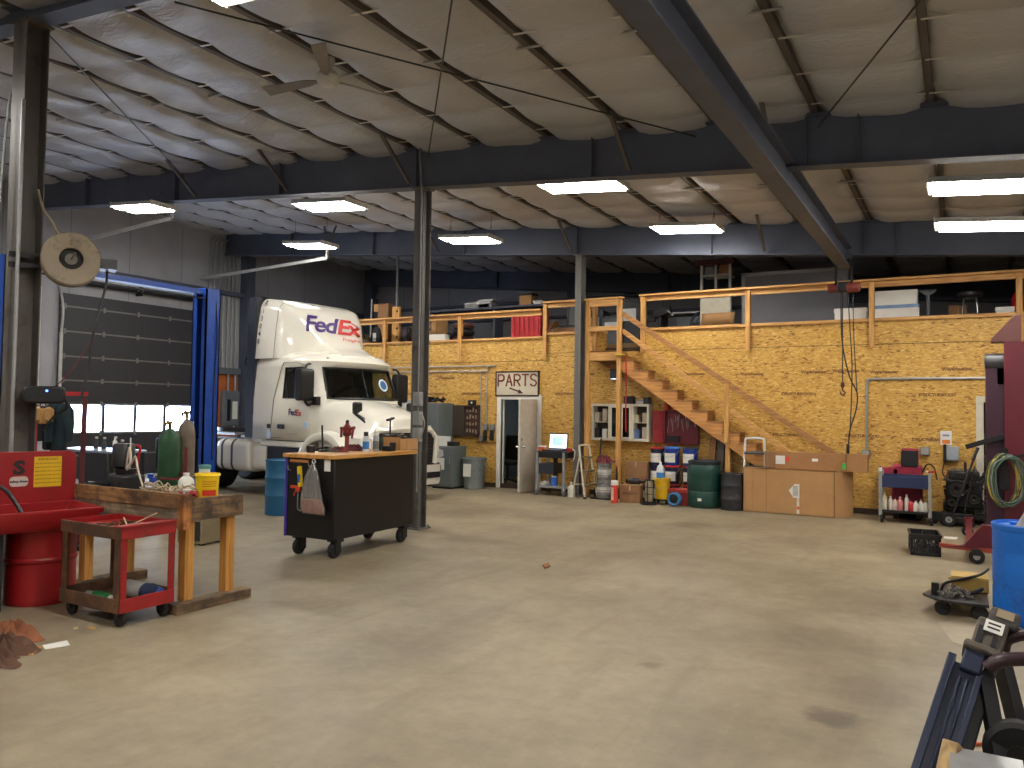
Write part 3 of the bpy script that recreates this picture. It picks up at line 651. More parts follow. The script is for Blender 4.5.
b.build('grille_bars', pm('grille_grey', (60, 62, 64), .4, .3), gr)
sur = MB(); sur.path([(-.05, -.78, .7), (-.05, -.82, 1.2), (-.07, -.68, 1.35), (-.06, 0, 1.38), (-.07, .68, 1.35), (-.05, .82, 1.2), (-.05, .78, .7)], .06, 8); sur.build('grille_surround', TW, truck)
MB().beam((-.03, -.9, .7), (-.03, .9, .7), .04, .03).build('bumper_gap', TBLK, truck)
# mirrors
for sgn in (-1, 1):
    y = sgn * 1.22; b = MB(); b.prism(rrect(.2, .6, .06, 4, -1.5, 2.18), 1, y - .15, y + .15); h_ = b.build('side_mirror', TBLK, truck, bevel=.02, label='large black side mirror')
    b = MB(); b.curve([(-1.55, sgn * 1.06, 2.58), (-1.53, sgn * 1.15, 2.56), (-1.5, sgn * 1.22, 2.46)], .022); b.curve([(-1.44, sgn * 1.05, 1.86), (-1.44, sgn * 1.18, 1.8), (-1.5, sgn * 1.22, 1.9)], .026); b.bc((-1.36, sgn * 1.05, 1.88), (.12, .1, .16)); b.build('mirror_arm', TBLK, h_)
    b = MB(); yo = sgn * .66
    b.prism([(-1.0, 1.68), (-.66, 1.68), (-.42, 1.58), (-.3, 1.42), (-.42, 1.38), (-.52, 1.5), (-.7, 1.58), (-1.0, 1.62)], 1, yo - .07, yo + .05); hm = b.build('hood_mirror_bracket', TBLK, truck, bevel=.012)
    b = MB(); b.bc((-.62, yo + sgn * .03, 1.77), (.1, .2, .2)); b.build('hood_mirror', TBLK, hm, bevel=.04, segs=3)
# inside the cab
b = MB()
for y in (-.55, .55): b.bc((-2.3, y, 1.75), (.5, .55, .2)); b.bc((-2.55, y, 2.1), (.18, .52, .75), (0, -.15, 0)); b.bc((-2.58, y, 2.45), (.12, .28, .2))
b.build('seat', pm('seat_grey', (44, 46, 52), .8), truck, bevel=.05)
MB().box(-1.9, -1.42, -.95, .95, 1.4, 1.88).bc((-1.6, 0, 1.9), (.4, 1.7, .06)).build('dashboard', pm('dash', (36, 36, 40), .6), truck, bevel=.04)
MB().torus((-1.95, .55, 1.98), .22, .016, 0).tube((-1.95, .55, 1.98), (-1.6, .55, 1.8), .03).tube((-1.95, .35, 1.98), (-1.95, .75, 1.98), .012).build('steering_wheel', TBLK, truck)
MB().box(-3.1, -1.4, -1.05, 1.05, 1.2, 1.4).build('cab_floor', TBLK, truck)
st = MB(); st.lathe([(.13, 0), (.13, .006), (.001, .006)], (0, 0, 0), 28, 0); so = st.build('sticker', pm('sticker_white', (225, 232, 240), .5), truck, label='round white sticker with a blue centre')
s2 = MB(); s2.lathe([(.095, .004), (.095, .009), (.001, .009)], (0, 0, 0), 28, 0); so2 = s2.build('sticker_centre', pm('sticker_navy', (44, 92, 140), .5), so)
so.location = Vector((-1.235, .5, 2.22)); so.rotation_euler = (0, -.34, R(10))
# chassis, tank, wheels
b = MB()
for y in (-.42, .42): b.box(-7.0, -.3, y - .04, y + .04, .74, 1.02)
for x in (-6.9, -5.6, -4.3, -3.0): b.box(x - .06, x + .06, -.42, .42, .78, .98)
b.build('chassis_rail', BLKMET, truck)
b = MB().box(-4.5, -3.25, -.6, .6, 1.1, 1.13).prism([(-6.3, 1.12), (-4.9, 1.12), (-4.9, 1.17), (-6.3, 1.2)], 1, -.5, .5); b.build('deck_plate', GALV, truck)
b = MB().lathe([(.45, 0), (.45, .08), (.1, .08), (.1, .1), (.001, .1)], (-5.55, 0, 1.2), 24); b.build('fifth_wheel', BLKMET, truck)
b = MB(); pr = rrect(.62, .66, .16, 5)
b.loft([[Vector((x, -.9 + p[0] * s, .76 + p[1] * s)) for p in pr] for x, s in ((-4.45, .9), (-4.42, .98), (-4.36, 1), (-3.42, 1), (-3.34, .96), (-3.3, .86))]); tk = b.build('fuel_tank', TW, truck, smooth=50, label='white fuel tank held by dark straps')
b = MB()
for x in (-4.22, -3.86): b.loft([[Vector((x + dx_, -.9 + p[0] * 1.02, .76 + p[1] * 1.02)) for p in pr] for dx_ in (-.035, .035)])
b.build('tank_strap', NAVY, tk)
b = MB(); b.loft([[Vector((x, -.88 + p[0] * s, .76 + p[1] * s)) for p in pr] for x, s in ((-3.24, .7), (-3.2, .86), (-2.85, .86), (-2.8, .8))]); b.build('step_box', TW, truck, smooth=50)
for s in (-1, 1): MB().box(-3.0, -1.62, s * 1.02 - .12, s * 1.02 + .12, .98, 1.1).build('cab_sill', TW, truck, bevel=.03)
MB().box(-2.78, -1.75, -1.12, -.6, .55, .97).box(-2.75, -1.75, -1.15, -.7, .45, .5).build('cab_step', TBLK, truck, bevel=.01)
def wheel(x, y0, y1, name, rim):
    s = -1 if y0 < 0 else 1; w = abs(y1 - y0); c = (x, y0, .52); R_ = .52
    pr = [(.3, 0), (.36, -.01), (.47, 0), (.515, .04), (R_, .1), (R_, w - .1), (.515, w - .04), (.47, w), (.36, w), (.3, w)]
    pr = [(r_, -s * h) for r_, h in pr]
    o = MB().lathe(pr, c, 32, 1, closed=True).build(name, RUBBER, truck)
    MB().lathe([(.3, -s * .02), (.27, -s * .03), (.22, -s * .1), (.13, -s * .1), (.12, -s * .0), (.08, s * .02), (.001, s * .02)], c, 24, 1).build('rim', rim, o)
    return o
RIM = pm('rim_white', (214, 212, 204), .35, .2, .08)
for x in (-4.95, -6.25):
    for s in (-1, 1): wheel(x, s * 1.2, s * .62, 'rear_wheel', RIM)
for s in (-1, 1): wheel(-1.02, s * 1.17, s * .88, 'front_wheel', RIM)
MB().box(-6.98, -6.94, -1.2, -.65, .3, 1.0).box(-6.98, -6.94, .65, 1.2, .3, 1.0).build('mud_flap', TBLK, truck)
# lettering laid on the painted panels
from mathutils.bvhtree import BVHTree
def decal(body, size, mat, target, org, u, v, cast, off=.006, name='lettering', bold=.0, sx=1.0, spacing=1.0):
    cu = bpy.data.curves.new('t', 'FONT'); cu.body = body; cu.size = size; cu.offset = bold; cu.resolution_u = 3; cu.align_y = 'CENTER'; cu.space_character = spacing
    to = bpy.data.objects.new('t', cu); COL.objects.link(to); dg = bpy.context.evaluated_depsgraph_get(); dg.update()
    me = bpy.data.meshes.new_from_object(to.evaluated_get(dg)); bpy.data.objects.remove(to)
    import bmesh
    bm = bmesh.new(); bm.from_mesh(me); bmesh.ops.triangulate(bm, faces=bm.faces)
    for it in range(4):
        es = [e for e in bm.edges if e.calc_length() > size * .16]
        if es: bmesh.ops.subdivide_edges(bm, edges=es, cuts=1); bmesh.ops.triangulate(bm, faces=bm.faces)
    tb = bmesh.new(); tb.from_mesh(target.data); tree = BVHTree.FromBMesh(tb)
    u = Vector(u).normalized(); v = Vector(v).normalized(); cast = Vector(cast).normalized(); org = Vector(org); w = 0
    for p in bm.verts:
        w = max(w, p.co.x * sx); q = org + u * (p.co.x * sx) + v * p.co.y
        h = tree.ray_cast(q - cast * 3, cast)
        p.co = (h[0] + h[1] * (off if h[1].dot(cast) < 0 else -off)) if h[0] else q
    bm.to_mesh(me); bm.free(); tb.free(); me.materials.clear(); me.materials.append(mat)
    o = bpy.data.objects.new(name, me); COL.objects.link(o); o.parent = target.parent; return w
cd = Vector((-.62, .78, 0)); vd = Vector((-.08, 0, 1)); u2 = Vector((.74, .67, -.03))
o0 = Vector((-2.13, -.8, 3.41))
w1 = decal('Fed', .46, PURP, fair, o0, u2, vd, cd, .012, 'logo_letters_purple', .012, .86, .9)
w2 = decal('Ex', .46, ORNG, fair, o0 + u2.normalized() * (w1 + .01), u2, vd, cd, .012, 'logo_letters_red', .012, .86, .9)
decal('Freight', .1, ORNG, fair, o0 + u2.normalized() * (w1 + .12) - vd * .25, u2, vd, cd, .012, 'logo_subtitle', .0)
cabd = cab
w1 = decal('Fed', .165, PURP, cabd, (-2.06, -1.3, 1.66), (1, 0, -.06), (0, 0, 1), (0, 1, 0), .022, 'logo_letters_purple', .004, 1.0, .9)
decal('Ex', .165, ORNG, cabd, (-2.06 + w1 + .005, -1.3, 1.66 - w1 * .06), (1, 0, -.06), (0, 0, 1), (0, 1, 0), .022, 'logo_letters_red', .004, 1.0, .9)
decal('FEDEX FREIGHT', .05, pm('faint_ink', (150, 146, 138), .6), cabd, (-2.1, -1.3, 1.24), (1, 0, 0), (0, 0, 1), (0, 1, 0), .022, 'small_lettering')
for k, ch in enumerate('R13040'):
    decal(ch, .14, INK, fair, (-3.1 - .012 * k, -1.4, 3.84 - .155 * k), (1, 0, 0), (0, 0, 1), (0, 1, 0), .012, 'fleet_number', .002)
# ================================================================== LIFT
BLUE = pm('lift_blue', (30, 76, 168), .4, 0, .1, 3, spots=(30, 60, 120), spotamt=.15)
lift = thing('two_post_lift', 'blue two-post vehicle lift with an overhead beam by the overhead door', 'vehicle lift', (-13.0, 8.45, 0))
LH = 4.05
for s, y in ((-1, -1.85), (1, 1.85)):
    b = MB(); b.box(-.2, .2, y + s * .14, y + s * .17, .03, LH).box(-.2, -.17, y - .17, y + .17, .03, LH).box(.17, .2, y - .17, y + .17, .03, LH); b.box(-.2, -.08, y - s * .17, y - s * .14, .03, LH).box(.08, .2, y - s * .17, y - s * .14, .03, LH)
    po = b.build('post', BLUE, lift, smooth=0)
    MB().box(-.3, .3, y - .25, y + .3, 0, .03).build('base_plate', BLUE, po)
    cg = MB().box(-.14, .14, y - .13, y + .13, .25, 1.1); c_ = cg.build('carriage', BLKMET, lift)
    MB().box(-.2, -.06, y - s * .19, y - s * .172, .12, 1.45).build('cover_plate', pm('lift_grey', (150, 158, 170), .5), po)
    a = MB(); a.beam((.0, y - s * .2, .3), (1.0, y - s * .75, .3), .12, .11); a.beam((-.0, y - s * .2, .3), (-.75, y - s * .6, .3), .12, .11); a.tube((1.0, y - s * .75, .33), (1.0, y - s * .75, .42), .06); a.tube((-.75, y - s * .6, .33), (-.75, y - s * .6, .42), .06); a.build('lift_arm', BLUE, lift, bevel=.01)
MB().box(-.12, .12, -1.7, 1.7, LH - .11, LH - .02).box(-.17, .17, -2.0, -1.7, LH - .1, LH + .02).box(-.17, .17, 1.7, 2.0, LH - .1, LH + .02).build('overhead_beam', BLUE, lift, bevel=.005)
MB().tube((.16, -1.7, LH - .2), (.16, 1.7, LH - .2), .016).build('sync_bar', BLKMET, lift)
MB().path(spline([(.17, 1.9, LH), (.23, 1.93, 3.2), (.21, 1.9, 2), (.21, 1.9, .7)], 5), .012, 6).build('hydraulic_hose', BLACK, lift)
# ================================================================== LIGHT FIXTURES
def fixture():
    t = thing('fluorescent_light', 'hanging fluorescent shop light', 'ceiling light', (0, 0, 0), 0, 'hanging fluorescent lights')
    sl = -.0875
    def Z(x): return sl * x
    b = MB(); L_, W_ = .61, .27
    b.prism([(-W_ - .02, .0), (-W_, .0), (-W_ + .05, .05), (W_ - .05, .05), (W_, .0), (W_ + .02, .0), (W_ - .04, .08), (-W_ + .04, .08)], 0, -L_, L_)
    for s in (-1, 1): b.box(s * L_ - .008, s * L_ + .008, -W_ - .02, W_ + .02, -.01, .08)
    b.v = [(x, y, z + Z(x)) for x, y, z in b.v]; b.build('reflector_housing', pm('fixture_white', (214, 214, 208), .4), t, smooth=0)
    for y in (-.135, .135):
        b = MB(); b.prism(rrect(.2, .06, .025, 3, y, -.005), 0, -L_ + .05, L_ - .03); b.v = [(x, yy, z + Z(x)) for x, yy, z in b.v]; b.build('tube_pair', TUBE, t)
    for x in (-.5, .5):
        b = MB(); b.tube((x, -.1, .08 + Z(x)), (x, 0, .3 + Z(x)), .004, n=5); b.tube((x, .1, .08 + Z(x)), (x, 0, .3 + Z(x)), .004, n=5); b.tube((x, 0, .3 + Z(x)), (x, 0, .7 + Z(x)), .004, n=5); b.build('hanging_wire', PURL, t)
    return t
fx0 = fixture()
FL = [(-13.25, 9.15, 5.28, 'first from the overhead door in the near row'), (-9.2, 9.85, 5.0, 'in the near row above the truck roof'), (-4.52, 9.95, 4.75, 'in the near row left of the crane beam'), (.3, 10.15, 4.14, 'bright one at the right picture edge, upper row'),
      (-13.05, 13.3, 5.34, 'smallest, beside the hanging door track above the truck'), (-8.72, 13.5, 5.09, 'in the far row right of the black workbench column'), (-4.2, 13.75, 4.9, 'in the far row in front of the loft shelf'), (.3, 12.6, 4.22, 'at the right picture edge, lower row'),
      (-3.86, 3.48, 4.41, 'peeking in at the top edge left of the ceiling fan')]
for i, (x, y, z, l) in enumerate(FL):
    o = fx0 if i == 0 else dup(fx0, (x, y, z)); o.location = (x - (.16 if x < -2 else .05), y, z + .19); o['label'] = 'fluorescent shop light ' + l
for x, y in ((-13.4, 3.6), (-9.6, 3.0), (-.9, 3.4), (-13, -1.5), (-8.5, -1.5), (-4, -1.5), (.5, -1.5), (3.6, 3.4), (3.6, 9)):
    dup(fx0, (x, y, roofz(x) - .95), label='fluorescent shop light outside the picture')
# ================================================================== CEILING FAN
p = AY(328, 82, 6.25)
FANA = 67
fan = thing('ceiling_fan', 'white three-blade industrial ceiling fan hanging from a purlin', 'ceiling fan', (p[0], p[1], p[2] + .02))
FW = pm('fan_white', (200, 198, 192), .45)
hz = roofz(p[0]) - .2 - p[2] - .02
MB().tube((0, 0, .1), (0, 0, hz), .018).lathe([(.03, hz - .16), (.07, hz - .04), (.07, hz)], n=16).build('down_rod', FW, fan)
MB().lathe([(.001, -.07), (.07, -.065), (.12, -.02), (.13, .03), (.09, .09), (.03, .12), (.001, .12)], n=24).build('motor', FW, fan)
for k in range(3):
    a = R(FANA + 120 * k); b = MB(); c, s = math.cos(a), math.sin(a)
    def q(r, w, z): return Vector((c * r - s * w, s * r + c * w, z))
    b.loft([[q(.13, -.02, 0), q(.13, .02, .0), q(.13, .02, .012), q(.13, -.02, .012)], [q(.28, -.05, -.01), q(.28, .05, .02), q(.28, .05, .028), q(.28, -.05, -.002)], [q(.85, -.075, -.02), q(.85, .075, .02), q(.85, .075, .026), q(.85, -.075, -.014)]])
    b.build('fan_blade', pm('fan_blade_dark', (128, 122, 114), .5), fan, label='dark tapering fan blade')  # blades coloured darker than the hub for contrast
# ================================================================== CRANE BEAM + HOIST
CB = AY(845, 268, 14.35)
xc = CB[0]; zc_b = 4.27; sl = 0
crane = thing('crane_beam', 'heavy dark steel crane beam running overhead toward the loft', 'crane beam', (xc, 0, zc_b))
H_ = .36; b = MB(); b.box(-.1, .1, -1.0, 14.45, 0, .018).box(-.1, .1, -1.0, 14.45, H_ - .018, H_).box(-.008, .008, -1.0, 14.45, .018, H_ - .018); b.build('beam_section', STEEL, crane, smooth=0)
b = MB()
for y in (FY[0], FY[1]): b.box(-.09, .09, y - .1, y + .1, H_, roofz(xc) - .2 - .62 - zc_b)
b.box(-.1, .1, 14.4, 14.46, .0, H_); b.build('hanger_plate', STEEL, crane, smooth=0)
hp = AY(843, 288, 14.2)
hoist = thing('chain_hoist', 'red electric chain hoist hanging at the end of the crane beam', 'hoist', (xc, 14.2, hp[2]))
HR = pm('hoist_red', (112, 44, 36), .5, 0, .15, 8)
b = MB(); b.lathe([(.05, -.25), (.072, -.24), (.072, -.1), (.05, -.08)], axis=0, n=18); b.lathe([(.05, .03), (.085, .05), (.085, .22), (.07, .25), (.02, .26)], axis=0, n=18); b.build('motor_body', HR, hoist)
b = MB(); b.box(-.1, .06, -.08, .08, -.08, .09); b.build('gear_case', BLKMET, hoist, bevel=.02)
b = MB(); dzz = zc_b - hp[2]; b.box(-.14, -.11, -.05, .05, .0, dzz + .12).box(.11, .14, -.05, .05, .0, dzz + .12).box(-.14, .14, -.05, .05, .05, .1)
for s in (-1, 1): b.tube((s * .11, -.08, dzz + .07), (s * .05, -.08, dzz + .07), .05)
b.build('trolley', BLKMET, hoist)
hk = AY(840, 392, 14.2); dz = hk[2] - hp[2]
b = MB(); b.tube((-.02, 0, -.08), (-.02, 0, dz + .1), .009, n=6); b.build('lift_chain', BLKMET, hoist)
b = MB(); b.ball((-.02, 0, dz + .12), (.035, .03, .055)); b.curve([(-.02, 0, dz + .08), (-.02, 0, dz + .03), (.02, 0, dz - .01), (-.01, 0, dz - .05), (-.05, 0, dz - .03), (-.055, 0, dz + .01)], .012); b.build('hook', pm('hook_rust', (84, 44, 34), .6), hoist)
b = MB()
def hq(px, py): v = AY(px, py, 14.25); return v - Vector((xc, 14.2, hp[2]))
b.curve([hq(841, 292), hq(842, 340), hq(849, 375), hq(857, 393), hq(856, 410), hq(850, 430), hq(848, 452)], .011)
b.curve([hq(848, 295), hq(850, 330), hq(852, 370), hq(850, 430), hq(847, 452)], .009)
b.curve([hq(853, 294), hq(854, 340), hq(857, 392)], .008)
b.build('control_cable', BLACK, hoist)
b = MB(); b.bc(hq(848, 449) , (.05, .05, .16)); b.build('pendant_switch', BLKMET, hoist, bevel=.01)
# ================================================================== LEFT WORK AREA
# parts washer on its drum
PWZ = R(-12.7)
pw = thing('parts_washer', 'red parts washer sink with a tall backsplash standing on a red drum', 'parts washer', (-7.17, 3.99, 0), PWZ)
PR = pm('washer_red', (150, 24, 28), .38, 0, .1, 4, spots=(110, 18, 20), spotamt=.15)
MB().lathe([(.001, .0), (.275, 0), (.285, .02), (.28, .05), (.28, .36), (.292, .375), (.292, .395), (.28, .41), (.28, .66), (.29, .68), (.29, .70), (.001, .70)], n=40).build('drum', PR, pw)
b = MB(); x0, x1, y0, y1, zt, zb = -.3, .45, -.95, .36, .84, .66
o_ = [(x0, y0), (x1, y0), (x1, y1), (x0, y1)]; i_ = [(x0 + .03, y0 + .03), (x1 - .04, y0 + .03), (x1 - .04, y1 - .03), (x0 + .03, y1 - .03)]
bo = [(x0 + .02, y0 + .1), (x1 - .1, y0 + .1), (x1 - .1, y1 - .1), (x0 + .02, y1 - .1)]
b.loft([[Vector((x, y, zb)) for x, y in bo], [Vector((x, y, zt - .03)) for x, y in o_], [Vector((x, y, zt)) for x, y in o_], [Vector((x, y, zt)) for x, y in i_], [Vector((x * .97, y * .97, zb + .05)) for x, y in bo]]); sk = b.build('sink_basin', PR, pw, bevel=.006)
n = 6; poly = [(y0, zt - .02), (y1, zt - .02)] + [(y1 - .07 + .07 * math.cos(R(90 * k / n)), 1.24 + .07 * math.sin(R(90 * k / n))) for k in range(n + 1)] + [(y0, 1.31)]
MB().prism(poly, 0, x0 - .03, x0 + .02).build('backsplash', PR, pw, bevel=.006)
YEL = pm('sign_yellow', (226, 184, 20), .5, 0, .04)
sg = MB().box(x0 + .02, x0 + .026, y1 - .36, y1 - .13, .98, 1.26).build('instruction_sheet', YEL, pw, label='yellow instruction sheet')
for k in range(7): text(('IMPORTANT' if k == 0 else 'keep lid closed when not in use'), (.03 if k == 0 else .017), INK, sg, (x0 + .028, y1 - .245, 1.235 - .036 * k), (PI / 2, 0, PI / 2), 'printed_line', ext=.0005)
em_ = MB().prism(rrect(.15, .09, .03, 3, y1 - .48, 1.04), 0, x0 + .02, x0 + .024).build('emblem', pm('emblem_white', (206, 196, 186), .5), pw, label='worn black, red and white emblem')
text('S', .17, INK, em_, (x0 + .026, y1 - .48, 1.16), (PI / 2, 0, PI / 2), 'emblem_letter', off=.008, ext=.001, sx=1.15)
text('safety-kleen', .03, INK, em_, (x0 + .026, y1 - .48, 1.04), (PI / 2, 0, PI / 2), 'emblem_words', off=.001, ext=.001)
b = MB(); b.curve([(x0 + .02, -.35, 1.0), (x0 + .1, -.33, 1.03), (x0 + .3, -.28, .98), (x0 + .38, -.22, .86), (x0 + .42, -.2, .8)], .018); b.build('spout_hose', BLACK, pw)
MB().lathe([(.05, .0), (.055, .01), (.03, .03), (.001, .03)], (.1, .0, .72), 16).build('drain', BLKMET, pw)
MB().box(-.28, .25, -.85, -.36, 0, .66).build('cabinet_stand', pm('dark_stand', (34, 34, 38), .6), pw, label='dark metal stand beside the drum')
# hose reel on the column
rl_ = thing('hose_reel', 'tan disc hose reel mounted on the column beside the parts washer', 'hose reel', AX(71, 260, -7.62), R(-28))
TAN = pm('reel_tan', (140, 126, 104), .5, .1, .1, 6, spots=(96, 84, 66), spotamt=.25)
MB().lathe([(.105, .04), (.105, .085), (.115, .09), (.25, .09), (.262, .08), (.262, .07), (.12, .06)], axis=0, n=40, closed=True).build('front_flange', TAN, rl_)
MB().lathe([(.001, -.1), (.262, -.1), (.262, -.085), (.001, -.085)], axis=0, n=40).build('rear_flange', TAN, rl_)
MB().lathe([(.001, -.085), (.17, -.085), (.17, .03), (.001, .03)], axis=0, n=30).build('wound_hose', pm('hose_dark', (40, 38, 36), .7), rl_)
MB().lathe([(.055, .03), (.055, .06), (.001, .065)], axis=0, n=16).tube((.06, 0, .0), (.14, .03, .05), .01).build('hub', pm('reel_hub', (104, 98, 88), .5, .2), rl_)
b = MB(); b.box(-.13, -.1, -.34, .05, .02, .05).box(-.13, -.1, -.34, .05, -.09, -.06).box(-.16, -.12, -.52, -.3, -.0, .05).box(-.16, -.12, -.52, -.3, -.1, -.05).box(-.1, .1, .25, .4, -.07, .03); b.build('mount_bracket', BLKMET, rl_)
def rel(o, p):
    c, s = math.cos(-o.rotation_euler[2]), math.sin(-o.rotation_euler[2]); d = Vector(p) - o.location
    return Vector((c * d[0] - s * d[1], s * d[0] + c * d[1], d[2]))
ah = MB().curve([AX(107, 268, -7.55), AX(106, 285, -7.55), AX(98, 315, -7.5), AX(92, 340, -7.5), AX(88, 370, -7.5), AX(80, 402, -7.5)], .013).build('air_hose', BLACK)
tag(ah, 'black air hose hanging from the tan hose reel', 'hose')
ah = MB().curve([AX(60, 238, -7.7), AX(52, 222, -7.75), AX(43, 208, -7.8), AX(38, 190, -7.9)], .014).build('feed_hose', TAN); tag(ah, 'tan feed hose curving from the reel up along the column', 'hose')
ah = MB().curve([AX(92, 338, -7.5), AX(84, 352, -7.55), AX(70, 372, -7.6), AX(54, 388, -7.75)], .005).build('red_cable', pm('cable_red', (120, 30, 34), .5)); tag(ah, 'thin red cable slanting from the hanging air hose to the column', 'cable')
# conduit on the near column
t = MB().tube((-7.88, 4.07, .9), (-7.88, 4.07, 4.7), .018).build('conduit', GALV); tag(t, 'thin grey conduit running up the column with the hose reel', 'conduit')
t = MB().path(spline([(-8.12, 4.0, .02), (-8.12, 4.0, 1.5), (-8.12, 4.0, 3.3), (-8.06, 4.0, 4.2), (-7.98, 4.0, 4.75)], 6), .013).build('conduit', GALV); tag(t, 'bent conduit on the left edge of the hose reel column', 'conduit')
p = AX(44, 395, -7.72)
rd = thing('speaker_box', 'black rounded box with a small blue lamp strapped to the hose reel column', 'box', p, R(-28))
MB().prism(rrect(.36, .17, .06, 4), 0, -.14, .12).build('shell', BLACK, rd, bevel=.02)
MB().lathe([(.012, .12), (.012, .13), (.001, .13)], (0, .02, .04), 12, 0).build('blue_lamp', em('blue_led', (60, 120, 255), 2), rd)
MB().box(-.3, -.14, -.16, -.1, -.05, .03).build('strap', BLKMET, rd)
b = MB(); b.curve([(.0, .16, .0), (-.05, .2, -.12), (-.1, .1, -.2), (-.12, .0, -.35)], .012); b.build('cable', BLACK, rd)
# wooden bench
WBM = wood('bench_wood_x', (120, 90, 58), (168, 126, 78), 0, .7, grime=(72, 54, 38)); WBY = wood('bench_wood_y', (92, 74, 54), (140, 110, 76), 1, .75, grime=(66, 52, 40)); WBZ = wood('bench_wood_z', (168, 112, 48), (206, 150, 74), 2, .7)
bn = thing('wooden_workbench', 'rough timber workbench on a sled base behind the red cart', 'workbench', (-6.55, 4.68, 0))
MB().box(-.8, .8, -.3, -.26, .865, .995).build('front_plank', WBM, bn, bevel=.004)
MB().box(-.8, .78, -.29, -.25, .7, .862).build('front_plank', wood('bench_grey_x', (112, 96, 78), (152, 134, 108), 0, .75, grime=(88, 74, 58)), bn, bevel=.004)
MB().box(.79, .83, -.32, .31, .765, .955).build('end_plank', WBY, bn, bevel=.004)
MB().box(-.8, .79, -.26, .31, .89, .935).build('bench_top', WBM, bn, bevel=.004)
MB().box(-.8, .79, .27, .31, .765, .89).build('rear_plank', WBM, bn)
for (x, y) in ((.73, -.21), (.73, .22), (-.72, -.21), (-.72, .22)): MB().box(x - .045, x + .045, y - .045, y + .045, .08, .89).build('leg', WBZ, bn, bevel=.004)
MB().box(.72 + .0, .72 + .14, -.39, .4, 0, .085).build('sled_foot', WBY, bn, bevel=.006); MB().box(-.79, -.65, -.43, .4, 0, .085).build('sled_foot', WBY, bn, bevel=.006)
MB().box(.76, .84, -.33, -.25, .7, 1.0).build('corner_post', wood('bench_wood_z2', (140, 84, 40), (186, 122, 60), 2, .7, grime=(84, 54, 32)), bn, bevel=.004)
# bench clutter
def local_on(px, py, z): p = G(px, py, z); return p
yb = Vector((-5.86, 4.7, .936))
yp = thing('yellow_pail', 'small yellow plastic pail with a red label on the end of the timber bench', 'pail', yb)
YP = pm('pail_yellow', (234, 200, 16), .4, 0, .05)
MB().lathe([(.001, 0), (.088, 0), (.092, .01), (.1, .19), (.108, .195), (.108, .215), (.1, .215), (.09, .02), (.001, .02)], n=28).build('tub', YP, yp)
MB().torus((0, 0, .2), .104, .008, n=28).build('rim', YP, yp)
a0, a1 = R(-62), R(8)
b.v = [Vector((.1005 * math.cos(a0 + (a1 - a0) * k / 8), .1005 * math.sin(a0 + (a1 - a0) * k / 8), z)) for z in (.025, .075) for k in range(9)]; b.f = [(k, k + 1, 10 + k, 9 + k) for k in range(8)]
b.build('red_label', pm('label_red', (204, 50, 30), .5), yp)
b = MB(); b.v = [Vector((.103 * math.cos(a0 + (a1 - a0) * k / 8), .103 * math.sin(a0 + (a1 - a0) * k / 8), z)) for z in (.105, .112, .125, .132, .145, .152) for k in range(9)]; b.f = [(r_ * 18 + k, r_ * 18 + k + 1, r_ * 18 + 10 + k, r_ * 18 + 9 + k) for r_ in range(3) for k in range(8)]
b.build('printed_lines', pm('label_orange', (196, 110, 20), .5), yp)
def bottle(name, label, loc, r, h, mat, cap, capmat, cat='bottle', neck=.35, group=None):
    t = thing(name, label, cat, loc, 0, group)
    MB().lathe([(.001, 0), (r * .95, 0), (r, r * .1), (r, h * .62), (r * .8, h * .74), (r * neck, h * .86), (r * neck, h * .9), (.001, h * .9)], n=18).build('body', mat, t)
    MB().lathe([(r * neck * 1.15, h * .88), (r * neck * 1.15, h), (.001, h)], n=14).build(cap, capmat, t)
    return t
bottle('spray_bottle', 'white plastic jug on the timber bench beside the wire tangle', (-6.2, 4.74, .935), .07, .2, pm('white_plastic', (222, 222, 214), .45), 'cap', WHITE)
bottle('spray_can', 'white can with a teal top standing on the timber bench', (-6.1, 4.86, .935), .06, .27, pm('white_plastic', (222, 222, 214), .45), 'cap', pm('teal', (90, 150, 140), .5), neck=.8)
wt = MB(); rn = random.Random(3)
for k in range(16):
    pts = []; x, y = -6.22 + rn.uniform(-.32, .3), 4.55 + rn.uniform(-.08, .14)
    for j in range(5): pts.append((x + rn.uniform(-.13, .13), y + rn.uniform(-.07, .07), .955 + rn.uniform(0, .09)))
    wt.curve(pts, .007, 6, 4)
wt = wt.build('wire_tangle', pm('wire_grey', (176, 160, 132), .6)); tag(wt, 'tangled pile of pale wire and hose on the timber bench', 'wire')
wt = MB()
for k in range(7):
    pts = []; x, y = -5.95 + rn.uniform(-.1, .12), 4.52 + rn.uniform(-.05, .06)
    for j in range(4): pts.append((x + rn.uniform(-.09, .09), y + rn.uniform(-.05, .05), .95 + rn.uniform(0, .06)))
    wt.curve(pts, .009, 6, 4)
wt = wt.build('red_hose_bundle', pm('hose_red', (150, 36, 34), .5)); tag(wt, 'small bundle of red and white hose next to the yellow pail', 'hose')
t = bottle('paint_cup', 'small white plastic cup left of the yellow pail', (-5.87, 4.5, .935), .035, .09, pm('white_plastic', (222, 222, 214), .45), 'lid', WHITE, 'cup', .9)
pmch = thing('fluid_pump', 'black fluid pump with a pale looping hose on the far end of the timber bench', 'pump', (-7.0, 4.68, .935), R(-20))
MB().box(-.2, .2, -.12, .12, 0, .15).build('tank', BLACK, pmch, bevel=.02)
MB().lathe([(.09, .15), (.1, .2), (.001, .2)], (-.03, 0, 0), 20).lathe([(.001, .2), (.075, .2), (.11, .22), (.1, .42), (.085, .44), (.001, .44)], (-.12, 0, 0), 20).build('pump_head', BLACK, pmch)
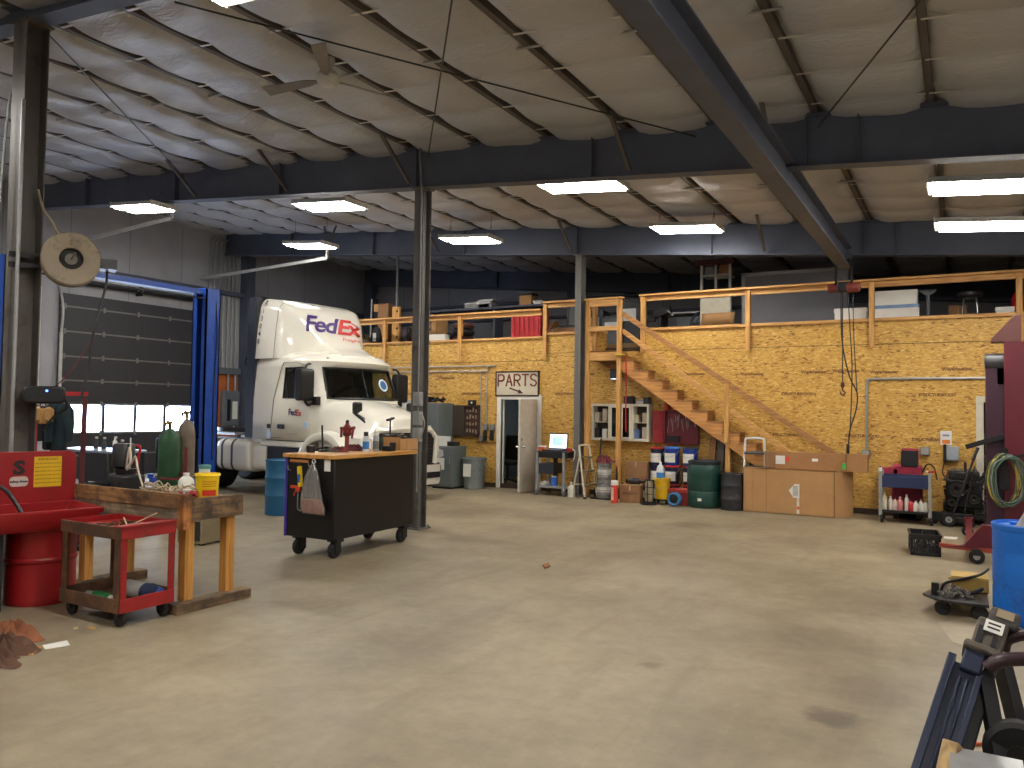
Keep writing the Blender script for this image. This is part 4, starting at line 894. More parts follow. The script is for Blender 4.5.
MB().curve([(-.02, 0, .2), (.05, 0, .38), (.1, 0, .4), (.14, 0, .3), (.1, -.02, .2), (.2, 0, .28), (.3, 0, .33), (.42, 0, .2), (.52, .02, .05)], .009).build('hose', pm('hose_pale', (206, 196, 176), .6), pmch)
MB().tube((-.01, .03, .15), (-.01, .03, .5), .007).build('dip_tube', WHITE, pmch)
b = thing('parts_tray', 'dark metal tray at the left end of the timber bench', 'tray', (-7.25, 4.62, .935)); MB().loft([[Vector((x * s, y * s, z)) for x, y in rrect(.24, .3, .03)] for s, z in ((.9, 0), (1, .06), (.95, .06), (.86, .012))]).build('pan', BLKMET, b); MB().box(-.13, .13, .15, .17, .045, .055).build('handle', BLKMET, b)
# red shop cart
ct = thing('utility_cart', 'small red steel cart with a grimy brown front and loose parts on its trays', 'cart', (-6.12, 4.04, 0))
CB_ = pm('cart_grime', (86, 60, 44), .6, 0, .2, 6, spots=(120, 84, 50), spotamt=.4); CR = pm('cart_red', (150, 28, 30), .42, 0, .1, 5, spots=(120, 40, 34), spotamt=.3)
X0_, X1_, Y0_, Y1_ = -.4, .39, -.24, .25
b = MB(); b.box(X0_, X1_, Y0_, Y1_, .735, .745).box(X0_, X1_, Y1_ - .012, Y1_, .69, .79).box(X0_, X0_ + .012, Y0_, Y1_, .69, .79); b.build('top_tray', CR, ct)
MB().box(X0_ - .01, X1_ + .012, Y0_ - .012, Y0_, .69, .79).build('tray_front', CB_, ct, bevel=.004, label='grimy brown front edge')
MB().box(X1_, X1_ + .012, Y0_, Y1_, .69, .79).box(X1_ - .06, X1_ + .03, Y0_ - .02, Y1_, .785, .8).build('tray_side', CR, ct, bevel=.003)
for (x, y, m) in ((X0_, Y0_, CB_), (X1_, Y0_, CR), (X0_, Y1_, CB_), (X1_, Y1_, CR)):
    sx = 1 if x < 0 else -1; sy = 1 if y < 0 else -1
    b = MB(); b.box(min(x, x + sx * .07), max(x, x + sx * .07), min(y, y + sy * .006), max(y, y + sy * .006), .12, .7); b.box(min(x, x + sx * .006), max(x, x + sx * .006), min(y, y + sy * .06), max(y, y + sy * .06), .12, .7); b.build('leg', m, ct, smooth=0)
MB().box(X1_ - .07, X1_, Y0_ - .006, Y0_, .12, .7).build('leg_face', CB_, ct)
b = MB(); b.box(X0_, X1_, Y0_, Y1_, .13, .14).box(X0_, X1_, Y1_ - .01, Y1_, .12, .23).box(X0_, X0_ + .01, Y0_, Y1_, .12, .23); b.build('lower_tray', CB_, ct)
MB().box(X0_ - .008, X1_, Y0_ - .01, Y0_, .115, .225).build('lower_front', CB_, ct, bevel=.003); MB().box(X1_, X1_ + .01, Y0_, Y1_, .115, .225).build('lower_side', CR, ct, bevel=.003)
for (x, y) in ((X0_ + .07, Y0_ + .06), (X1_ - .06, Y0_ + .05), (X0_ + .07, Y1_ - .06), (X1_ - .06, Y1_ - .06)):
    c = MB().lathe([(.001, -.018), (.05, -.02), (.062, -.014), (.064, 0), (.062, .014), (.05, .02), (.001, .018)], (x, y, .064), 20, 1).build('caster', RUBBER, ct); MB().box(x - .02, x + .02, y - .028, y + .028, .1, .115).box(x - .02, x + .02, y - .03, y - .024, .06, .11).box(x - .02, x + .02, y + .024, y + .03, .06, .11).build('fork', BLKMET, c)
RUST = pm('rusty', (94, 60, 38), .75, .3, .3, 20)
rn = random.Random(11); b = MB()
for k in range(60): b.bc((-6.01 + rn.uniform(-.3, .25), 4.06 + rn.uniform(-.16, .16), .752), (rn.uniform(.02, .08), rn.uniform(.01, .03), rn.uniform(.008, .02)), (0, 0, rn.uniform(0, 3)))
o = b.build('metal_scrap', RUST); tag(o, 'rusty metal scraps spread on the top tray of the red cart', 'scrap', kind='stuff')
t = MB().tube((-5.98, 4.05, .755), (-5.8, 4.16, .86), .006).tube((-5.95, 4.0, .755), (-6.15, 4.1, .80), .006).build('screwdrivers', pm('tool_pale', (196, 176, 140), .4)); t.name = 'pry_bar'; tag(t, 'pale pry tool sticking up from the red cart tray', 'tool')
t = thing('filter_cartridge', 'grey filter cartridge lying on the lower tray of the red cart', 'filter', (-5.95, 4.12, .215)); MB().lathe([(.05, -.15), (.072, -.14), (.072, .12), (.06, .15)], axis=0, n=22).build('body', pm('filter_grey', (160, 158, 150), .6), t); MB().lathe([(.074, .1), (.074, .16), (.001, .165)], axis=0, n=22).build('end_cap', pm('navy_cap', (38, 48, 78), .5), t)
t = thing('green_bottle', 'green bottle lying at the front of the lower cart tray', 'bottle', (-6.12, 3.92, .182)); MB().lathe([(.001, -.12), (.034, -.115), (.036, .05), (.018, .09)], axis=0, n=18).build('body', pm('green_plastic', (28, 120, 60), .4), t); MB().lathe([(.02, .088), (.02, .115), (.001, .116)], axis=0, n=14).build('cap', pm('white_plastic', (222, 222, 214), .45), t)
t = thing('caulk_tube', 'small silver tube lying beside the green bottle on the cart', 'tube', (-6.32, 3.96, .165)); MB().tube((-.09, 0, 0), (.08, .02, 0), .022).build('body', GALV, t); MB().tube((.08, .02, 0), (.15, .03, 0), .012, .004).build('nozzle', WHITE, t)
t = thing('blue_jug', 'blue bag-like jug at the right of the lower cart tray', 'jug', (-5.83, 4.2, .142)); MB().loft([[Vector((x * s, y * s, z)) for x, y in rrect(.14, .1, .03)] for s, z in ((.9, 0), (1, .02), (.95, .07), (.5, .1))]).build('body', pm('jug_blue', (40, 66, 130), .45), t)
# rags and cardboard on the floor
b = MB(); rn = random.Random(5)
def blob(cx, cy, rx, ry, h, sd):
    q = random.Random(sd); ph = [q.uniform(0, 6) for _ in range(6)]
    def fn(u, v):
        a = 2 * PI * u; r = v; w = 1 + .18 * math.sin(3 * a + ph[0]) + .12 * math.sin(5 * a + ph[1]) + .06 * math.sin(9 * a + ph[2])
        z = h * (1 - r ** 2.2) * (1 + .35 * math.sin(7 * r + 4 * a + ph[3])) + .02 * math.sin(11 * a + ph[4]) * r * (1 - r) * 4
        return (cx + rx * w * r * math.cos(a), cy + ry * w * r * math.sin(a), max(.004, z))
    return MB().grid(fn, 40, 14)
RAG = pm('rag_rust', (136, 84, 56), .95, 0, .2, 12, bump=.4); RAG2 = pm('rag_brown', (94, 66, 50), .95, 0, .2, 12, bump=.4)
p = G(14, 640); tag(blob(p[0] - .05, p[1], .22, .2, .1, 1).build('shop_rag', RAG), 'crumpled rust-brown shop rag, upper one of the heap on the floor', 'rag')
p = G(8, 652); tag(blob(p[0] - .05, p[1] - .02, .24, .2, .09, 2).build('shop_rag', RAG2), 'crumpled dark brown shop rag lying lower left of the rust-brown one', 'rag')
p = G(5, 660); tag(blob(p[0], p[1] - .06, .2, .14, .05, 4).build('shop_rag', RAG2), 'flat dark rag at the picture edge below the rag heap', 'rag')
def flat(pts, z0, z1, name, mat, label, cat): o = MB().prism([tuple(G(*p)[:2]) for p in pts], 2, z0, z1).build(name, mat, smooth=0); return tag(o, label, cat)
flat([(12, 655), (30, 646), (43, 648), (32, 656)], .002, .012, 'cardboard_scrap', CARD, 'flat brown cardboard scrap beside the rag heap', 'cardboard')
flat([(42, 646), (67, 641), (70, 646), (45, 650)], .002, .006, 'paper_scrap', PAPER, 'white paper scrap on the floor right of the rags', 'paper')
flat([(89, 627), (96, 628), (95, 630), (88, 629)], .001, .005, 'leaf', pm('leaf_tan', (190, 150, 90), .8), 'dry tan leaf on the floor', 'leaf')
flat([(73, 628), (78, 627), (78, 629), (74, 630)], .001, .004, 'leaf', pm('leaf_pale', (200, 180, 140), .8), 'pale dry leaf left of the tan one', 'leaf')
flat([(543, 566), (549, 564), (550, 567), (545, 569)], .001, .02, 'leaf', pm('leaf_brown', (140, 92, 50), .8), 'small curled brown leaf alone in the middle of the floor', 'leaf')
# box under / behind the bench
pc = thing('desktop_computer', 'old beige computer case with a dark front on the floor behind the timber bench', 'computer', G(189, 545), R(8))
MB().box(-.2, .2, .0, .4, .02, .38).build('case', pm('beige', (150, 136, 108), .6), pc, bevel=.01)
MB().box(-.16, .17, -.012, .0, .06, .3).build('front_panel', pm('dark_front', (40, 40, 42), .5), pc); MB().box(-.17, -.1, -.018, -.01, .2, .26).build('green_sticker', pm('lime', (120, 200, 50), .5), pc)
MB().box(-.19, -.13, .02, .08, 0, .02).box(.13, .19, .02, .08, 0, .02).box(-.19, -.13, .3, .36, 0, .02).box(.13, .19, .3, .36, 0, .02).build('foot', RUBBER, pc)
t = thing('drain_pan', 'flat dark drain pan on the floor between the bench and the blue drum', 'pan', G(208, 521)); MB().lathe([(.001, 0), (.24, 0), (.28, .07), (.27, .07), (.22, .02), (.001, .02)], n=24).build('bowl', BLKMET, t); MB().tube((-.05, -.1, .02), (.05, .1, .05), .02).build('spout', BLKMET, t)
# coat rack and jackets
q0 = AX(36, 450, -9.6); rk = thing('coat_rack', 'red steel rack post holding dark jackets behind the parts washer', 'rack', (-9.6, 5.3, 0), R(-30))
def rq(px, py): v = AX(px, py, -9.6) - Vector((-9.6, 5.3, 0)); c, s = math.cos(R(30)), math.sin(R(30)); return Vector((c * v[0] - s * v[1], s * v[0] + c * v[1], v[2]))
b = MB()
pl, prr = rq(36, 405), rq(74, 394); b.beam((0, pl[1], 0), (0, pl[1], pl[2]), .05, .05).build('upright', pm('rack_red', (170, 50, 56), .45), rk)
MB().beam((0, prr[1] + .1, 0), (0, prr[1] + .12, prr[2] - .05), .06, .06).build('upright', pm('rack_maroon', (90, 36, 36), .5), rk)
MB().beam((0, pl[1] - .05, prr[2]), (0, prr[1] + .15, prr[2]), .06, .05).build('top_bar', RED, rk); MB().box(-.25, .25, pl[1] - .04, pl[1] + .04, 0, .05).box(-.25, .25, prr[1] + .06, prr[1] + .14, 0, .05).build('foot', BLKMET, rk)
JK = pm('jacket_teal', (32, 50, 58), .9, 0, .15, 10, bump=.3); JT = pm('jacket_tan', (176, 134, 82), .9, 0, .15, 10, bump=.3)
def jacket(px, py0, py1, wpx, X, mat, label):
    a = AX(px, py0, X); h = a[2] - AX(px, py1, X)[2]; w = (AX(px + wpx, py0, X) - AX(px, py0, X)).length
    t = thing('jacket', label, 'jacket', a, R(-30)); pr = []
    for (s, dz, d) in ((.15, .0, .05), (.55, -.05, .09), (.8, -.14, .11), (.85, -.5, .12), (.92, -.95, .13), (.9, -1, .1)):
        rg = []
        for k in range(24):
            u = 2 * PI * k / 24; f = 1 + .09 * math.sin(5 * u + dz * 3) * min(1, -dz * 2); rg.append(Vector((d * math.sin(u) * f, w / 2 * s * math.cos(u) * f, dz * h)))
        pr.append(rg)
    MB().loft(pr).build('torso', mat, t, sub=1)
    for sgn in (-1, 1): MB().path([(0.02, sgn * w * .27, -.07 * h), (.03, sgn * w * .42, -.2 * h), (.05, sgn * w * .5, -.5 * h), (.06, sgn * w * .47, -.8 * h)], [.05, .075, .065, .055], 12).build('sleeve', mat, t)
    MB().torus((0, 0, .03), .03, .006, 0, 14, 6).build('hanging_loop', BLACK, t); return t
jacket(60, 401, 452, 16, -9.5, JK, 'dark teal work jacket hanging on the red rack')
jacket(50, 404, 450, 12, -9.62, pm('jacket_black', (26, 28, 32), .9, 0, .15, 10), 'black jacket hanging left of the teal one')
jacket(43, 408, 424, 9, -9.45, JT, 'short tan vest hanging at the left of the jackets')
# steel table in the lift bay with bottles and a black chest
p = AY(100, 449, 7.9); tz = p[2]
tb = thing('steel_table', 'steel table with window sheen painted into its top, in the lift bay', 'table', (p[0], 7.9, 0))
STT = pm('steel_top_window_sheen', (170, 180, 196), .3, .3, .06); MB().box(-.9, .75, -.3, .35, tz - .04, tz).build('table_top', STT, tb, bevel=.005)  # pale blue of the top stands in for reflected window light
for (x, y) in ((-.85, -.25), (.7, -.25), (-.85, .3), (.7, .3)): MB().box(x - .025, x + .025, y - .025, y + .025, 0, tz - .04).build('leg', BLKMET, tb)
MB().box(-.05, .72, -.33, .28, tz - .5, tz - .05).build('drawer_chest', pm('chest_dark', (44, 42, 44), .5), tb, bevel=.008, label='dark drawer chest under the right end'); MB().box(-.87, -.1, -.27, .3, .25, .28).build('lower_shelf', STT, tb)
for i, (px, l, c) in enumerate(((93, 'dark spray bottle with a pale nozzle on the steel table', (60, 62, 66)), (112, 'white spray bottle on the steel table', (226, 226, 220)), (101, 'slim dark spray bottle standing between two others on the steel table', (50, 56, 62)), (119, 'short dark bottle at the right of the white spray bottle', (58, 62, 70)))):
    q = AY(px, 448, 7.9); h = (.2, .22, .2, .17)[i]
    t = thing('spray_bottle', l, 'bottle', (q[0], 7.95, tz)); MB().lathe([(.001, 0), (.035, 0), (.036, h * .6), (.014, h * .75), (.014, h * .85), (.001, h * .85)], n=14).build('body', pm('sb%d' % i, c, .5), t); MB().bc((.012, 0, h * .92), (.05, .022, .035)).tube((.04, 0, h * .93), (.055, 0, h * .93), .006).build('spray_head', pm('sprayhead', (214, 214, 208), .5), t)
# gas cylinders on carts
GRN = pm('cylinder_green', (30, 78, 44), .45, 0, .15, 5, spots=(40, 54, 40), spotamt=.3); TNC = pm('cylinder_tan', (120, 106, 92), .55, 0, .2, 6)
wc = AY(166, 476, 7.4); wcx = wc[0]
cart = thing('welding_cart', 'red welding cart carrying a green and a tan gas cylinder beside the lift post', 'cart', (wcx, 7.45, 0), R(-20))
b = MB(); b.box(-.22, .3, -.16, .4, .1, .128).beam((-.2, .14, .12), (-.2, .14, 1.15), .03, .03).beam((.3, .14, .12), (.3, .14, 1.15), .03, .03).beam((-.2, .14, .75), (.3, .14, .75), .03, .03).beam((-.22, -.13, .7), (.32, -.13, .7), .02, .03).beam((-.22, .14, .7), (-.22, -.13, .7), .02, .03).beam((.32, .14, .7), (.32, -.13, .7), .02, .03); b.build('frame', pm('cart_maroon', (120, 28, 30), .45), cart)
for s in (-.29, .37): MB().lathe([(.001, -.02), (.15, -.025), (.165, 0), (.15, .025), (.001, .02)], (s, .16, .165), 22, 0).build('wheel', RUBBER, cart)
def cyl(x, r, h, mat, name, label, y=0):
    t = thing(name, label, 'gas cylinder', cart.matrix_basis @ Vector((x, y, .13))); t.rotation_euler = (0, 0, R(-20))
    MB().lathe([(.001, 0), (r, .01), (r, h * .8), (r * .85, h * .88), (r * .4, h * .93), (r * .3, h * .95), (.001, h * .95)], n=24).build('body', mat, t)
    b = MB().lathe([(.022, h * .94), (.022, h * 1.0), (.04, h * 1.0), (.04, h * 1.03), (.001, h * 1.03)], n=12); b.tube((0, 0, h * .98), (.09, -.03, h * .98), .016); b.lathe([(.001, -.02), (.035, -.02), (.035, .0), (.001, .0)], (.1, -.05, h * 1.02), 14, 1); b.lathe([(.001, -.02), (.035, -.02), (.035, .0), (.001, .0)], (.04, -.07, h * 1.0), 14, 1); b.build('valve', pm('brass', (150, 120, 66), .35, .7), t); return t
zt_ = AY(163, 424, 7.4)[2]
cyl(-.02, .155, zt_ - .13, GRN, 'gas_cylinder', 'green oxygen cylinder on the welding cart'); cyl(-.12, .125, AY(170, 412, 7.5)[2] - .16, TNC, 'gas_cylinder', 'tan gas cylinder behind the green one, topped with a valve guard', .27)
ht = AY(128, 478, 7.0); hx_ = ht[0]
hd = thing('hand_truck', 'red tubular hand truck with a looped handle behind the timber bench', 'hand truck', (hx_, 7.0, 0))
def hpv(px, py): v = AY(px, py, 7.0); return Vector((v[0] - hx_, 0, v[2]))
MB().curve([hpv(117, 480) * 1, hpv(118, 462), hpv(125, 450), hpv(132, 446), hpv(140, 447), hpv(138, 460), hpv(135, 480)], .018, 8).tube(Vector((hpv(117, 480)[0], 0, .1)), hpv(117, 480), .018).tube(Vector((hpv(135, 480)[0], 0, .1)), hpv(135, 480), .018).build('frame', RED, hd)
MB().box(hpv(117, 480)[0] - .03, hpv(135, 480)[0] + .03, -.22, .0, 0.01, .025).tube((hpv(117, 480)[0], 0, .5), (hpv(135, 480)[0], 0, .5), .014).build('toe_plate', RED, hd)
for px in (115, 137): MB().lathe([(.001, -.03), (.11, -.03), (.13, 0), (.11, .03), (.001, .03)], (hpv(px, 480)[0], .05, .13), 20, 0).build('wheel', RUBBER, hd)
# electrical board on the left wall
eb = tag(MB().box(XL, XL + .02, 14.28, 15.44, 0, 2.78).build('plywood_board', pm('orange_ply', (178, 96, 44), .65, 0, .15, 3)), 'orange plywood board on the left wall behind the truck', 'board')
EPG = pm('panel_grey', (104, 110, 116), .5, 0, .06)
ep = thing('electrical_panel', 'grey breaker panel on the orange plywood board', 'electrical panel', (XL + .02, 15.13, 0)); MB().box(0, .14, -.29, .29, 1.2, 2.2).build('cabinet', EPG, ep, bevel=.01); MB().box(.14, .16, -.26, .26, 1.24, 2.16).build('panel_door', EPG, ep, bevel=.006); MB().box(.16, .165, .02, .2, 1.4, 1.9).build('circuit_card', PAPER, ep); MB().box(.16, .168, -.16, -.05, 1.35, 1.95).build('breaker_row', BLACK, ep)
w = thing('wireway', 'long grey wireway box under the vertical conduits', 'wireway', (XL + .02, 14.85, 0)); MB().box(0, .14, -.7, .58, 2.66, 2.84).build('trough', EPG, w, bevel=.006); MB().box(.14, .15, -.69, .57, 2.67, 2.83).build('cover', EPG, w)
for i, y in enumerate((14.35, 14.5, 14.66, 14.82, 14.98, 15.13, 15.27)):
    o = MB().path(spline([(XL + .09, y, 2.84), (XL + .09, y, 4.8), (XL + .09, y, 6.2), (XL + .1, y, 6.35), (XL + .3, y - .02, 6.42)], 4), .02, 8).build('conduit', GALV); tag(o, 'galvanised conduit rising from the wireway, one of a row on the left wall', 'conduit', 'conduits on the left wall')
for y in (15.05, 15.3): o = MB().tube((XL + .09, y, 2.2), (XL + .09, y, 2.66), .03).build('conduit', GALV); tag(o, 'short galvanised pipe joining the breaker panel and the wireway', 'conduit', 'short conduits at the breaker panel')
cl = MB().torus((XL + .34, 15.6, 3.05), .17, .02, 0, 24, 6).build('hanging_hose_coil', BLACK); tag(cl, 'round black hose coil hanging on the left wall above the breaker panel', 'hose coil')
# conduits left of the door, behind the near column
o = MB().tube((XL + .06, 9.55, 0), (XL + .06, 9.55, 4.6), .05).build('white_pipe', WHITE); tag(o, 'white vertical pipe on the left wall behind the hose reel column', 'pipe')
o = MB().tube((XL + .06, 9.8, 0), (XL + .06, 9.8, 4.4), .05).build('white_pipe', WHITE); tag(o, 'white vertical pipe nearest the overhead door', 'pipe')
# door spring shaft above the door
sp_ = thing('door_spring_shaft', 'dark torsion spring shaft above the overhead door', 'door shaft', (XL, (DY0 + DY1) / 2, 4.62)); MB().tube((.14, -1.95, 0), (.14, 2.0, 0), .018).build('shaft', GALV, sp_); MB().tube((.14, -1.6, 0), (.14, -.1, 0), .06).tube((.14, .1, 0), (.14, 1.6, 0), .06).build('spring', BLKMET, sp_)
for y in (-1.95, 0, 1.97): MB().box(0, .2, y - .03, y + .03, -.12, .1).build('bracket', BLKMET, sp_)
# ================================================================== MIDDLE OF THE SHOP
def drum(name, label, loc, r, h, mat, lidmat=None, ribs=(.36, .68), parts=True):
    t = thing(name, label, 'drum', loc); pr = [(.001, 0), (r * .98, 0), (r, .012)]
    for f in ribs: pr += [(r, h * f - .025), (r * 1.03, h * f - .01), (r * 1.03, h * f + .01), (r, h * f + .025)]
    pr += [(r, h - .03), (r * 1.025, h - .02), (r * 1.025, h), (r * .97, h), (r * .96, h - .02), (.001, h - .02)]
    MB().lathe(pr, n=44).build('barrel', mat, t)
    MB().lathe([(.001, h - .02), (.03, h - .02), (.03, h - .005), (.001, h - .005)], (r * .6, 0, 0), 14).build('bung', GALV, t)
    return t
DB = pm('drum_blue', (38, 104, 146), .45, 0, .08, 3, spots=(50, 84, 110), spotamt=.2)
drum('oil_drum', 'blue steel drum on the floor left of the black rolling workbench', (-9.72, 9.02 + .28, 0), .29, .89, DB)
# rolling tool bench
tbx = thing('rolling_workbench', 'black rolling tool bench with a butcher block top and purple edges', 'workbench', (-6.70, 7.58, 0), R(2.2))
TB = pm('bench_black', (15, 15, 17), .36, 0, .25, 2); PUR = pm('bench_purple', (62, 40, 140), .4); BUT = wood('butcher_block', (176, 122, 58), (214, 160, 84), 1, .45)
ZB, ZT2, HX, HY = .22, 1.155, .37, .79
MB().box(-HX, HX, -HY, HY, ZB, ZT2).build('cabinet_body', TB, tbx, bevel=.012)
MB().box(-HX - .03, HX + .03, -HY - .04, HY + .04, ZT2, ZT2 + .048).build('butcher_top', BUT, tbx, bevel=.008)
MB().box(-HX - .012, -HX + .025, -HY - .012, -HY + .03, ZB, ZT2).box(-HX - .012, -HX + .025, HY - .03, HY + .012, ZB, ZT2).build('purple_trim', PUR, tbx, bevel=.004, label='purple corner trim')
for k in range(4): tbx_ = MB().box(-HX - .014, -HX, -HY + .04, HY - .04, .28 + .21 * k, .46 + .21 * k).build('drawer', TB, tbx, bevel=.004); MB().tube((-HX - .03, -HY + .1, .44 + .21 * k), (-HX - .03, HY - .1, .44 + .21 * k), .01, n=8).build('drawer_pull', GALV, tbx_)
MB().box(-.3, -.02, -HY - .02, -HY, ZT2 - .055, ZT2 - .02).build('wood_slat', wood('slat', (140, 90, 50), (176, 118, 66), 0), tbx); MB().box(.22, .31, -HY - .006, -HY - .001, ZT2 - .14, ZT2 - .005).build('price_tag', PAPER, tbx, label='white paper tag on the end panel')
for (x, y) in ((-.27, -.66), (.27, -.66), (-.27, .66), (.27, .66)):
    c = MB().lathe([(.03, -.028), (.08, -.03), (.093, -.02), (.095, 0), (.093, .02), (.08, .03), (.03, .028)], (x + .03, y - .03, .095), 24, 0).build('caster', RUBBER, tbx)
    MB().lathe([(.001, -.02), (.055, -.022), (.06, .022), (.001, .02)], (x + .03, y - .03, .095), 18, 0).build('hub', GALV, c); MB().box(x - .01, x + .0, y - .05, y + .05, .06, .2).box(x + .06, x + .07, y - .05, y + .05, .06, .2).box(x - .05, x + .1, y - .06, y + .06, .19, .22).build('fork', BLKMET, c)
MB().path([(-.3, -HY - .01, 1.0), (-.3, -HY - .05, 1.02), (-.3, -HY - .05, 1.06)], .006, 6).path([(.02, -HY - .01, 1.06), (.02, -HY - .05, 1.07), (.02, -HY - .05, 1.1)], .006, 6).build('hook', GALV, tbx)
# things hanging on the end panel
YE = 6.78
bagp = AY(315, 463, YE); bag = thing('plastic_bag', 'clear plastic bag of pinkish rags hanging on the end of the black bench', 'bag', bagp, 0)
cx = 0; rg = []
for (w_, d_, dx_, z) in ((.02, .015, -.0, 0), (.05, .03, .0, -.05), (.1, .05, .0, -.15), (.13, .065, .0, -.28), (.16, .07, .01, -.42), (.18, .07, .03, -.52), (.17, .05, .035, -.58), (.16, .03, .035, -.595)):
    rg.append([Vector((dx_ + w_ * math.cos(2 * PI * k / 28) * (1 + .06 * math.sin(k * 2.2)), -.02 - d_ * (.5 - .5 * math.sin(2 * PI * k / 28) * (1 + .25 * math.sin(k * 1.7))), z)) for k in range(28)])
FILM = glass_mat('plastic_film', (232, 230, 226), .12)
MB().loft(rg).build('film', FILM, bag)
fn_ = FILM.node_tree; df = fn_.nodes.new('ShaderNodeBsdfDiffuse'); df.inputs['Color'].default_value = (.75, .74, .72, 1); m2 = fn_.nodes.new('ShaderNodeMixShader'); m2.inputs['Fac'].default_value = .16; o_n = fn_.nodes['Material Output']; fn_.links.new(o_n.inputs['Surface'].links[0].from_socket, m2.inputs[1]); fn_.links.new(df.outputs[0], m2.inputs[2]); fn_.links.new(m2.outputs[0], o_n.inputs['Surface'])
MB().loft([[Vector((.01 + (p[0] - .01) * .9, -.02 + (p[1] + .02) * .9, p[2])) for p in r_] for r_ in (rg[4], rg[5], rg[6])]).build('rags', pm('pink_rags', (176, 112, 96), .9, 0, .25, 30, bump=.5), bag); MB().torus((0, -.02, .02), .025, .005, 1, 14, 6).build('tie', WHITE, bag)
t = thing('caulk_tube', 'yellow tube hanging upright on the end of the black bench', 'tube', AY(301, 468, YE)); MB().tube((0, 0, -.22), (-.02, 0, .02), .032, n=18).build('body', pm('tube_yellow', (230, 196, 30), .45), t); MB().tube((-.02, 0, .02), (-.025, 0, .1), .02, .008).build('nozzle', BLACK, t); b = MB(); b.bc((-.001, -.033, -.12), (.035, .004, .1)); b.build('blue_label', pm('tube_label', (40, 100, 170), .5), t)
cgp = AY(298, 487, YE); t = thing('caulking_gun', 'red caulking gun hanging on the end of the black bench', 'caulking gun', cgp); MB().bc((-.03, 0, .0), (.16, .03, .035)).bc((.02, 0, -.02), (.05, .04, .07)).path([(-.02, 0, -.02), (-.06, 0, -.1)], .012, 8).build('body', pm('gun_red', (186, 60, 40), .45), t); b = MB(); b.path([(.0, 0, -.05), (.0, 0, -.26), (.05, 0, -.28), (.07, 0, -.25), (.07, 0, -.05)], .007, 6); b.build('cradle', GALV, t)
# things on the bench top
ZW = ZT2 + .048
def on_top(px, X): v = AX(px, 440, X); return Vector((X, v[1], ZW))
t = thing('black_cup', 'small black cup on the left corner of the black bench top', 'cup', on_top(311, -6.93)); MB().lathe([(.001, 0), (.05, 0), (.054, .08), (.048, .08), (.044, .01), (.001, .01)], n=20).build('body', BLACK, t); MB().lathe([(.054, .075), (.058, .08), (.05, .085)], n=20).build('lip', BLKMET, t)
t = thing('pry_bar', 'thin black bar standing up on the black bench top', 'bar', on_top(323, -6.93)); MB().tube((0, 0, 0), (-.02, 0, .33), .012, n=10).build('bar', BLACK, t); MB().lathe([(.001, 0), (.06, 0), (.05, .025), (.02, .03), (.001, .03)], n=18).build('base', BLKMET, t)
RT = pm('tool_redbrown', (128, 40, 34), .5, 0, .25, 14, spots=(60, 34, 30), spotamt=.4)
t = thing('transfer_pump', 'red-brown rotary hand pump standing on the black bench top', 'pump', on_top(347, -6.9)); MB().lathe([(.001, 0), (.06, 0), (.05, .03), (.03, .06), (.028, .18), (.055, .2), (.06, .3), (.03, .33), (.02, .36), (.001, .36)], n=20).build('body', RT, t); b = MB(); b.tube((-.02, 0, .27), (-.11, 0, .29), .02).tube((-.1, 0, .29), (-.1, 0, .17), .016).tube((.02, 0, .27), (.12, 0, .3), .022).tube((.11, 0, .31), (.08, .0, .16), .014); b.build('spout', RT, t); MB().ball((0, 0, .375), .022).build('knob', BLACK, t)
for i, (px, X, l, s) in enumerate(((333, -6.78, 'grey-green glove lying on the black bench top', (.16, .07, .035)), (339, -6.72, 'low red-brown tool lying left of the hand pump', (.14, .07, .05)), (355, -6.8, 'dark red tool heap lying right of the hand pump', (.2, .09, .06)))):
    o = blob(0, 0, s[0], s[1], s[2], 20 + i).build(('work_glove', 'impact_tool', 'air_wrench')[i], (pm('glove', (88, 84, 70), .9), RT, pm('tool_maroon', (96, 34, 36), .6, 0, .3, 20))[i]); o.location = on_top(px, X); tag(o, l, ('glove', 'tool', 'tool')[i])
def can(name, label, px, X, r, h, m1, m2, m3, py=None):
    t = thing(name, label, 'can', on_top(px, X)); MB().lathe([(.001, 0), (r, 0), (r, h * .72), (r * .9, h * .78), (.001, h * .78)], n=22).build('body', m1, t); MB().lathe([(r * .7, h * .78), (r * .7, h), (.001, h)], n=18).build('cap', m3, t)
    MB().lathe([(r * 1.01, h * .12), (r * 1.012, h * .13), (r * 1.012, h * .5), (r * 1.01, h * .51)], n=22).build('label_band', m2, t); return t
can('spray_can', 'white and blue spray can with a black cap on the black bench', 366, -6.62, .042, .25, pm('can_white', (216, 222, 228), .35), pm('can_blue', (60, 130, 200), .4), BLACK)
can('aerosol_can', 'silver aerosol can with a white cap on the black bench', 376, -6.56, .04, .26, pm('can_silver', (180, 182, 184), .3, .5), pm('can_grey', (120, 126, 124), .4), WHITE)
can('lubricant_can', 'dark green can half hidden behind the silver one on the black bench', 381, -6.62, .035, .22, pm('can_green', (36, 70, 56), .4), pm('can_black', (30, 32, 34), .4), BLACK)
cb2 = thing('cardboard_box', 'open cardboard box of dark parts at the far end of the black bench', 'box', on_top(397, -6.68), R(2)); b = MB(); b.box(-.16, .2, -.2, -.19, 0, .17).box(-.16, .2, .19, .2, 0, .14).box(-.16, -.15, -.2, .2, 0, .15).box(.19, .2, -.2, .2, 0, .15).box(-.16, .2, -.2, .2, 0, .01); b.build('carton', CARD, cb2); MB().box(.2, .206, -.05, .2, .0, .13).build('flap', CARD, cb2)
b = MB(); rn = random.Random(8)
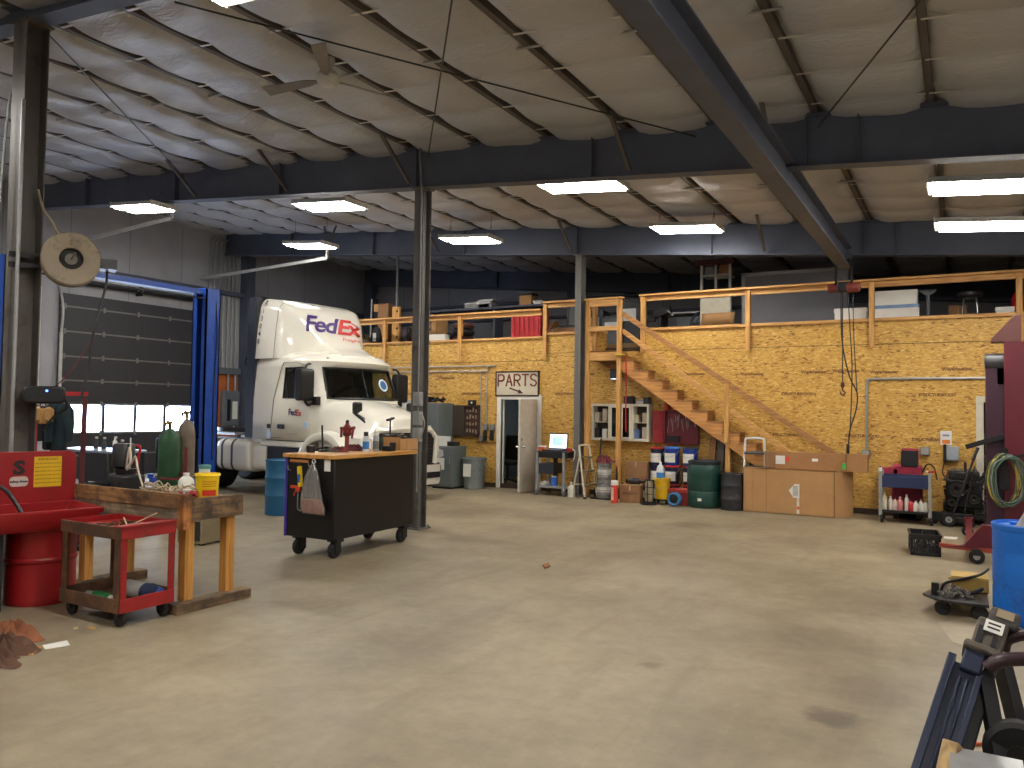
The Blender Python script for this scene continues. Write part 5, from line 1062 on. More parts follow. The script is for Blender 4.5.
for k in range(12): b.bc((rn.uniform(-.1, .14), rn.uniform(-.13, .13), .15 + rn.uniform(0, .05)), (rn.uniform(.06, .16), rn.uniform(.03, .06), .04), (rn.uniform(-.4, .4), rn.uniform(-.4, .4), rn.uniform(0, 3)))
q = cb2.location; o = b.build('dark_parts', pm('part_dark', (64, 60, 52), .5, .3, .3, 15)); o.location = q; o.rotation_euler = (0, 0, R(2)); tag(o, 'heap of dark metal parts in the cardboard box on the black bench', 'parts', kind='stuff')
t = thing('chisel_bar', 'T-handled dark tool sticking up from the cardboard box on the black bench', 'tool', (q[0], q[1] - .15, q[2] + .15)); MB().tube((0, 0, 0), (.0, 0, .25), .011).build('shaft', BLKMET, t); MB().bc((0, 0, .26), (.05, .12, .025), (.25, 0, 0)).build('handle', BLKMET, t)
o = MB().bc((0, 0, .035), (.14, .12, .07)).bc((.05, .02, .09), (.08, .06, .05), (0, 0, .4)).build('small_gearbox', BLKMET, bevel=.01); o.location = on_top(389, -6.45); tag(o, 'small black gearbox in front of the cardboard box on the black bench', 'gearbox')
# conduit and boxes on column behind
cc = thing('conduit', 'bent conduit with switch boxes on the column behind the black bench', 'conduit', (-6.9, 9.17, 0)); cz_ = roofz(-6.9) - .9
MB().path(spline([(.0, 0, .55), (0, 0, 3), (0, 0, cz_ - .3), (.0, 0, cz_ - .05), (0, -.05, cz_ + .4), (0, -.05, cz_ + .62), (.2, -.05, cz_ + .7), (1.2, -.1, cz_ + .6)], 6), .012).build('pipe', pm('conduit_dull', (136, 136, 134), .6, .2), cc)
for z in (1.9, 1.62, 1.38): MB().box(-.05, .07, -.06, .03, z - .1, z + .1).build('switch_box', pm('box_grey', (150, 152, 150), .45), cc, bevel=.008)
MB().curve([(.06, 0, 1.7), (.14, -.02, 1.55), (.1, -.02, 1.4), (.06, 0, 1.3)], .01).build('cable', GALV, cc)
# ================================================================== ALONG THE BOARD WALL
GC = pm('cabinet_grey', (98, 106, 106), .5, 0, .06, 2)
c1_ = thing('storage_cabinet', 'tall grey steel cabinet against the board wall beyond the truck nose', 'cabinet', (-10.83, 14.87, 0)); MB().box(-.42, .42, -.3, .38, .05, 1.9).build('body', GC, c1_, bevel=.012)
MB().box(-.41, -.004, -.315, -.3, .08, 1.87).build('cabinet_door', GC, c1_, bevel=.004); MB().box(.004, .41, -.315, -.3, .08, 1.87).build('cabinet_door', GC, c1_, bevel=.004); MB().lathe([(.12, 0), (.12, -.02), (.001, -.02)], (.0, -.315, 1.52), 24, 1).build('vent', pm('vent_dark', (58, 64, 66), .6), c1_)
MB().box(.05, .26, -.322, -.316, 1.16, 1.38).build('notice', PAPER, c1_, label='pale paper notice on the door'); MB().tube((.03, -.33, .95), (.03, -.33, 1.12), .012).build('handle', CHROME, c1_); MB().box(-.4, .4, -.28, .36, 0, .05).build('plinth', BLKMET, c1_)
b = MB(); rn = random.Random(21)
for k in range(26):
    x, y = -11.1 + .55 * rn.random(), 14.7 + rn.uniform(-.1, .3); b.curve([(x + rn.uniform(-.12, .12), y + rn.uniform(-.1, .1), 1.92 + rn.uniform(0, .12)) for _ in range(4)], .02, 6, 4)
tag(b.build('cable_heap', BLACK), 'heap of black cables on top of the tall grey cabinet', 'cables', kind='stuff')
c2_ = thing('storage_cabinet', 'low grey cabinet with a paper notice beside the grey trash can', 'cabinet', (-10.06, 14.56, 0)); MB().box(-.27, .27, -.3, .3, .04, .94).build('body', GC, c2_, bevel=.012); MB().box(-.265, .265, -.314, -.3, .07, .91).build('cabinet_door', GC, c2_, bevel=.004); MB().box(-.16, .09, -.32, -.315, .42, .68).build('notice', PAPER, c2_, label='pale paper notice on the door'); MB().tube((.24, -.325, .55), (.24, -.325, .7), .01).build('handle', CHROME, c2_); MB().box(-.25, .25, -.28, .28, 0, .04).build('plinth', BLKMET, c2_)
t = thing('paper_stack', 'white paper carton on top of the low grey cabinet', 'carton', (-10.1, 14.42, .94)); MB().box(-.11, .11, -.1, .1, 0, .2).build('carton', PAPER, t, bevel=.006); MB().box(-.11, .11, -.1, .1, .2, .21).build('flap', WHITE, t)
t = thing('spray_bottle', 'grey spray bottle beside the paper carton on the low cabinet', 'bottle', (-10.27, 14.42, .94)); MB().lathe([(.001, 0), (.045, 0), (.045, .13), (.015, .18), (.001, .18)], n=14).build('body', pm('sb_grey', (120, 124, 120), .5), t); MB().bc((.02, 0, .2), (.06, .03, .04)).build('spray_head', WHITE, t)
t = thing('tool_case', 'low black case on the right of the low grey cabinet top', 'case', (-9.93, 14.5, .94)); MB().box(-.12, .12, -.12, .12, 0, .1).build('shell', BLACK, t, bevel=.012); MB().tube((-.05, -.13, .07), (.05, -.13, .07), .01).build('handle', BLACK, t)
wcab = thing('white_cabinet', 'white metal cabinet standing against the board wall behind the truck hood', 'cabinet', (-11.85, 14.92, 0)); MB().box(-.55, .5, -.3, .32, 0.03, 1.98).build('body', pm('fridge_white', (206, 208, 210), .4), wcab, bevel=.02); MB().box(-.54, .49, -.32, -.3, .05, 1.96).build('cabinet_door', pm('fridge_white', (206, 208, 210), .4), wcab, bevel=.01); MB().tube((.4, -.35, .9), (.4, -.35, 1.3), .014).build('handle', CHROME, wcab); MB().box(-.5, .45, -.28, .3, 0, .03).build('plinth', BLKMET, wcab)
tc = thing('trash_can', 'grey plastic trash can with a paper label left of the PARTS doorway', 'trash can', (-9.5, 14.74, 0)); TG = pm('trash_grey', (118, 126, 126), .6, 0, .1, 3, spots=(88, 96, 110), spotamt=.35)
MB().lathe([(.001, 0), (.22, 0), (.265, .64), (.28, .645), (.28, .69), (.265, .69), (.225, .02), (.001, .02)], n=36).build('bin', TG, tc); MB().prism([(-.12, .28), (.08, .28), (.09, .56), (-.11, .56)], 1, -.272, -.264).build('paper_label', PAPER, tc)
for s in (-1, 1): MB().path([(s * .28, -.05, .56), (s * .33, -.03, .55), (s * .33, .03, .55), (s * .28, .05, .56)], .012, 6).build('handle', TG, tc)
kc = thing('key_cabinet', 'dark brown open key cabinet hung on the board wall above the trash can', 'cabinet', (-10.08, YW, 1.5)); KB = pm('key_brown', (66, 42, 34), .6); MB().box(-.4, .4, -.06, -.0, -.36, .36).build('back_box', KB, kc); MB().box(-.4, .0, -.1, -.06, -.36, .36).build('cabinet_door', pm('key_glass', (70, 62, 54), .25), kc, bevel=.006); MB().box(.0, .4, -.12, -.06, .33, .36).box(.0, .4, -.12, -.06, -.36, -.33).box(.37, .4, -.12, -.06, -.36, .36).build('frame', KB, kc)
rn = random.Random(4)
for r_ in range(4):
    for c_ in range(4): MB().bc((.07 + .08 * c_, -.075, .24 - .16 * r_ + rn.uniform(-.02, .02)), (.03, .02, rn.uniform(.05, .11)), (0, rn.uniform(-.2, .2), 0)).build('key', pm('key_metal', (176, 160, 140), .4, .5), kc)
t = thing('gauge_box', 'small dark box above the key cabinet', 'box', (-9.9, YW - .05, 1.92)); MB().box(-.09, .09, -.05, .05, -.06, .06).build('case', BLKMET, t, bevel=.01); MB().lathe([(.025, 0), (.025, -.01), (.001, -.01)], (.02, -.05, 0), 14, 1).build('dial', PAPER, t)
# conduits to the plug boxes
q1, q2 = AY(482, 371, YW), AY(488, 366, YW)
o = MB().path(spline([(-14, YW - .03, q1[2]), (q1[0] - .12, YW - .03, q1[2]), (q1[0] - .01, YW - .03, q1[2] - .02), (q1[0], YW - .03, q1[2] - .14), (q1[0], YW - .03, 1.15)], 5), .014).build('conduit', GALV); tag(o, 'lower of two conduits running along the board wall to the plug boxes', 'conduit')
o = MB().path(spline([(-14, YW - .03, q2[2]), (q2[0] - .12, YW - .03, q2[2]), (q2[0] - .01, YW - .03, q2[2] - .02), (q2[0], YW - .03, q2[2] - .14), (q2[0], YW - .03, 1.4)], 5), .014).build('conduit', GALV); tag(o, 'upper of two conduits running along the board wall to the plug boxes', 'conduit')
BG = pm('outlet_grey', (110, 114, 116), .45)
for i, (x, z, l) in enumerate(((q2[0] - .02, 1.36, 'left grey plug box with a black plug hanging, beside the PARTS door frame'), (q2[0] + .16, 1.36, 'right grey plug box with a black plug, nearest the PARTS door frame'), (q1[0] + .04, 1.1, 'lower grey double outlet box by the key cabinet'))):
    t = thing('outlet_box', l, 'outlet box', (x, YW, z)); MB().box(-.06, .06, -.07, 0, -.07, .07).build('box_body', BG, t, bevel=.008); MB().box(-.05, .05, -.078, -.07, -.06, .06).build('cover_plate', BG, t)
    if i < 2: MB().lathe([(.001, 0), (.04, 0), (.05, -.2), (.04, -.24), (.001, -.24)], (0, -.06, -.06), 16).build('plug', BLACK, t)
# PARTS sign
sg = thing('parts_sign', 'hand-lettered PARTS sign with an arrow above the doorway', 'sign', (-8.71, YW, 2.36)); MB().box(-.55, .53, -.03, 0, -.27, .26).build('board', pm('sign_cream', (196, 186, 164), .6, 0, .06, 3), sg)
b = MB(); DK = pm('sign_dark', (62, 40, 32), .6); b.box(-.57, .55, -.045, 0, -.29, -.26).box(-.57, .55, -.045, 0, .25, .28).box(-.57, -.545, -.045, 0, -.29, .28).box(.525, .55, -.045, 0, -.29, .28); b.build('sign_frame', DK, sg)
LR = pm('letter_brown', (126, 52, 34), .6)
def stroke_letters(word, x0, z0, w, h, gap, th, par):
    S = {'P': [[(0, 0), (0, 1), (.75, 1), (1, .85), (1, .6), (.75, .45), (0, .45)]], 'A': [[(0, 0), (.5, 1), (1, 0)], [(.2, .36), (.8, .36)]], 'R': [[(0, 0), (0, 1), (.75, 1), (1, .85), (1, .62), (.75, .5), (0, .5)], [(.45, .5), (1, 0)]], 'T': [[(.5, 0), (.5, 1)], [(0, 1), (1, 1)]], 'S': [[(1, .86), (.75, 1), (.25, 1), (0, .8), (.1, .6), (.85, .42), (1, .22), (.75, 0), (.25, 0), (0, .14)]]}
    for k, ch in enumerate(word):
        b = MB()
        for st in S[ch]:
            pts = [(x0 + k * (w + gap) + u * w, -.034, z0 + v * h) for u, v in st]
            for p, q in zip(pts, pts[1:]): b.beam(p, q, th, .012, (0, 1, 0)); b.lathe([(.001, -.006), (th / 2, -.006), (th / 2, .006), (.001, .006)], p, 10, 1); 
            b.lathe([(.001, -.006), (th / 2, -.006), (th / 2, .006), (.001, .006)], pts[-1], 10, 1)
        b.build('letter', LR, par)
stroke_letters('PARTS', -.5, -.05, .15, .25, .06, .032, sg)
b = MB(); b.beam((-.2, -.034, -.1), (.08, -.034, -.19), .032, .01, (0, 1, 0)); b.prism([(.05, -.13), (.16, -.22), (.02, -.22)], 1, -.04, -.03); b.build('arrow', DK, sg)
# computer cart
pcx = -7.42; kt = thing('computer_cart', 'black and grey computer cart on casters right of the PARTS door', 'cart', (pcx, 14.7, 0)); AL = pm('alu_post', (150, 150, 148), .4, .3)
MB().box(-.33, .42, -.28, .28, .88, .92).box(-.3, .38, -.26, .26, .78, .88).build('top_shelf', BLACK, kt, bevel=.008)
for (x, y) in ((-.32, -.26), (.3, -.26), (-.32, .26), (.42, .26)): MB().box(x - .025, x + .025, y - .025, y + .025, .1, .9).build('post', AL, kt)
MB().box(-.3, .05, -.24, .2, .45, .66).build('drawer_unit', pm('drawer_blueblk', (36, 40, 50), .5), kt, bevel=.008); MB().box(-.33, .4, -.26, .26, .16, .2).build('lower_shelf', AL, kt); MB().box(-.05, .02, -.05, .02, .2, .78).build('centre_post', BLKMET, kt)
for (x, y) in ((-.32, -.26), (.3, -.26), (-.3, .26), (.42, .2)):
    c = MB().lathe([(.001, -.02), (.06, -.02), (.07, 0), (.06, .02), (.001, .02)], (x, y, .07), 18, 0).build('caster', pm('caster_grey', (100, 100, 100), .6), kt); MB().box(x - .03, x + .03, y - .03, y + .03, .1, .16).build('fork', GALV, c)
lt = thing('laptop', 'open black laptop with a lit blue window on the computer cart', 'laptop', (pcx + .0, 14.6, .92), R(-6)); MB().box(-.22, .22, -.16, .14, 0, .03).build('keyboard_base', BLACK, lt, bevel=.006); b = MB().bc((0, .15, .2), (.46, .02, .34), (-.12, 0, 0)); b.build('screen_lid', BLACK, lt, bevel=.006); sc_ = MB().bc((0, .138, .2), (.42, .004, .29), (-.12, 0, 0)).build('screen', em('screen_white', (225, 240, 255), .75), lt); MB().bc((-.01, .134, .2), (.26, .003, .18), (-.12, 0, 0)).build('blue_window', em('screen_blue', (40, 140, 220), .7), sc_)
t = thing('orange_box', 'small orange and white box on the computer cart left of the laptop', 'box', (pcx - .25, 14.52, .92)); MB().box(-.07, .07, -.05, .05, 0, .08).build('carton', pm('box_orange', (206, 96, 60), .5), t); MB().box(-.07, .07, -.05, .05, .08, .11).build('lid', WHITE, t)
t = thing('red_scanner', 'small red device lying right of the laptop', 'device', (pcx + .37, 14.55, .92)); MB().box(-.05, .05, -.04, .04, 0, .07).build('case', RED, t, bevel=.01); MB().curve([(.03, 0, .06), (.12, 0, .02), (.1, .0, -.15), (.02, .02, -.2)], .008).build('cable', WHITE, t)
t = thing('blue_can', 'blue and white can on the lower shelf of the computer cart', 'can', (pcx + .02, 14.55, .2)); MB().lathe([(.001, 0), (.07, 0), (.07, .18), (.001, .18)], n=18).build('body', pm('can_blue2', (50, 100, 190), .4), t); MB().lathe([(.05, .18), (.05, .2), (.001, .2)], n=16).build('lid', WHITE, t)
t = thing('cable_bundle', 'pale cables piled on the lower shelf of the computer cart', 'cables', (pcx - .22, 14.55, .2)); b = MB(); rn = random.Random(2)
for k in range(5): b.curve([(rn.uniform(-.1, .1), rn.uniform(-.1, .1), rn.uniform(.01, .08)) for _ in range(4)], .01, 6, 4)
b.build('loops', WHITE, t)
t = thing('cooling_fan', 'round black floor fan behind the computer cart', 'fan', (pcx + .36, 15.06, 0)); MB().torus((0, 0, .2), .17, .02, 1, 26).tube((0, -.03, .2), (0, .05, .2), .05).build('housing', BLACK, t); b = MB()
for k in range(5): a = 2 * PI * k / 5; b.bc((.09 * math.cos(a), 0, .2 + .09 * math.sin(a)), (.12, .01, .06), (0.3, -a, 0))
b.build('blades', GALV, t); MB().box(-.12, .12, -.06, .06, 0, .03).build('foot', BLACK, t)
# jug, step ladder, hand truck, tube
t = thing('plastic_jug', 'white plastic jug on the floor between the computer cart and the cream step ladder', 'jug', (-6.97, 14.5, 0)); MB().loft([[Vector((x * s, y * s, z)) for x, y in rrect(.15, .1, .03)] for s, z in ((.95, 0), (1, .02), (1, .17), (.8, .22), (.3, .25), (.28, .28))]).build('body', pm('jug_white', (206, 204, 190), .45), t); MB().tube((0, 0, .28), (0, 0, .31), .025).build('cap', WHITE, t)
def stepladder(name, label, loc, rz, w, h, depth, n, mat, treadmat, open_=True, topbar=.22):
    t = thing(name, label, 'step ladder', loc, rz); b = MB(); hw = w / 2
    b.path(spline([(-hw, 0, 0), (-hw * .86, depth * .55 * .7, h * .7), (-hw * .8, depth * .55 * .95, h * .95), (-hw * .6, depth * .55, h), (hw * .6, depth * .55, h), (hw * .8, depth * .55 * .95, h * .95), (hw * .86, depth * .55 * .7, h * .7), (hw, 0, 0)], 5), .02, 8); b.build('front_frame', mat, t)
    if open_:
        b = MB(); b.tube((-hw * .9, depth, 0), (-hw * .8, depth * .5, h * .78), .016).tube((hw * .9, depth, 0), (hw * .8, depth * .5, h * .78), .016).tube((-hw * .88, depth * .85, h * .25), (hw * .88, depth * .85, h * .25), .012); b.build('rear_frame', mat, t)
    for k in range(n):
        f = (k + 1) / (n + .0) * (1 - topbar); MB().bc((0, depth * .55 * f + (.02 if open_ else -.02), h * f), (w * .84, .17 if open_ else .1, .03), (0 if open_ else .3, 0, 0)).build('tread', treadmat, t, bevel=.006)
    for s in (-1, 1): MB().bc((s * hw, 0, .02), (.045, .05, .04)).build('foot', RUBBER, t)
    return t
stepladder('step_ladder', 'cream folding step ladder standing by the steel column', (-6.53, 14.5, 0), R(70), .36, 1.06, .4, 3, pm('ladder_cream', (206, 198, 176), .45), pm('tread_brown', (110, 96, 70), .7))
hd = thing('hand_truck', 'black hand truck carrying two stacked grey cans by the window cabinet', 'hand truck', (-6.28, 14.6, 0)); b = MB(); b.tube((-.2, .12, .03), (-.22, .3, 1.2), .018).tube((.2, .12, .03), (.16, .3, 1.42), .022); b.tube((-.2, .15, .3), (.2, .15, .3), .014).tube((-.2, .22, .75), (.18, .22, .75), .014); b.build('frame', BLACK, hd); MB().box(-.24, .24, -.18, .14, .01, .03).build('toe_plate', BLKMET, hd)
MB().bc((.17, .27, 1.25), (.08, .06, .2)).build('grip', BLACK, hd)
for s in (-.25, .25): MB().lathe([(.001, -.025), (.1, -.03), (.12, 0), (.1, .03), (.001, .025)], (s, .17, .12), 20, 0).build('wheel', RUBBER, hd)
CANG = pm('can_steelgrey', (124, 124, 122), .4, .3, .1)
for i in range(2):
    t = thing('metal_pail', ('lower' if i == 0 else 'upper') + ' grey metal can stacked on the black hand truck', 'can', (-6.28, 14.56, .03 + .35 * i)); pr = [(.001, 0), (.145, 0)]
    for k in range(4): pr += [(.145, .06 + .08 * k), (.152, .07 + .08 * k), (.145, .08 + .08 * k)]
    MB().lathe(pr + [(.145, .345), (.001, .345)], n=28).build('body', CANG, t); MB().lathe([(.146, .12), (.1465, .12), (.1465, .22), (.146, .22)], n=28).build('label_band', pm('label_pale', (186, 186, 180), .6), t)
t = blob(0, 0, .19, .15, .11, 31).build('red_straps', pm('strap_maroon', (96, 30, 36), .8, 0, .3, 20)); t.location = (-6.28, 14.56, .73); tag(t, 'dark red straps heaped on top of the upper grey can', 'straps')
t = thing('red_canister', 'tall red canister with a white top on the floor by the cardboard boxes', 'canister', (-5.86, 14.1, 0)); MB().lathe([(.001, 0), (.07, 0), (.07, .34), (.001, .34)], n=24).build('tube', pm('canister_red', (206, 58, 44), .45), t); MB().lathe([(.072, .34), (.072, .42), (.055, .43), (.001, .43)], n=24).build('cap', WHITE, t); b = MB(); b.v = [Vector((.071 * math.cos(R(-150 + 90 * k / 8)), .071 * math.sin(R(-150 + 90 * k / 8)), z)) for z in (.06, .3) for k in range(9)]; b.f = [(k, k + 1, 10 + k, 9 + k) for k in range(2, 6)]; b.build('printed_label', pm('label_cream', (226, 190, 170), .6), t)
def carton(label, loc, d, mat=CARD, rz=0, group=None, tape=True, name='cardboard_box'):
    t = thing(name, label, 'box', loc, rz, group); x, y, z = d; MB().box(-x / 2, x / 2, -y / 2, y / 2, 0, z).build('carton', mat, t, bevel=.006)
    b = MB(); b.box(-x / 2 + .004, x / 2 - .004, -.002, .002, z, z + .002); b.box(-x / 2 - .001, x / 2 + .001, -y * .08, y * .08, z, z + .0015).box(-x * .03, x * .03, -y / 2 - .0015, -y / 2, z * .7, z + .0015); b.build('packing_tape', pm('tape', (188, 156, 112), .3), t); return t
t = carton('brown cardboard box on the floor beside the red canister', (-5.63, 14.45, 0), (.42, .34, .34), CARDD, R(4)); text('THIS SIDE UP', .05, INK, t, (0, -.172, .18), (PI / 2, 0, 0), 'printed_text', ext=.0005)
carton('cardboard box resting on the stand behind the small black cans', (-5.72, 15.0, .44), (.44, .3, .32), CARDD)
t = thing('low_stand', 'dark low stand under the cardboard box by the pails', 'stand', (-5.7, 15.0, 0)); MB().box(-.22, .22, -.2, .2, .4, .44).build('top', CARDD, t)
for (x, y) in ((-.2, -.17), (.2, -.17), (-.2, .17), (.2, .17)): MB().box(x - .02, x + .02, y - .02, y + .02, 0, .4).build('leg', BLKMET, t)
t = thing('pump_motor', 'small black motor lying on the brown cardboard box', 'motor', (-5.6, 14.5, .342)); MB().lathe([(.001, -.12), (.06, -.11), (.06, .1), (.001, .11)], (0, 0, .06), 18, 0).build('casing', BLACK, t); MB().tube((.1, 0, .06), (.2, 0, .06), .02).build('shaft', BLKMET, t)
t = thing('oil_can', 'black and white can right of the brown cardboard box', 'can', (-5.33, 14.5, 0)); MB().lathe([(.001, 0), (.09, 0), (.09, .26), (.07, .38), (.001, .38)], n=20).build('body', BLACK, t); MB().lathe([(.091, .1), (.092, .1), (.092, .24), (.091, .24)], n=20).build('label_band', PAPER, t)
t = thing('filter_housing', 'clear ribbed filter housing on a black base in front of the yellow pail', 'filter', (-5.22, 14.26, 0)); MB().lathe([(.001, 0), (.16, 0), (.16, .03), (.05, .05), (.001, .05)], n=24).build('base', BLKMET, t); MB().lathe([(.001, .05), (.07, .06)] + [(.075 + .006 * (k % 2), .1 + .03 * k) for k in range(11)] + [(.06, .44), (.001, .44)], n=22).build('bowl', pm('bowl_tan', (150, 138, 110), .3), t); b = MB()
for a in (0, 1.57, 3.14, 4.71): b.tube((.085 * math.cos(a), .085 * math.sin(a), .03), (.085 * math.cos(a), .085 * math.sin(a), .46), .008)
b.torus((0, 0, .46), .085, .012).torus((0, 0, .2), .085, .007).torus((0, 0, .33), .085, .007); b.build('cage', BLKMET, t)
def pail(label, loc, body, lid, group='oil pails', lab=True, name='oil_pail', hh=.36, r=.15, cat='pail'):
    t = thing(name, label, cat, loc, R(-10), group); MB().lathe([(.001, 0), (r * .88, 0), (r * .9, .01), (r * .97, hh - .06), (r * 1.03, hh - .055), (r * 1.03, hh - .03), (r, hh - .03)], n=30).build('tub', body, t); MB().lathe([(r * 1.05, hh - .035), (r * 1.05, hh - .005), (r * .9, hh), (r * .85, hh - .01), (.001, hh - .01)], n=30).build('lid', lid, t)
    if lab: b = MB(); b.v = [Vector((r * 1.0 * math.cos(R(-140 + 100 * k / 10)), r * 1.0 * math.sin(R(-140 + 100 * k / 10)), z)) for z in (.06, .24) for k in range(11)]; b.f = [(k, k + 1, 12 + k, 11 + k) for k in range(10)]; b.build('paper_label', PAPER, t)
    MB().path([(r * 1.04, 0, hh - .06), (r * .9, -r * .75, hh - .16), (0, -r * 1.15, hh - .2), (-r * .9, -r * .75, hh - .16), (-r * 1.04, 0, hh - .06)], .004, 5).build('bail_handle', GALV, t); return t
PB = pm('pail_blue', (34, 60, 150), .4, 0, .06); PN = pm('pail_navy', (36, 40, 70), .4, 0, .06); LB = pm('lid_blue', (60, 110, 190), .4); LRd = pm('lid_red', (176, 50, 40), .4)
pail('navy pail with a red lid, leftmost of the upper pails', (-5.33, 15.07, .70), PN, LRd); pail('bright blue pail with a white label, middle one of the upper pails', (-5.0, 14.95, .72), PB, LB); pail('bright blue pail with a black cap, rightmost of the upper pails', (-4.63, 14.95, .72), PB, pm('lid_navy', (40, 52, 84), .4))
pail('navy pail with a red lid below the middle blue pail', (-4.99, 14.95, .36), PN, LRd); pail('navy pail below the rightmost blue pail', (-4.62, 14.95, .36), PN, LRd); pail('navy pail on the floor under the middle stack of pails', (-4.99, 14.95, 0), PN, LRd); pail('navy pail on the floor under the right stack of pails', (-4.62, 14.95, 0), PN, LRd)
pail('navy pail on the floor under the red lidded pail', (-5.33, 15.07, 0), PN, PN)
pail('middle navy pail of the leftmost stack', (-5.33, 15.07, .35), PN, PN)
yd = thing('pail_dolly', 'small dark dolly on casters under the yellow pail', 'dolly', (-5.04, 14.5, 0)); MB().box(-.16, .16, -.14, .14, .07, .1).build('deck', BLKMET, yd)
for (x, y) in ((-.12, -.1), (.12, -.1), (-.12, .1), (.12, .1)): MB().lathe([(.001, -.015), (.032, -.015), (.035, 0), (.032, .015), (.001, .015)], (x, y, .035), 14, 0).tube((x, y, .035), (x, y, .08), .01).build('caster', RUBBER, yd)
pail('bright yellow pail on a small dolly below the blue pails', (-5.04, 14.5, .1), pm('pail_yellow2', (232, 184, 24), .45, 0, .06, 4, spots=(150, 104, 20), spotamt=.15), pm('lid_yellow', (214, 168, 30), .45), None, False, hh=.4)
t = thing('washer_fluid_jug', 'clear jug of blue fluid standing on the yellow pail', 'jug', (-5.07, 14.47, .495)); MB().loft([[Vector((x * s, y * s, z)) for x, y in rrect(.14, .1, .03)] for s, z in ((.95, 0), (1, .02), (1, .11))]).build('blue_fluid', pm('fluid_blue', (60, 130, 200), .2), t); MB().loft([[Vector((x * s, y * s, z)) for x, y in rrect(.14, .1, .03)] for s, z in ((1, .11), (1, .17), (.75, .23), (.3, .26), (.28, .28))]).build('upper_body', pm('jug_clear', (206, 212, 214), .3), t); MB().tube((0, 0, .28), (0, 0, .305), .024).build('cap', WHITE, t)
t = thing('red_toolbox', 'red metal box behind the blue hose coil', 'box', (-4.7, 14.55, 0)); MB().box(-.19, .19, -.12, .14, 0, .3).build('case', pm('box_darkred', (130, 40, 40), .5), t, bevel=.01); MB().box(-.2, .2, -.13, .15, .24, .31).build('lid', pm('box_darkred2', (160, 44, 40), .5), t, bevel=.01)
t = thing('hose_coil', 'blue coiled hose on the floor between the yellow pail and the green drum', 'hose', (-4.72, 14.27, 0)); b = MB()
for k in range(4): b.torus((.0, -.05 + .035 * k, .135), .105, .022, 1, 26, 8)
b.build('coil', pm('hose_blue', (60, 116, 160), .5), t); MB().lathe([(.001, -.06), (.07, -.05), (.07, .08), (.001, .08)], (0, 0, .135), 20, 1).build('hub', BLACK, t)
GD = pm('drum_green', (26, 66, 58), .38, 0, .1, 3)
t = thing('plastic_barrel', 'dark green plastic barrel with a black lid below the stairs', 'barrel', (-4.23, 14.52, 0)); MB().lathe([(.001, 0), (.27, 0), (.295, .03), (.3, .1), (.31, .3), (.305, .31), (.312, .33), (.318, .5), (.312, .56), (.318, .58), (.31, .72), (.295, .8), (.27, .83), (.001, .83)], n=44).build('barrel', GD, t)
MB().lathe([(.3, .8), (.305, .82), (.3, .86), (.27, .87), (.25, .85), (.001, .85)], n=44).build('lid', pm('lid_blackgreen', (30, 38, 44), .4), t); b = MB(); b.bc((-.0, -.305, .16), (.07, .01, .05)); b.build('sticker', PAPER, t); MB().curve([(-.24, -.16, .8), (-.34, -.2, .7), (-.36, -.2, .5), (-.42, -.15, .38)], .012).build('cable', BLACK, t)
drum('oil_drum', 'small black steel drum between the green barrel and the big cardboard box', (-3.68, 14.42, 0), .205, .66, pm('drum_black', (44, 46, 50), .5, 0, .15, 6, spots=(110, 84, 66), spotamt=.22), ribs=(.3, .68))
# big cardboard boxes
bx = thing('cardboard_box', 'big long cardboard box with open flaps in front of the stairs', 'box', (-2.7, 14.33, 0), R(0)); cx0, cx1, cy0, cy1, ch = -.77, .77, 0, .26, .785
b = MB(); b.box(cx0, cx1, cy0, cy0 + .012, 0, ch).box(cx0, cx1, cy1 - .012, cy1, 0, ch).box(cx0, cx0 + .012, cy0, cy1, 0, ch).box(cx1 - .012, cx1, cy0, cy1, 0, ch).box(cx0, cx1, cy0, cy1, 0, .012); b.build('carton', CARD, bx)
MB().box(cx0, cx1, cy0, cy1, ch - .012, ch).build('top_panel', CARD, bx); MB().box(-.6 + .24, -.594 + .24, -.002, 0, 0, ch).box(-.6, -.597, -.002, 0, 0, ch).build('crease', CARDD, bx); MB().beam((.77, 0, .39), (1.02, .34, .39), .012, .78).build('side_flap', CARD, bx)
MB().prism([(.02, .42), (.02 + .1, .54), (.2, .54), (.2, .3), (.1, .3)], 1, -.003, 0).build('shipping_label', PAPER, bx); MB().box(.155, .2, -.003, 0, .02, .3).build('tape_strip', pm('tape_white', (210, 200, 186), .4), bx); b = MB(); rn = random.Random(6)
for k in range(9): b.box(.09, .18, -.0035, -.003, .33 + .02 * k, .338 + .02 * k)
b.build('label_print', INK, bx)
for (x, z) in ((.16, .1),): MB().box(x, x + .04, -.0035, -.003, z, z + .05).build('orange_mark', pm('mark_orange', (206, 96, 50), .6), bx)
bx2 = thing('cardboard_box', 'long flat cardboard box lying behind and above the big one', 'box', (-2.26, 14.42, 0)); MB().box(-.84, .84, 0, .16, .787, 1.09).build('carton', pm('cardboard_b', (160, 116, 74), .85, 0, .08, 4), bx2, bevel=.006); MB().box(-.845, -.68, -.03, 0, .8, 1.085).build('open_flap', CARDD, bx2); MB().box(-.66, -.5, -.004, 0, .87, 1.02).build('sticker_sheet', PAPER, bx2); MB().box(-.49, -.42, -.004, 0, .93, 1.0).build('red_sticker', pm('stk_red', (220, 70, 50), .5), bx2); MB().box(-.05, .05, -.004, 0, .94, .99).build('white_sticker', PAPER, bx2); MB().box(.44, .5, -.004, 0, .83, .93).build('green_sticker', pm('stk_green', (50, 170, 60), .5), bx2); MB().box(.5, .507, -.006, 0, .8, 1.09).build('seam', pm('seam_dark', (70, 50, 34), .8), bx2)
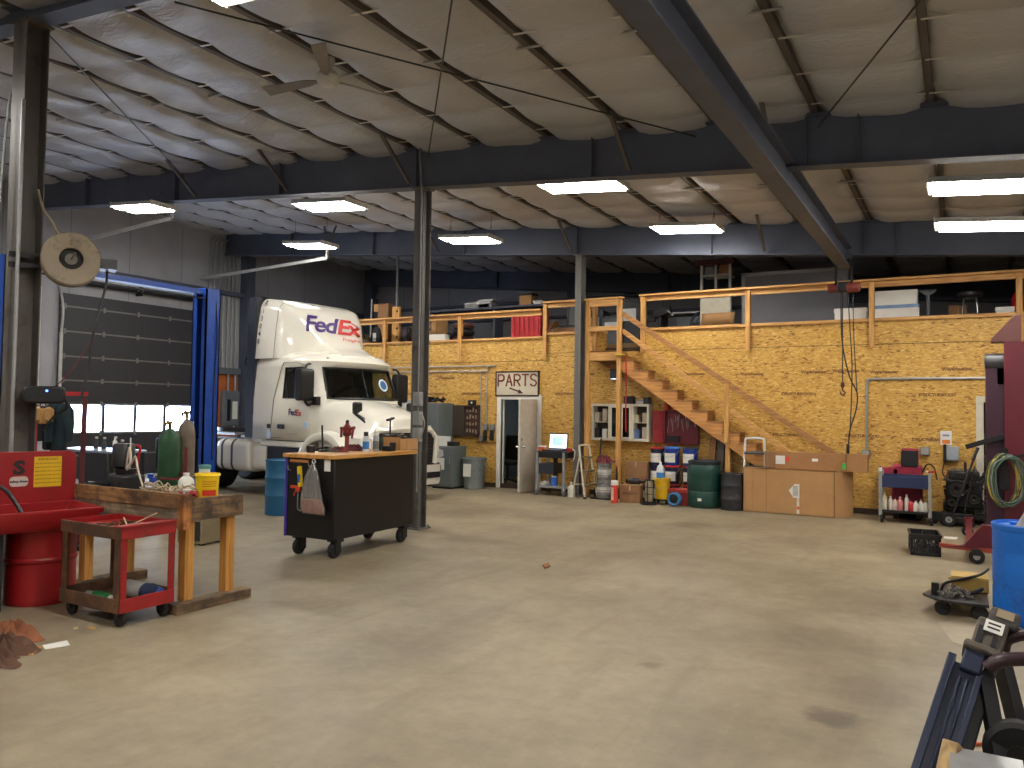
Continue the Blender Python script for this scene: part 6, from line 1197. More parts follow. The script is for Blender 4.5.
sl2 = stepladder('step_ladder', 'white folded step ladder leaning behind the big cardboard box', (-3.34, 14.62, 0), R(4), .42, 1.30, .12, 4, pm('ladder_white', (220, 220, 216), .4), pm('tread_dark', (62, 66, 68), .7), False, .2)
# ---------------------------------------------------------------- stairs, landing and railings
STR_ = wood('stringer', (172, 116, 60), (206, 148, 84), 0, .6); TRD = wood('tread_wood', (128, 88, 50), (170, 122, 72), 1, .7)
Y0s, Y1s = 14.83, 15.25; TR = .303; RS = .2; xs0, zs0 = -6.13, 3.01
ns = 14; st = thing('staircase', 'wooden open stair with sawtooth stringers rising to the loft landing', 'stairs', (0, 0, 0))
for yy in (Y0s, Y1s - .04):
    poly = [(xs0, zs0 - .04)]
    x, z = xs0 + .04, zs0 - .04
    for k in range(ns):
        poly += [(x, z), (x, z - RS)] if k else [(x, z), (x, z - RS)]
        x += TR; z -= RS
        poly += [(x, z)] if z > 0 else []
        if z - RS < 0: poly.append((x, 0)); break
    poly += [(x - .35, 0)]; poly += [(xs0, zs0 - .36)]
    MB().prism(poly, 1, yy, yy + .04).build('stringer', STR_, st)
x, z = xs0 + .04, zs0 - .04 - RS
for k in range(ns):
    if z < .05: break
    MB().box(x - .02, x + TR + .02, Y0s - .01, Y1s, z, z + .035).build('tread', TRD, st, bevel=.004); MB().box(x - .004, x + .012, Y0s + .04, Y1s - .04, z + .035, z + RS).build('riser', TRD, st)
    x += TR; z -= RS
def hr(p0, p1, w, h, y): MB().beam((p0[0], y, p0[1]), (p1[0], y, p1[1]), w, h).build('handrail', wood('handrail', (142, 96, 54), (178, 128, 76), 0), st, bevel=.004)
hr((-6.03, 3.76), (-1.95, 1.02), .04, .1, Y0s + .02)
MB().beam((-6.03, Y0s + .02, 3.41), (-2.45, Y0s + .02, .82), .04, .09).build('mid_rail', LUMX, st, bevel=.004)
MB().box(-3.94, -3.85, Y0s - .05, Y0s - .01, 1.2, 2.32).build('rail_post', LUMZ, st, bevel=.004); MB().box(-3.94, -3.85, Y0s + .06, Y0s + .15, 0, 1.4).build('support_post', LUMZ, st, bevel=.004)
ld = thing('stair_landing', 'wooden landing platform with guard rails at the top of the stairs', 'landing', (0, 0, 0))
MB().box(-6.74, -6.13, Y0s - .04, Y1s, 2.98, 3.01).build('deck', LUMX, ld); MB().box(-6.74, -6.13, Y0s - .04, Y0s, 2.80, 3.01).build('rim_joist', LUMX, ld, bevel=.004); MB().box(-6.74, -6.13, Y1s - .04, Y1s, 2.80, 2.98).build('rim_joist', LUMX, ld); MB().box(-6.74, -6.70, Y0s, Y1s - .04, 2.80, 2.98).build('rim_joist', LUMY, ld)
MB().box(-6.83, -6.74, Y0s - .05, Y0s + .04, 0, 4.06).build('post', LUMZ, ld, bevel=.005); MB().box(-6.13, -6.04, Y0s - .05, Y0s + .04, 0, 4.06).build('post', LUMZ, ld, bevel=.005)
MB().box(-6.83, -6.74, Y1s - .13, Y1s - .04, 3.01, 4.06).build('post', LUMZ, ld, bevel=.005)
MB().box(-6.86, -6.0, Y0s - .07, Y0s + .05, 4.06, 4.1).box(-6.74, -6.13, Y0s - .05, Y0s - .01, 3.92, 4.06).build('top_rail', LUMX, ld, bevel=.004); MB().box(-6.74, -6.13, Y0s - .05, Y0s - .01, 3.42, 3.51).build('mid_rail', LUMX, ld, bevel=.004)
MB().box(-6.83, -6.75, Y0s + .04, Y1s - .04, 3.96, 4.06).box(-6.83, -6.75, Y0s + .04, Y1s - .04, 3.42, 3.51).build('side_rail', LUMY, ld, bevel=.004); MB().prism([(-6.68, 2.8), (-6.16, 2.8), (-6.16, 2.48)], 1, Y1s - .1, Y1s - .06).build('gusset_brace', TRD, ld)
MB().box(-6.16, -5.95, Y0s - .09, Y0s + .04, 2.9, 2.93).build('yellow_cap', pm('cap_yellow', (206, 176, 60), .6), ld)
t = thing('landing_speaker', 'dark speaker box with an added glowing underside hanging under the landing', 'speaker', (-6.24, 15.05, 2.44)); MB().box(-.1, .1, -.1, .1, .0, .2).build('case', pm('speaker_navy', (36, 44, 58), .5), t, bevel=.01); MB().box(-.09, .09, -.08, .08, -.008, .0).build('lens', em('added_glow', (180, 210, 255), 1.5), t); MB().tube((0, 0, .2), (0, 0, .33), .01).build('stem', BLKMET, t)  # speaker box; the glowing plate under it is added, not a lamp
o = MB().curve([(-5.92, 14.76, 2.9), (-5.9, 14.76, 2.4), (-5.91, 14.76, 1.9), (-5.9, 14.76, 1.35)], .014).build('red_strap', RED); tag(o, 'red strap hanging beside the landing post', 'strap')
# loft rails: posts bolted to the wall face
def rail(label, x0, x1, zt, posts, zb):
    t = thing('guard_rail', label, 'guard rail', (0, 0, 0)); MB().box(x0, x1, YW - .14, YW - .02, zt, zt + .04).box(x0, x1, YW - .06, YW - .02, zt - .1, zt).build('top_rail', LUMX, t, bevel=.004)
    for x in posts: MB().box(x - .045, x + .045, YW - .1, YW - .06, zb, zt).box(x - .045, x + .045, YW - .06, YW - .0, 3.5, zt - .1).build('post', LUMZ, t, bevel=.004)
    return t
rail('pine guard rail on the lower left part of the loft edge, behind the truck', -14.6, -8.1, 3.97, (-14.2, -12.52, -10.26), 2.87)
rail('short pine guard rail between the tall landing column and the left guard rail', -8.05, -6.76, 4.12, (-8.0,), 2.93)
rail('long pine guard rail on the loft edge right of the stairs', -5.8, XR, 4.14, (-5.73, -3.6, -1.43, .78, 3.0), 2.97)
# window cabinet and red tool cabinet
wc_ = thing('display_cabinet', 'cream framed glass door cabinet hung on the wall under the landing', 'cabinet', (-6.15, YW, 1.19)); W_ = .6; H2 = .7
MB().box(-W_, W_, -.02, 0, 0, H2).build('back_panel', pm('cab_back', (72, 62, 54), .7), wc_); b = MB(); D_ = .26
b.box(-W_, W_, -D_, 0, -.03, .02).box(-W_, W_, -D_, 0, H2 - .02, H2 + .03).box(-W_ - .03, -W_ + .01, -D_, 0, -.03, H2 + .03).box(W_ - .01, W_ + .03, -D_, 0, -.03, H2 + .03).box(-.25, -.21, -D_, 0, 0, H2).box(.26, .3, -D_, 0, 0, H2); b.build('frame', CREAM, wc_, bevel=.004)
b = MB().box(-W_, W_, -D_ + .06, 0, .34, .355).build('shelf', CREAM, wc_)
for (a, c_) in ((-.21, .03), (.03, .26)):
    b = MB(); b.box(a, c_, -D_ - .012, -D_, 0, .05).box(a, c_, -D_ - .012, -D_, H2 - .05, H2).box(a, a + .045, -D_ - .012, -D_, .05, H2 - .05).box(c_ - .045, c_, -D_ - .012, -D_, .05, H2 - .05); o = b.build('glass_door', CREAM, wc_); MB().box(a + .045, c_ - .045, -D_ - .006, -D_ - .003, .05, H2 - .05).build('door_pane', GLASS, o)
rn = random.Random(9); cols = [(60, 84, 150), (210, 210, 206), (40, 44, 50), (150, 60, 50), (90, 110, 150), (180, 170, 150)]
for r_, z in enumerate((.0, .02, .355)):
    if r_ == 0: continue
    for k in range(7):
        x = -.53 + .175 * k; hh = rn.uniform(.14, .27); c = rn.choice(cols)
        o = tag(MB().box(x - .05, x + .05, -.2, -.06, 0, hh).box(x - .045, x + .045, -.195, -.065, hh, hh + .01).build('parts_box', pm('pb%d' % cols.index(c), c, .6), bevel=.006), '%s box on the %s shelf of the cream cabinet, number %d from the left' % (('blue', 'white', 'black', 'red', 'slate blue', 'tan')[cols.index(c)], 'lower' if r_ == 1 else 'upper', k + 1), 'box', 'parts in the display cabinet'); o.location = (-6.15 + 0, YW, 1.19 + z)
for i, (x, w_, h_, c, l) in enumerate(((-5.98, .2, .16, (36, 38, 42), 'black case on top of the cream display cabinet'), (-5.72, .16, .1, (170, 170, 166), 'pale small box on top of the cream display cabinet'), (-5.6, .12, .14, (46, 48, 54), 'dark box at the right end on top of the cream display cabinet'))):
    t = thing('storage_case', l, 'case', (x, YW - .14, 1.92)); MB().box(-w_ / 2, w_ / 2, -.08, .08, 0, h_).build('shell', pm('case%d' % i, c, .5), t, bevel=.01); MB().box(-w_ / 2 - .004, w_ / 2 + .004, -.084, .084, h_ * .7, h_ * .78).build('lid_seam', BLKMET, t)
rc = thing('tool_cabinet', 'open maroon tool cabinet full of hanging tools under the stairs', 'cabinet', (-4.98, YW, 1.15)); MRN = pm('cab_maroon', (104, 22, 36), .5, 0, .1); RDR = pm('cab_red', (150, 30, 34), .45)
MB().box(-.26, .43, -.05, 0, 0, .64).build('back_panel', MRN, rc); MB().box(-.26, .43, -.12, -.05, -.02, .01).box(-.26, .43, -.12, -.05, .63, .66).box(.41, .44, -.12, -.05, 0, .64).box(-.27, -.24, -.12, -.05, 0, .64).build('frame', MRN, rc); MB().beam((-.27, -.08, .32), (-.46, -.22, .32), .02, .64).build('cabinet_door', RDR, rc, bevel=.004)
SV = pm('tool_steel', (170, 160, 158), .35, .6)
for k in range(14):
    x = -.18 + .042 * k; l = rn.uniform(.08, .3); z = .58 - rn.uniform(0, .12); a = rn.uniform(-.35, .35); o = MB().beam((x, -.06, z), (x + a * l * .6, -.06, z - l), .014, .012).build('hanging_tool', SV, rc)
MB().box(-.2, .05, -.12, -.05, .02, .14).build('tool_tray', BLKMET, rc)
for i, (x, c, l) in enumerate(((-5.3, (190, 50, 40), 'red small can on top of the maroon tool cabinet'), (-5.14, (214, 110, 50), 'orange small can on top of the maroon tool cabinet'))):
    t = thing('small_can', l, 'can', (x + .1, YW - .07, 1.81)); MB().lathe([(.001, 0), (.055, 0), (.055, .12), (.001, .12)], n=18).build('body', pm('scan%d' % i, c, .45), t); MB().lathe([(.04, .12), (.04, .15), (.001, .15)], n=16).build('cap', t and BLACK, t)
# stored lumber and pipes below the stair
for i, (x, z1_, m, l) in enumerate(((-4.3, 1.25, TRD, 'dark plank leaning on the wall behind the green barrel'), (-4.12, 1.5, pm('plank_grey', (96, 88, 80), .8), 'grey plank standing behind the green barrel'), (-3.52, .98, pm('plank_dark', (66, 50, 40), .8), 'dark board standing behind the small black drum'))):
    tag(MB().beam((x, 15.02, 0), (x + .04, 15.22, z1_), .14, .03).build('plank', m, bevel=.003), l, 'plank')
t = thing('junction_box', 'blue grey box hanging on the wall under the stairs', 'box', (-4.03, YW - .06, 1.05)); MB().box(-.09, .09, -.05, .06, -.1, .18).build('case', pm('jb', (76, 92, 110), .5), t, bevel=.01); MB().tube((0, 0, .18), (0, 0, .5), .012).build('conduit_stub', GALV, t)
# ================================================================== RIGHT SIDE
# conduit with two bends on the wall
q = AY(867, 452, YW); qt = AY(878, 379, YW)
o = MB().path(spline([(q[0], YW - .03, q[2]), (q[0], YW - .03, qt[2] - .2), (q[0] + .03, YW - .03, qt[2] - .05), (q[0] + .18, YW - .03, qt[2]), (.3, YW - .03, qt[2]), (1.6, YW - .03, qt[2])], 6), .022).build('conduit', GALV); tag(o, 'thick grey conduit bending down the board wall right of the hoist', 'conduit')
for i, (px, py, l) in enumerate(((866, 454, 'square grey outlet box at the foot of the bent conduit'), (925, 451, 'square grey outlet box alone on the board wall above the blue cart'))):
    v = AY(px, py, YW); t = thing('outlet_box', l, 'outlet box', v); MB().box(-.07, .07, -.07, 0, -.07, .07).build('box_body', BG, t, bevel=.008); MB().box(-.06, .06, -.078, -.07, -.06, .06).build('cover_plate', GALV, t)
v = AY(946, 438, YW); t = thing('safety_sign', 'small white sign with an orange band above the silver hose box', 'sign', v); MB().box(-.085, .085, -.01, 0, -.12, .12).build('plate', pm('sign_white', (224, 224, 226), .35), t, bevel=.004); MB().box(-.06, .06, -.013, -.01, -.1, -.03).build('orange_band', pm('sign_orange', (226, 130, 50), .5), t); MB().box(-.05, .05, -.013, -.01, .03, .06).build('text_line', pm('sign_grey', (140, 140, 150), .5), t)
v = AY(952, 452, YW); t = thing('disconnect_box', 'silver and black box on the wall with a black arm, under the orange sign', 'box', v); MB().box(-.08, .1, -.16, 0, -.14, .1).build('case', pm('silver', (160, 170, 178), .35, .3), t, bevel=.015); MB().box(-.13, -.08, -.1, 0, -.18, .13).build('side_lever', BLKMET, t, bevel=.01); MB().curve([(-.11, -.06, -.15), (-.14, -.06, -.35), (-.09, -.06, -.42), (-.05, -.06, -.3)], .012).build('cord_loop', pm('cord_brown', (86, 50, 40), .6), t)
# blue shop cart
bc_ = thing('service_cart', 'blue-topped shop cart with grey posts by the board wall', 'cart', (-.86, 14.5, 0), R(2)); BN = pm('cart_navy', (30, 42, 78), .45, 0, .08)
b = MB(); b.box(-.38, .38, -.28, .28, .58, .6).box(-.38, .38, -.29, -.27, .58, .77).box(-.38, .38, .27, .29, .58, .77).box(-.39, -.37, -.29, .29, .58, .77).box(.37, .39, -.29, .29, .58, .77); b.build('top_tray', BN, bc_, bevel=.008)
for (x, y) in ((-.36, -.28), (.36, -.28), (-.36, .28), (.36, .28)): MB().box(x - .025, x + .025, y - .03, y + .03, .12, .84).build('post', AL, bc_, bevel=.006)
MB().box(-.38, .38, -.28, .28, .17, .21).build('lower_shelf', BLKMET, bc_, bevel=.006)
for (x, y) in ((-.36, -.27), (.36, -.27), (-.36, .27), (.36, .27)):
    c = MB().lathe([(.001, -.02), (.065, -.022), (.075, 0), (.065, .022), (.001, .02)], (x + .02, y, .075), 20, 0).build('caster', RUBBER, bc_); MB().box(x - .03, x + .04, y - .03, y + .03, .1, .17).build('fork', BLKMET, c)
rn = random.Random(14)
for i, (x, h, r, c, cc_, l) in enumerate(((-.31, .28, .035, (222, 214, 190), (214, 200, 120), 'cream bottle with a yellow cap, leftmost'), (-.22, .22, .035, (224, 220, 206), (224, 220, 206), 'cream bottle, second from the left'), (-.15, .2, .036, (206, 186, 176), (120, 40, 40), 'pinkish bottle with a dark red cap, third from the left'), (-.07, .22, .045, (196, 120, 120), (220, 214, 204), 'rose and white jug, fourth from the left'), (.03, .26, .036, (224, 220, 210), (224, 220, 210), 'tall white bottle, fifth from the left'), (.1, .18, .04, (176, 40, 50), (60, 24, 30), 'red can, sixth from the left'), (.17, .17, .042, (214, 210, 200), (200, 190, 176), 'short cream bottle, seventh from the left'), (.25, .2, .036, (220, 216, 206), (140, 140, 136), 'white bottle with a grey cap, second from the right'), (.32, .18, .034, (214, 210, 200), (170, 160, 140), 'small pale bottle, rightmost'))):
    bottle('fluid_bottle', l + ' on the blue cart', Vector((-.86, 14.5, .21)) + Vector((x * .95, -.18 + .02 * math.sin(i * 2), 0)), r, h, pm('fb%d' % i, c, .4), 'cap', pm('fbc%d' % i, cc_, .4), group='bottles on the blue cart')
t = thing('spray_bottle', 'small white bottle on the left corner of the blue cart', 'bottle', (-1.22, 14.3, .84)); MB().lathe([(.001, 0), (.03, 0), (.03, .05), (.001, .06)], n=14).build('body', WHITE, t); MB().tube((0, 0, .05), (.0, 0, .08), .012).build('cap', BN, t)
t = thing('red_lamp', 'small red and white object on the right corner post of the blue cart', 'tool', (-.5, 14.24, .84)); MB().tube((-.02, 0, .015), (.1, 0, .03), .015).build('handle', RED, t); MB().ball((-.03, 0, .02), .02).build('tip', WHITE, t)
wd = thing('battery_charger', 'red battery charger with a black screen behind the blue cart', 'charger', (-.93, 15.0, 0)); MB().box(-.16, .3, -.14, .16, .1, .92).build('cabinet', pm('charger_red', (150, 34, 60), .45), wd, bevel=.03); MB().prism([(-.14, .92), (.14, .92), (.14, 1.18), (.02, 1.2), (-.14, 1.0)], 0, -.02, .24).build('head', pm('charger_red', (150, 34, 60), .45), wd, bevel=.015); MB().box(-.01, .24, -.165, -.14, .9, 1.17).build('screen', BLACK, wd, bevel=.01); MB().tube((-.12, .1, .1), (.28, .1, .1), .1).build('wheel', RUBBER, wd)
MB().box(-.35, -.05, -.14, .14, .72, .86).build('front_shelf', pm('charger_red', (150, 34, 60), .45), wd, bevel=.02); MB().curve([(.3, -.1, .8), (.38, -.2, .95), (.48, -.18, .9), (.52, -.15, .7)], .012).build('cable', BLACK, wd); [MB().box(x, x + .08, -.12, -.04, 0, .1).build('foot', BLKMET, wd) for x in (-.14, .2)]
# engine on the floor
en = thing('engine', 'black car engine with pulleys and hoses standing on a low stand by the wall', 'engine', (-.02, 14.93, 0)); EM = pm('engine_black', (28, 28, 28), .45, .3, .3, 14, spots=(70, 66, 60), spotamt=.3)
b = MB(); b.box(-.26, .26, -.2, .2, .26, .72).box(-.22, .22, -.16, .2, .7, .86).box(-.3, .28, -.14, .16, .2, .34); b.build('block', EM, en, bevel=.03)
b = MB()
for (x, z, r) in ((-.1, .58, .13), (.14, .44, .09), (-.17, .36, .07), (.1, .7, .06)): b.lathe([(.001, -.22), (r * .3, -.24), (r * .35, -.28), (r * .85, -.28), (r, -.3), (r * .95, -.25), (r, -.22), (.001, -.21)], (x, 0, z), 24, 1)
b.build('pulley', pm('pulley', (58, 56, 54), .35, .6), en)
b = MB(); rn = random.Random(33)
for k in range(12): b.curve([(rn.uniform(-.3, .32), rn.uniform(-.24, .1), rn.uniform(.3, .85)) for _ in range(4)], rn.choice((.014, .02, .024)), 7, 5)
b.build('hoses', BLACK, en); b = MB(); b.path(spline([(.26, -.1, .76), (.42, -.12, .72), (.46, -.1, .55), (.4, -.06, .4), (.28, -.05, .36)], 6), .03); b.build('intake_hose', BLACK, en)
b = MB()
for k in range(4): b.tube((-.15 + .1 * k, .0, .84), (-.15 + .1 * k, .0, .9), .035)
b.build('intake_cover', pm('alu_cast', (130, 124, 112), .4, .5), en); MB().box(-.34, .34, -.26, .26, .1, .15).box(-.34, -.28, -.3, .3, .02, .1).box(.28, .34, -.3, .3, .02, .1).box(-.2, -.14, -.2, .2, .15, .26).box(.14, .2, -.2, .2, .15, .26).build('stand', BLKMET, en); MB().bc((.02, -.1, .93), (.04, .04, .16)).build('dipstick_handle', BLKMET, en)
# floor jack with long handle
fj = thing('floor_jack', 'dark trolley jack with a long slanted handle in front of the engine', 'jack', (-.2, 14.5, 0)); MB().box(-.28, .3, .02, .12, .06, .2).box(-.1, .25, -.1, .02, .05, .14).build('chassis', BLKMET, fj, bevel=.012)
for (x, y) in ((-.03, -.14), (.28, -.06), (-.24, .1)):
    w = MB().lathe([(.05, -.03), (.095, -.032), (.11, -.015), (.11, .015), (.095, .032), (.05, .03)], (x, y, .11), 26, 1).build('wheel', RUBBER, fj) if x < 0.1 and x > -.2 else MB().lathe([(.001, -.03), (.05, -.03), (.055, 0), (.05, .03), (.001, .03)], (x, y, .055), 20, 1).build('small_wheel', RUBBER, fj)
    if -.2 < x < .1: MB().lathe([(.02, -.036), (.05, -.034), (.05, .034), (.02, .036)], (x, y, .11), 20, 1, closed=True).lathe([(.001, -.03), (.02, -.03), (.02, .03), (.001, .03)], (x, y, .11), 12, 1).build('rim', GALV, w)
MB().tube((.02, .0, .16), (.36, .16, 1.2), .018).tube((.16, -.02, .1), (.33, .12, .96), .01).build('handle', BLKMET, fj); MB().tube((.3, .12, 1.05), (.38, .17, 1.26), .024).build('grip', BLACK, fj)
# red lift post and its arm
lp = thing('lift_post', 'tall dark red lift post with a grey motor at the right picture edge', 'lift post', (.5, 13.2, 0)); MR1 = pm('lift_maroon', (92, 22, 36), .4, 0, .12, 2, spots=(90, 26, 40), spotamt=.3); MR2 = pm('lift_purple', (58, 26, 44), .45, 0, .12, 2)
b = MB(); b.box(-.02, .3, -.2, -.17, .03, 2.82).box(.27, .3, -.2, .25, .03, 2.82).box(-.02, .01, -.17, -.13, .03, 2.82); b.build('post', MR1, lp, smooth=0)
MB().box(-.24, .0, -.12, .2, .03, 2.45).build('rear_post', MR2, lp, smooth=0); MB().box(-.26, .6, -.35, .4, 0, .03).build('base_plate', MR2, lp); MB().box(-.25, .6, -.0, .4, .03, .22).build('base_box', MR2, lp, bevel=.01)
MB().prism([(-.17, 2.82), (.19, 2.82), (.19, 3.2), (.11, 3.2), (-.17, 2.87)], 1, -.18, .1).build('top_gusset', pm('lift_brown', (86, 44, 40), .5), lp, bevel=.006)
MB().lathe([(.001, -.0), (.1, .01), (.115, .05), (.115, .3), (.1, .33), (.001, .33)], (-.26, -.05, 2.55), 24, 0).build('pump_motor', pm('motor_grey', (70, 70, 72), .45, .2), lp); MB().box(-.12, .06, -.12, .05, 2.2, 2.5).build('valve_block', BLKMET, lp, bevel=.02)
a1 = AY(928, 455, 13.0) ; MB().beam(AY(966, 447, 13.05) - lp.location, AY(1004, 436, 13.02) - lp.location, .1, .07).build('swing_arm', BLKMET, lp); MB().beam((-.1, -.16, 1.14), (.3, -.2, 1.26), .05, .04).build('hanging_bracket', BLKMET, lp)
hc = Vector((.48, 12.9, .95))
COLS = [(92, 104, 66), (170, 150, 60), (70, 90, 84), (120, 124, 110), (60, 84, 70)]
for i in range(5):
    b = MB(); rn = random.Random(40 + i); pts = []
    for k in range(30):
        a = 2 * PI * k / 10; rr = .21 + rn.uniform(-.025, .025); pts.append((hc[0] + .02 * i - .03 + rr * math.cos(a) * .85, hc[1] - .02 * i + rn.uniform(-.02, .02), hc[2] - .05 + rr * 1.5 * math.sin(a) + (-.05 if math.sin(a) < 0 else 0)))
    b.curve(pts, .011, 7, 5); tag(b.build('coiled_hose', pm('coil%d' % i, COLS[i], .5)), ['olive', 'yellow', 'dark teal', 'pale grey', 'dark green'][i] + ' hose of the coil hanging on the dark red lift post', 'hose', 'coiled hoses on the red lift post')
t = thing('hose_hanger', 'black hanger hook carrying the hose coil on the dark red post', 'hook', (.48, 12.97, 1.24)); MB().box(-.04, .04, -.0, .03, -.2, .08).tube((0, 0, .0), (0, -.16, .02), .014).build('hook', BLKMET, t); MB().box(-.06, .06, -.0, .02, -.5, -.2).build('plate', BLKMET, t)
# red engine crane legs
ec = thing('engine_crane', 'red engine crane leg with two black casters beside the milk crate', 'engine crane', (0, 0, 0)); v1, v2 = G(975, 565), G(966, 537)
b = MB(); b.prism([(-.2, .17), (.6, .17), (.6, .46), (.17, .46), (-.02, .2)], 1, 10.98, 11.06); b.build('leg_plate', MR1, ec, bevel=.005); MB().beam((-.28, 11.05, .17), (.3, 11.0, .155), .07, .05).build('leg', pm('crane_orange', (150, 60, 44), .5), ec); MB().box(.0, .08, 11.0, 13.72, .17, .23).build('cross_leg', MR1, ec); MB().box(-.02, .1, 13.55, 13.75, .16, .24).build('caster_mount', MR1, ec)
for v, r in ((v1, .085), (v2, .075)):
    c = MB().lathe([(.001, -.025), (r * .85, -.028), (r, -.012), (r, .012), (r * .85, .028), (.001, .025)], (v[0] + .02, v[1] + .1, r), 24, 1).build('caster', RUBBER, ec); MB().lathe([(.001, -.032), (r * .45, -.03), (r * .45, .03), (.001, .032)], (v[0] + .02, v[1] + .1, r), 16, 1).build('hub', GALV, c); MB().box(v[0] - .03, v[0] + .07, v[1] + .05, v[1] + .15, r * 1.2, .17).build('fork', BLKMET, c)
# milk crate
mc = thing('milk_crate', 'black plastic milk crate full of black parts on the floor', 'crate', (-.46, 11.4, 0), R(6)); hw, hd_, hh = .17, .26, .27
MB().box(-hw, hw, -hd_, hd_, 0, .012).build('bottom', BLACK, mc)
for (ax, sgn) in ((0, 1), (0, -1), (1, 1), (1, -1)):
    b = MB(); L_ = hd_ if ax == 0 else hw; off_ = (hw if ax == 0 else hd_) * sgn
    def pb(u0, u1, z0, z1):
        lo, hi = min(off_, off_ - sgn * .012), max(off_, off_ - sgn * .012)
        b.box(lo, hi, u0, u1, z0, z1) if ax == 0 else b.box(u0, u1, lo, hi, z0, z1)
    pb(-L_, L_, 0, .04); pb(-L_, L_, .2, .25); pb(-L_, -L_ + .03, 0, .25); pb(L_ - .03, L_, 0, .25)
    n_ = 5
    for k in range(1, n_): u = -L_ + 2 * L_ * k / n_; pb(u - .006, u + .006, .04, .2)
    pb(-L_, L_, .09, .1); pb(-L_, L_, .14, .15); b.build('side_wall', BLACK, mc, smooth=0)
b = MB(); b.box(-hw - .012, hw + .012, -hd_ - .012, -hd_ + .012, .235, .27).box(-hw - .012, hw + .012, hd_ - .012, hd_ + .012, .235, .27).box(-hw - .012, -hw + .012, -hd_, hd_, .235, .27).box(hw - .012, hw + .012, -hd_, hd_, .235, .27); b.build('rim', BLACK, mc)
o = blob(0, 0, .13, .2, .2, 51).build('black_parts', BLKMET); o.location = (-.46, 11.4, .014); o.rotation_euler = (0, 0, R(6)); tag(o, 'dark parts filling the black milk crate', 'parts', kind='stuff')
t = thing('wire_bundle', 'pale metal strips sticking through the side of the milk crate', 'strips', (-.46, 11.29, .14)); rn = random.Random(3)
for k in range(5): MB().beam((-.04 + .03 * k, -.0, .05), (.0 + .03 * k, .01, -.03), .008, .01).build('strip', GALV, t)
flat([(944, 537), (958, 538), (956, 540), (944, 539)], .001, .012, 'paper_scrap', PAPER, 'white paper scrap on the floor behind the milk crate', 'paper')
flat([(948, 579), (953, 577), (953, 579)], .001, .012, 'leaf', pm('leaf_dark', (90, 66, 44), .8), 'tiny dark leaf on the floor in front of the engine crane', 'leaf')
# low black cart with chain
dv = G(938, 621)
dy = thing('drum_dolly', 'low black wheeled platform holding a chain next to the blue plastic drum', 'dolly', (.1, 8.15, 0)); b = MB(); b.prism([(-.44, -.1), (-.3, -.32), (.07, -.32), (.07, .5), (-.3, .5)], 2, .13, .155); b.build('deck', BLKMET, dy, bevel=.006)
for (x, y) in ((-.28, -.2), (-.0, -.24), (-.2, .3), (.0, .4)): c = MB().lathe([(.001, -.02), (.055, -.022), (.065, 0), (.055, .022), (.001, .02)], (x, y, .065), 20, 1).build('caster', RUBBER, dy); MB().box(x - .03, x + .03, y - .03, y + .03, .09, .13).build('fork', BLKMET, c)
MB().curve([(-.3, .1, .15), (-.27, .1, .22), (-.2, .12, .25), (.0, .2, .31), (.08, .4, .34)], .012).build('tow_handle', BLACK, dy)
yb_ = thing('yellow_block', 'yellow block lying on the low black platform', 'block', (.02, 8.42, .157)); MB().box(-.14, .16, -.1, .18, 0, .13).build('body', pm('block_yellow', (176, 140, 66), .6), yb_, bevel=.01); MB().box(-.14, .16, -.102, .182, .11, .131).build('top_plate', pm('block_yellow2', (190, 156, 84), .6), yb_)
ch = MB(); rn = random.Random(19)
for k in range(46):
    a = rn.uniform(0, 6.28); r_ = rn.uniform(0, .13); c = Vector((.0 + r_ * math.cos(a) - .08, 8.02 + r_ * .8 * math.sin(a), .17 + rn.uniform(0, .09) * (1 - r_ / .16)))
    e = Euler((rn.uniform(0, 3), rn.uniform(0, 3), rn.uniform(0, 3))).to_matrix(); ch.path([c + e @ Vector((.024 * math.cos(t_) , .014 * math.sin(t_), 0)) for t_ in [2 * PI * q_ / 8 for q_ in range(8)]], .0055, 5, True)
tag(ch.build('steel_chain', pm('chain_steel', (150, 146, 140), .35, .7)), 'heap of steel chain on the low black platform', 'chain')
t = thing('chain_hook', 'black hook and strap lying beside the chain heap', 'hook', (.0, 8.0, .157)); MB().curve([(-.02, .1, .02), (.06, .04, .05), (.12, .08, .08), (.1, .16, .05), (.04, .15, .02)], .018).build('hook', BLKMET, t); MB().bc((-.24, .06, .05), (.06, .06, .1)).build('strap', BLKMET, t)
# blue plastic drum with funnel
bd = G(1003, 617); BP = pm('drum_bright_blue', (22, 110, 206), .4, 0, .08, 4, spots=(16, 84, 170), spotamt=.3)
r = .29; cx_, cy_ = .18 + r, 8.02 
t = thing('plastic_drum', 'bright blue plastic drum at the right picture edge', 'drum', (.49, 8.1, 0)); h = .84
MB().lathe([(.001, 0), (r * .94, 0), (r * .97, .02), (r, .1), (r, h * .34), (r * .985, h * .36), (r, h * .38), (r, h * .7), (r * .985, h * .72), (r, h * .74), (r, h - .06), (r * 1.03, h - .05), (r * 1.03, h - .01), (r * .98, h), (r * .94, h - .03), (.001, h - .03)], n=48).build('barrel', BP, t)
MB().lathe([(.001, h - .03), (.035, h - .03), (.035, h - .005), (.001, h - .005)], (-.12, .1, 0), 16).build('bung', BP, t)
f = thing('funnel', 'grey metal funnel standing upside down on the bright blue drum', 'funnel', (.45, 7.95, h - .03)); MB().lathe([(.085, 0), (.09, .005), (.03, .12), (.018, .15), (.014, .2), (.008, .2), (.012, .15), (.024, .12), (.08, .005)], n=26, closed=True).build('cone', GALV, f); MB().path([(.07, 0, .03), (.09, 0, .07), (.04, 0, .1)], .006, 6).build('handle', GALV, f)
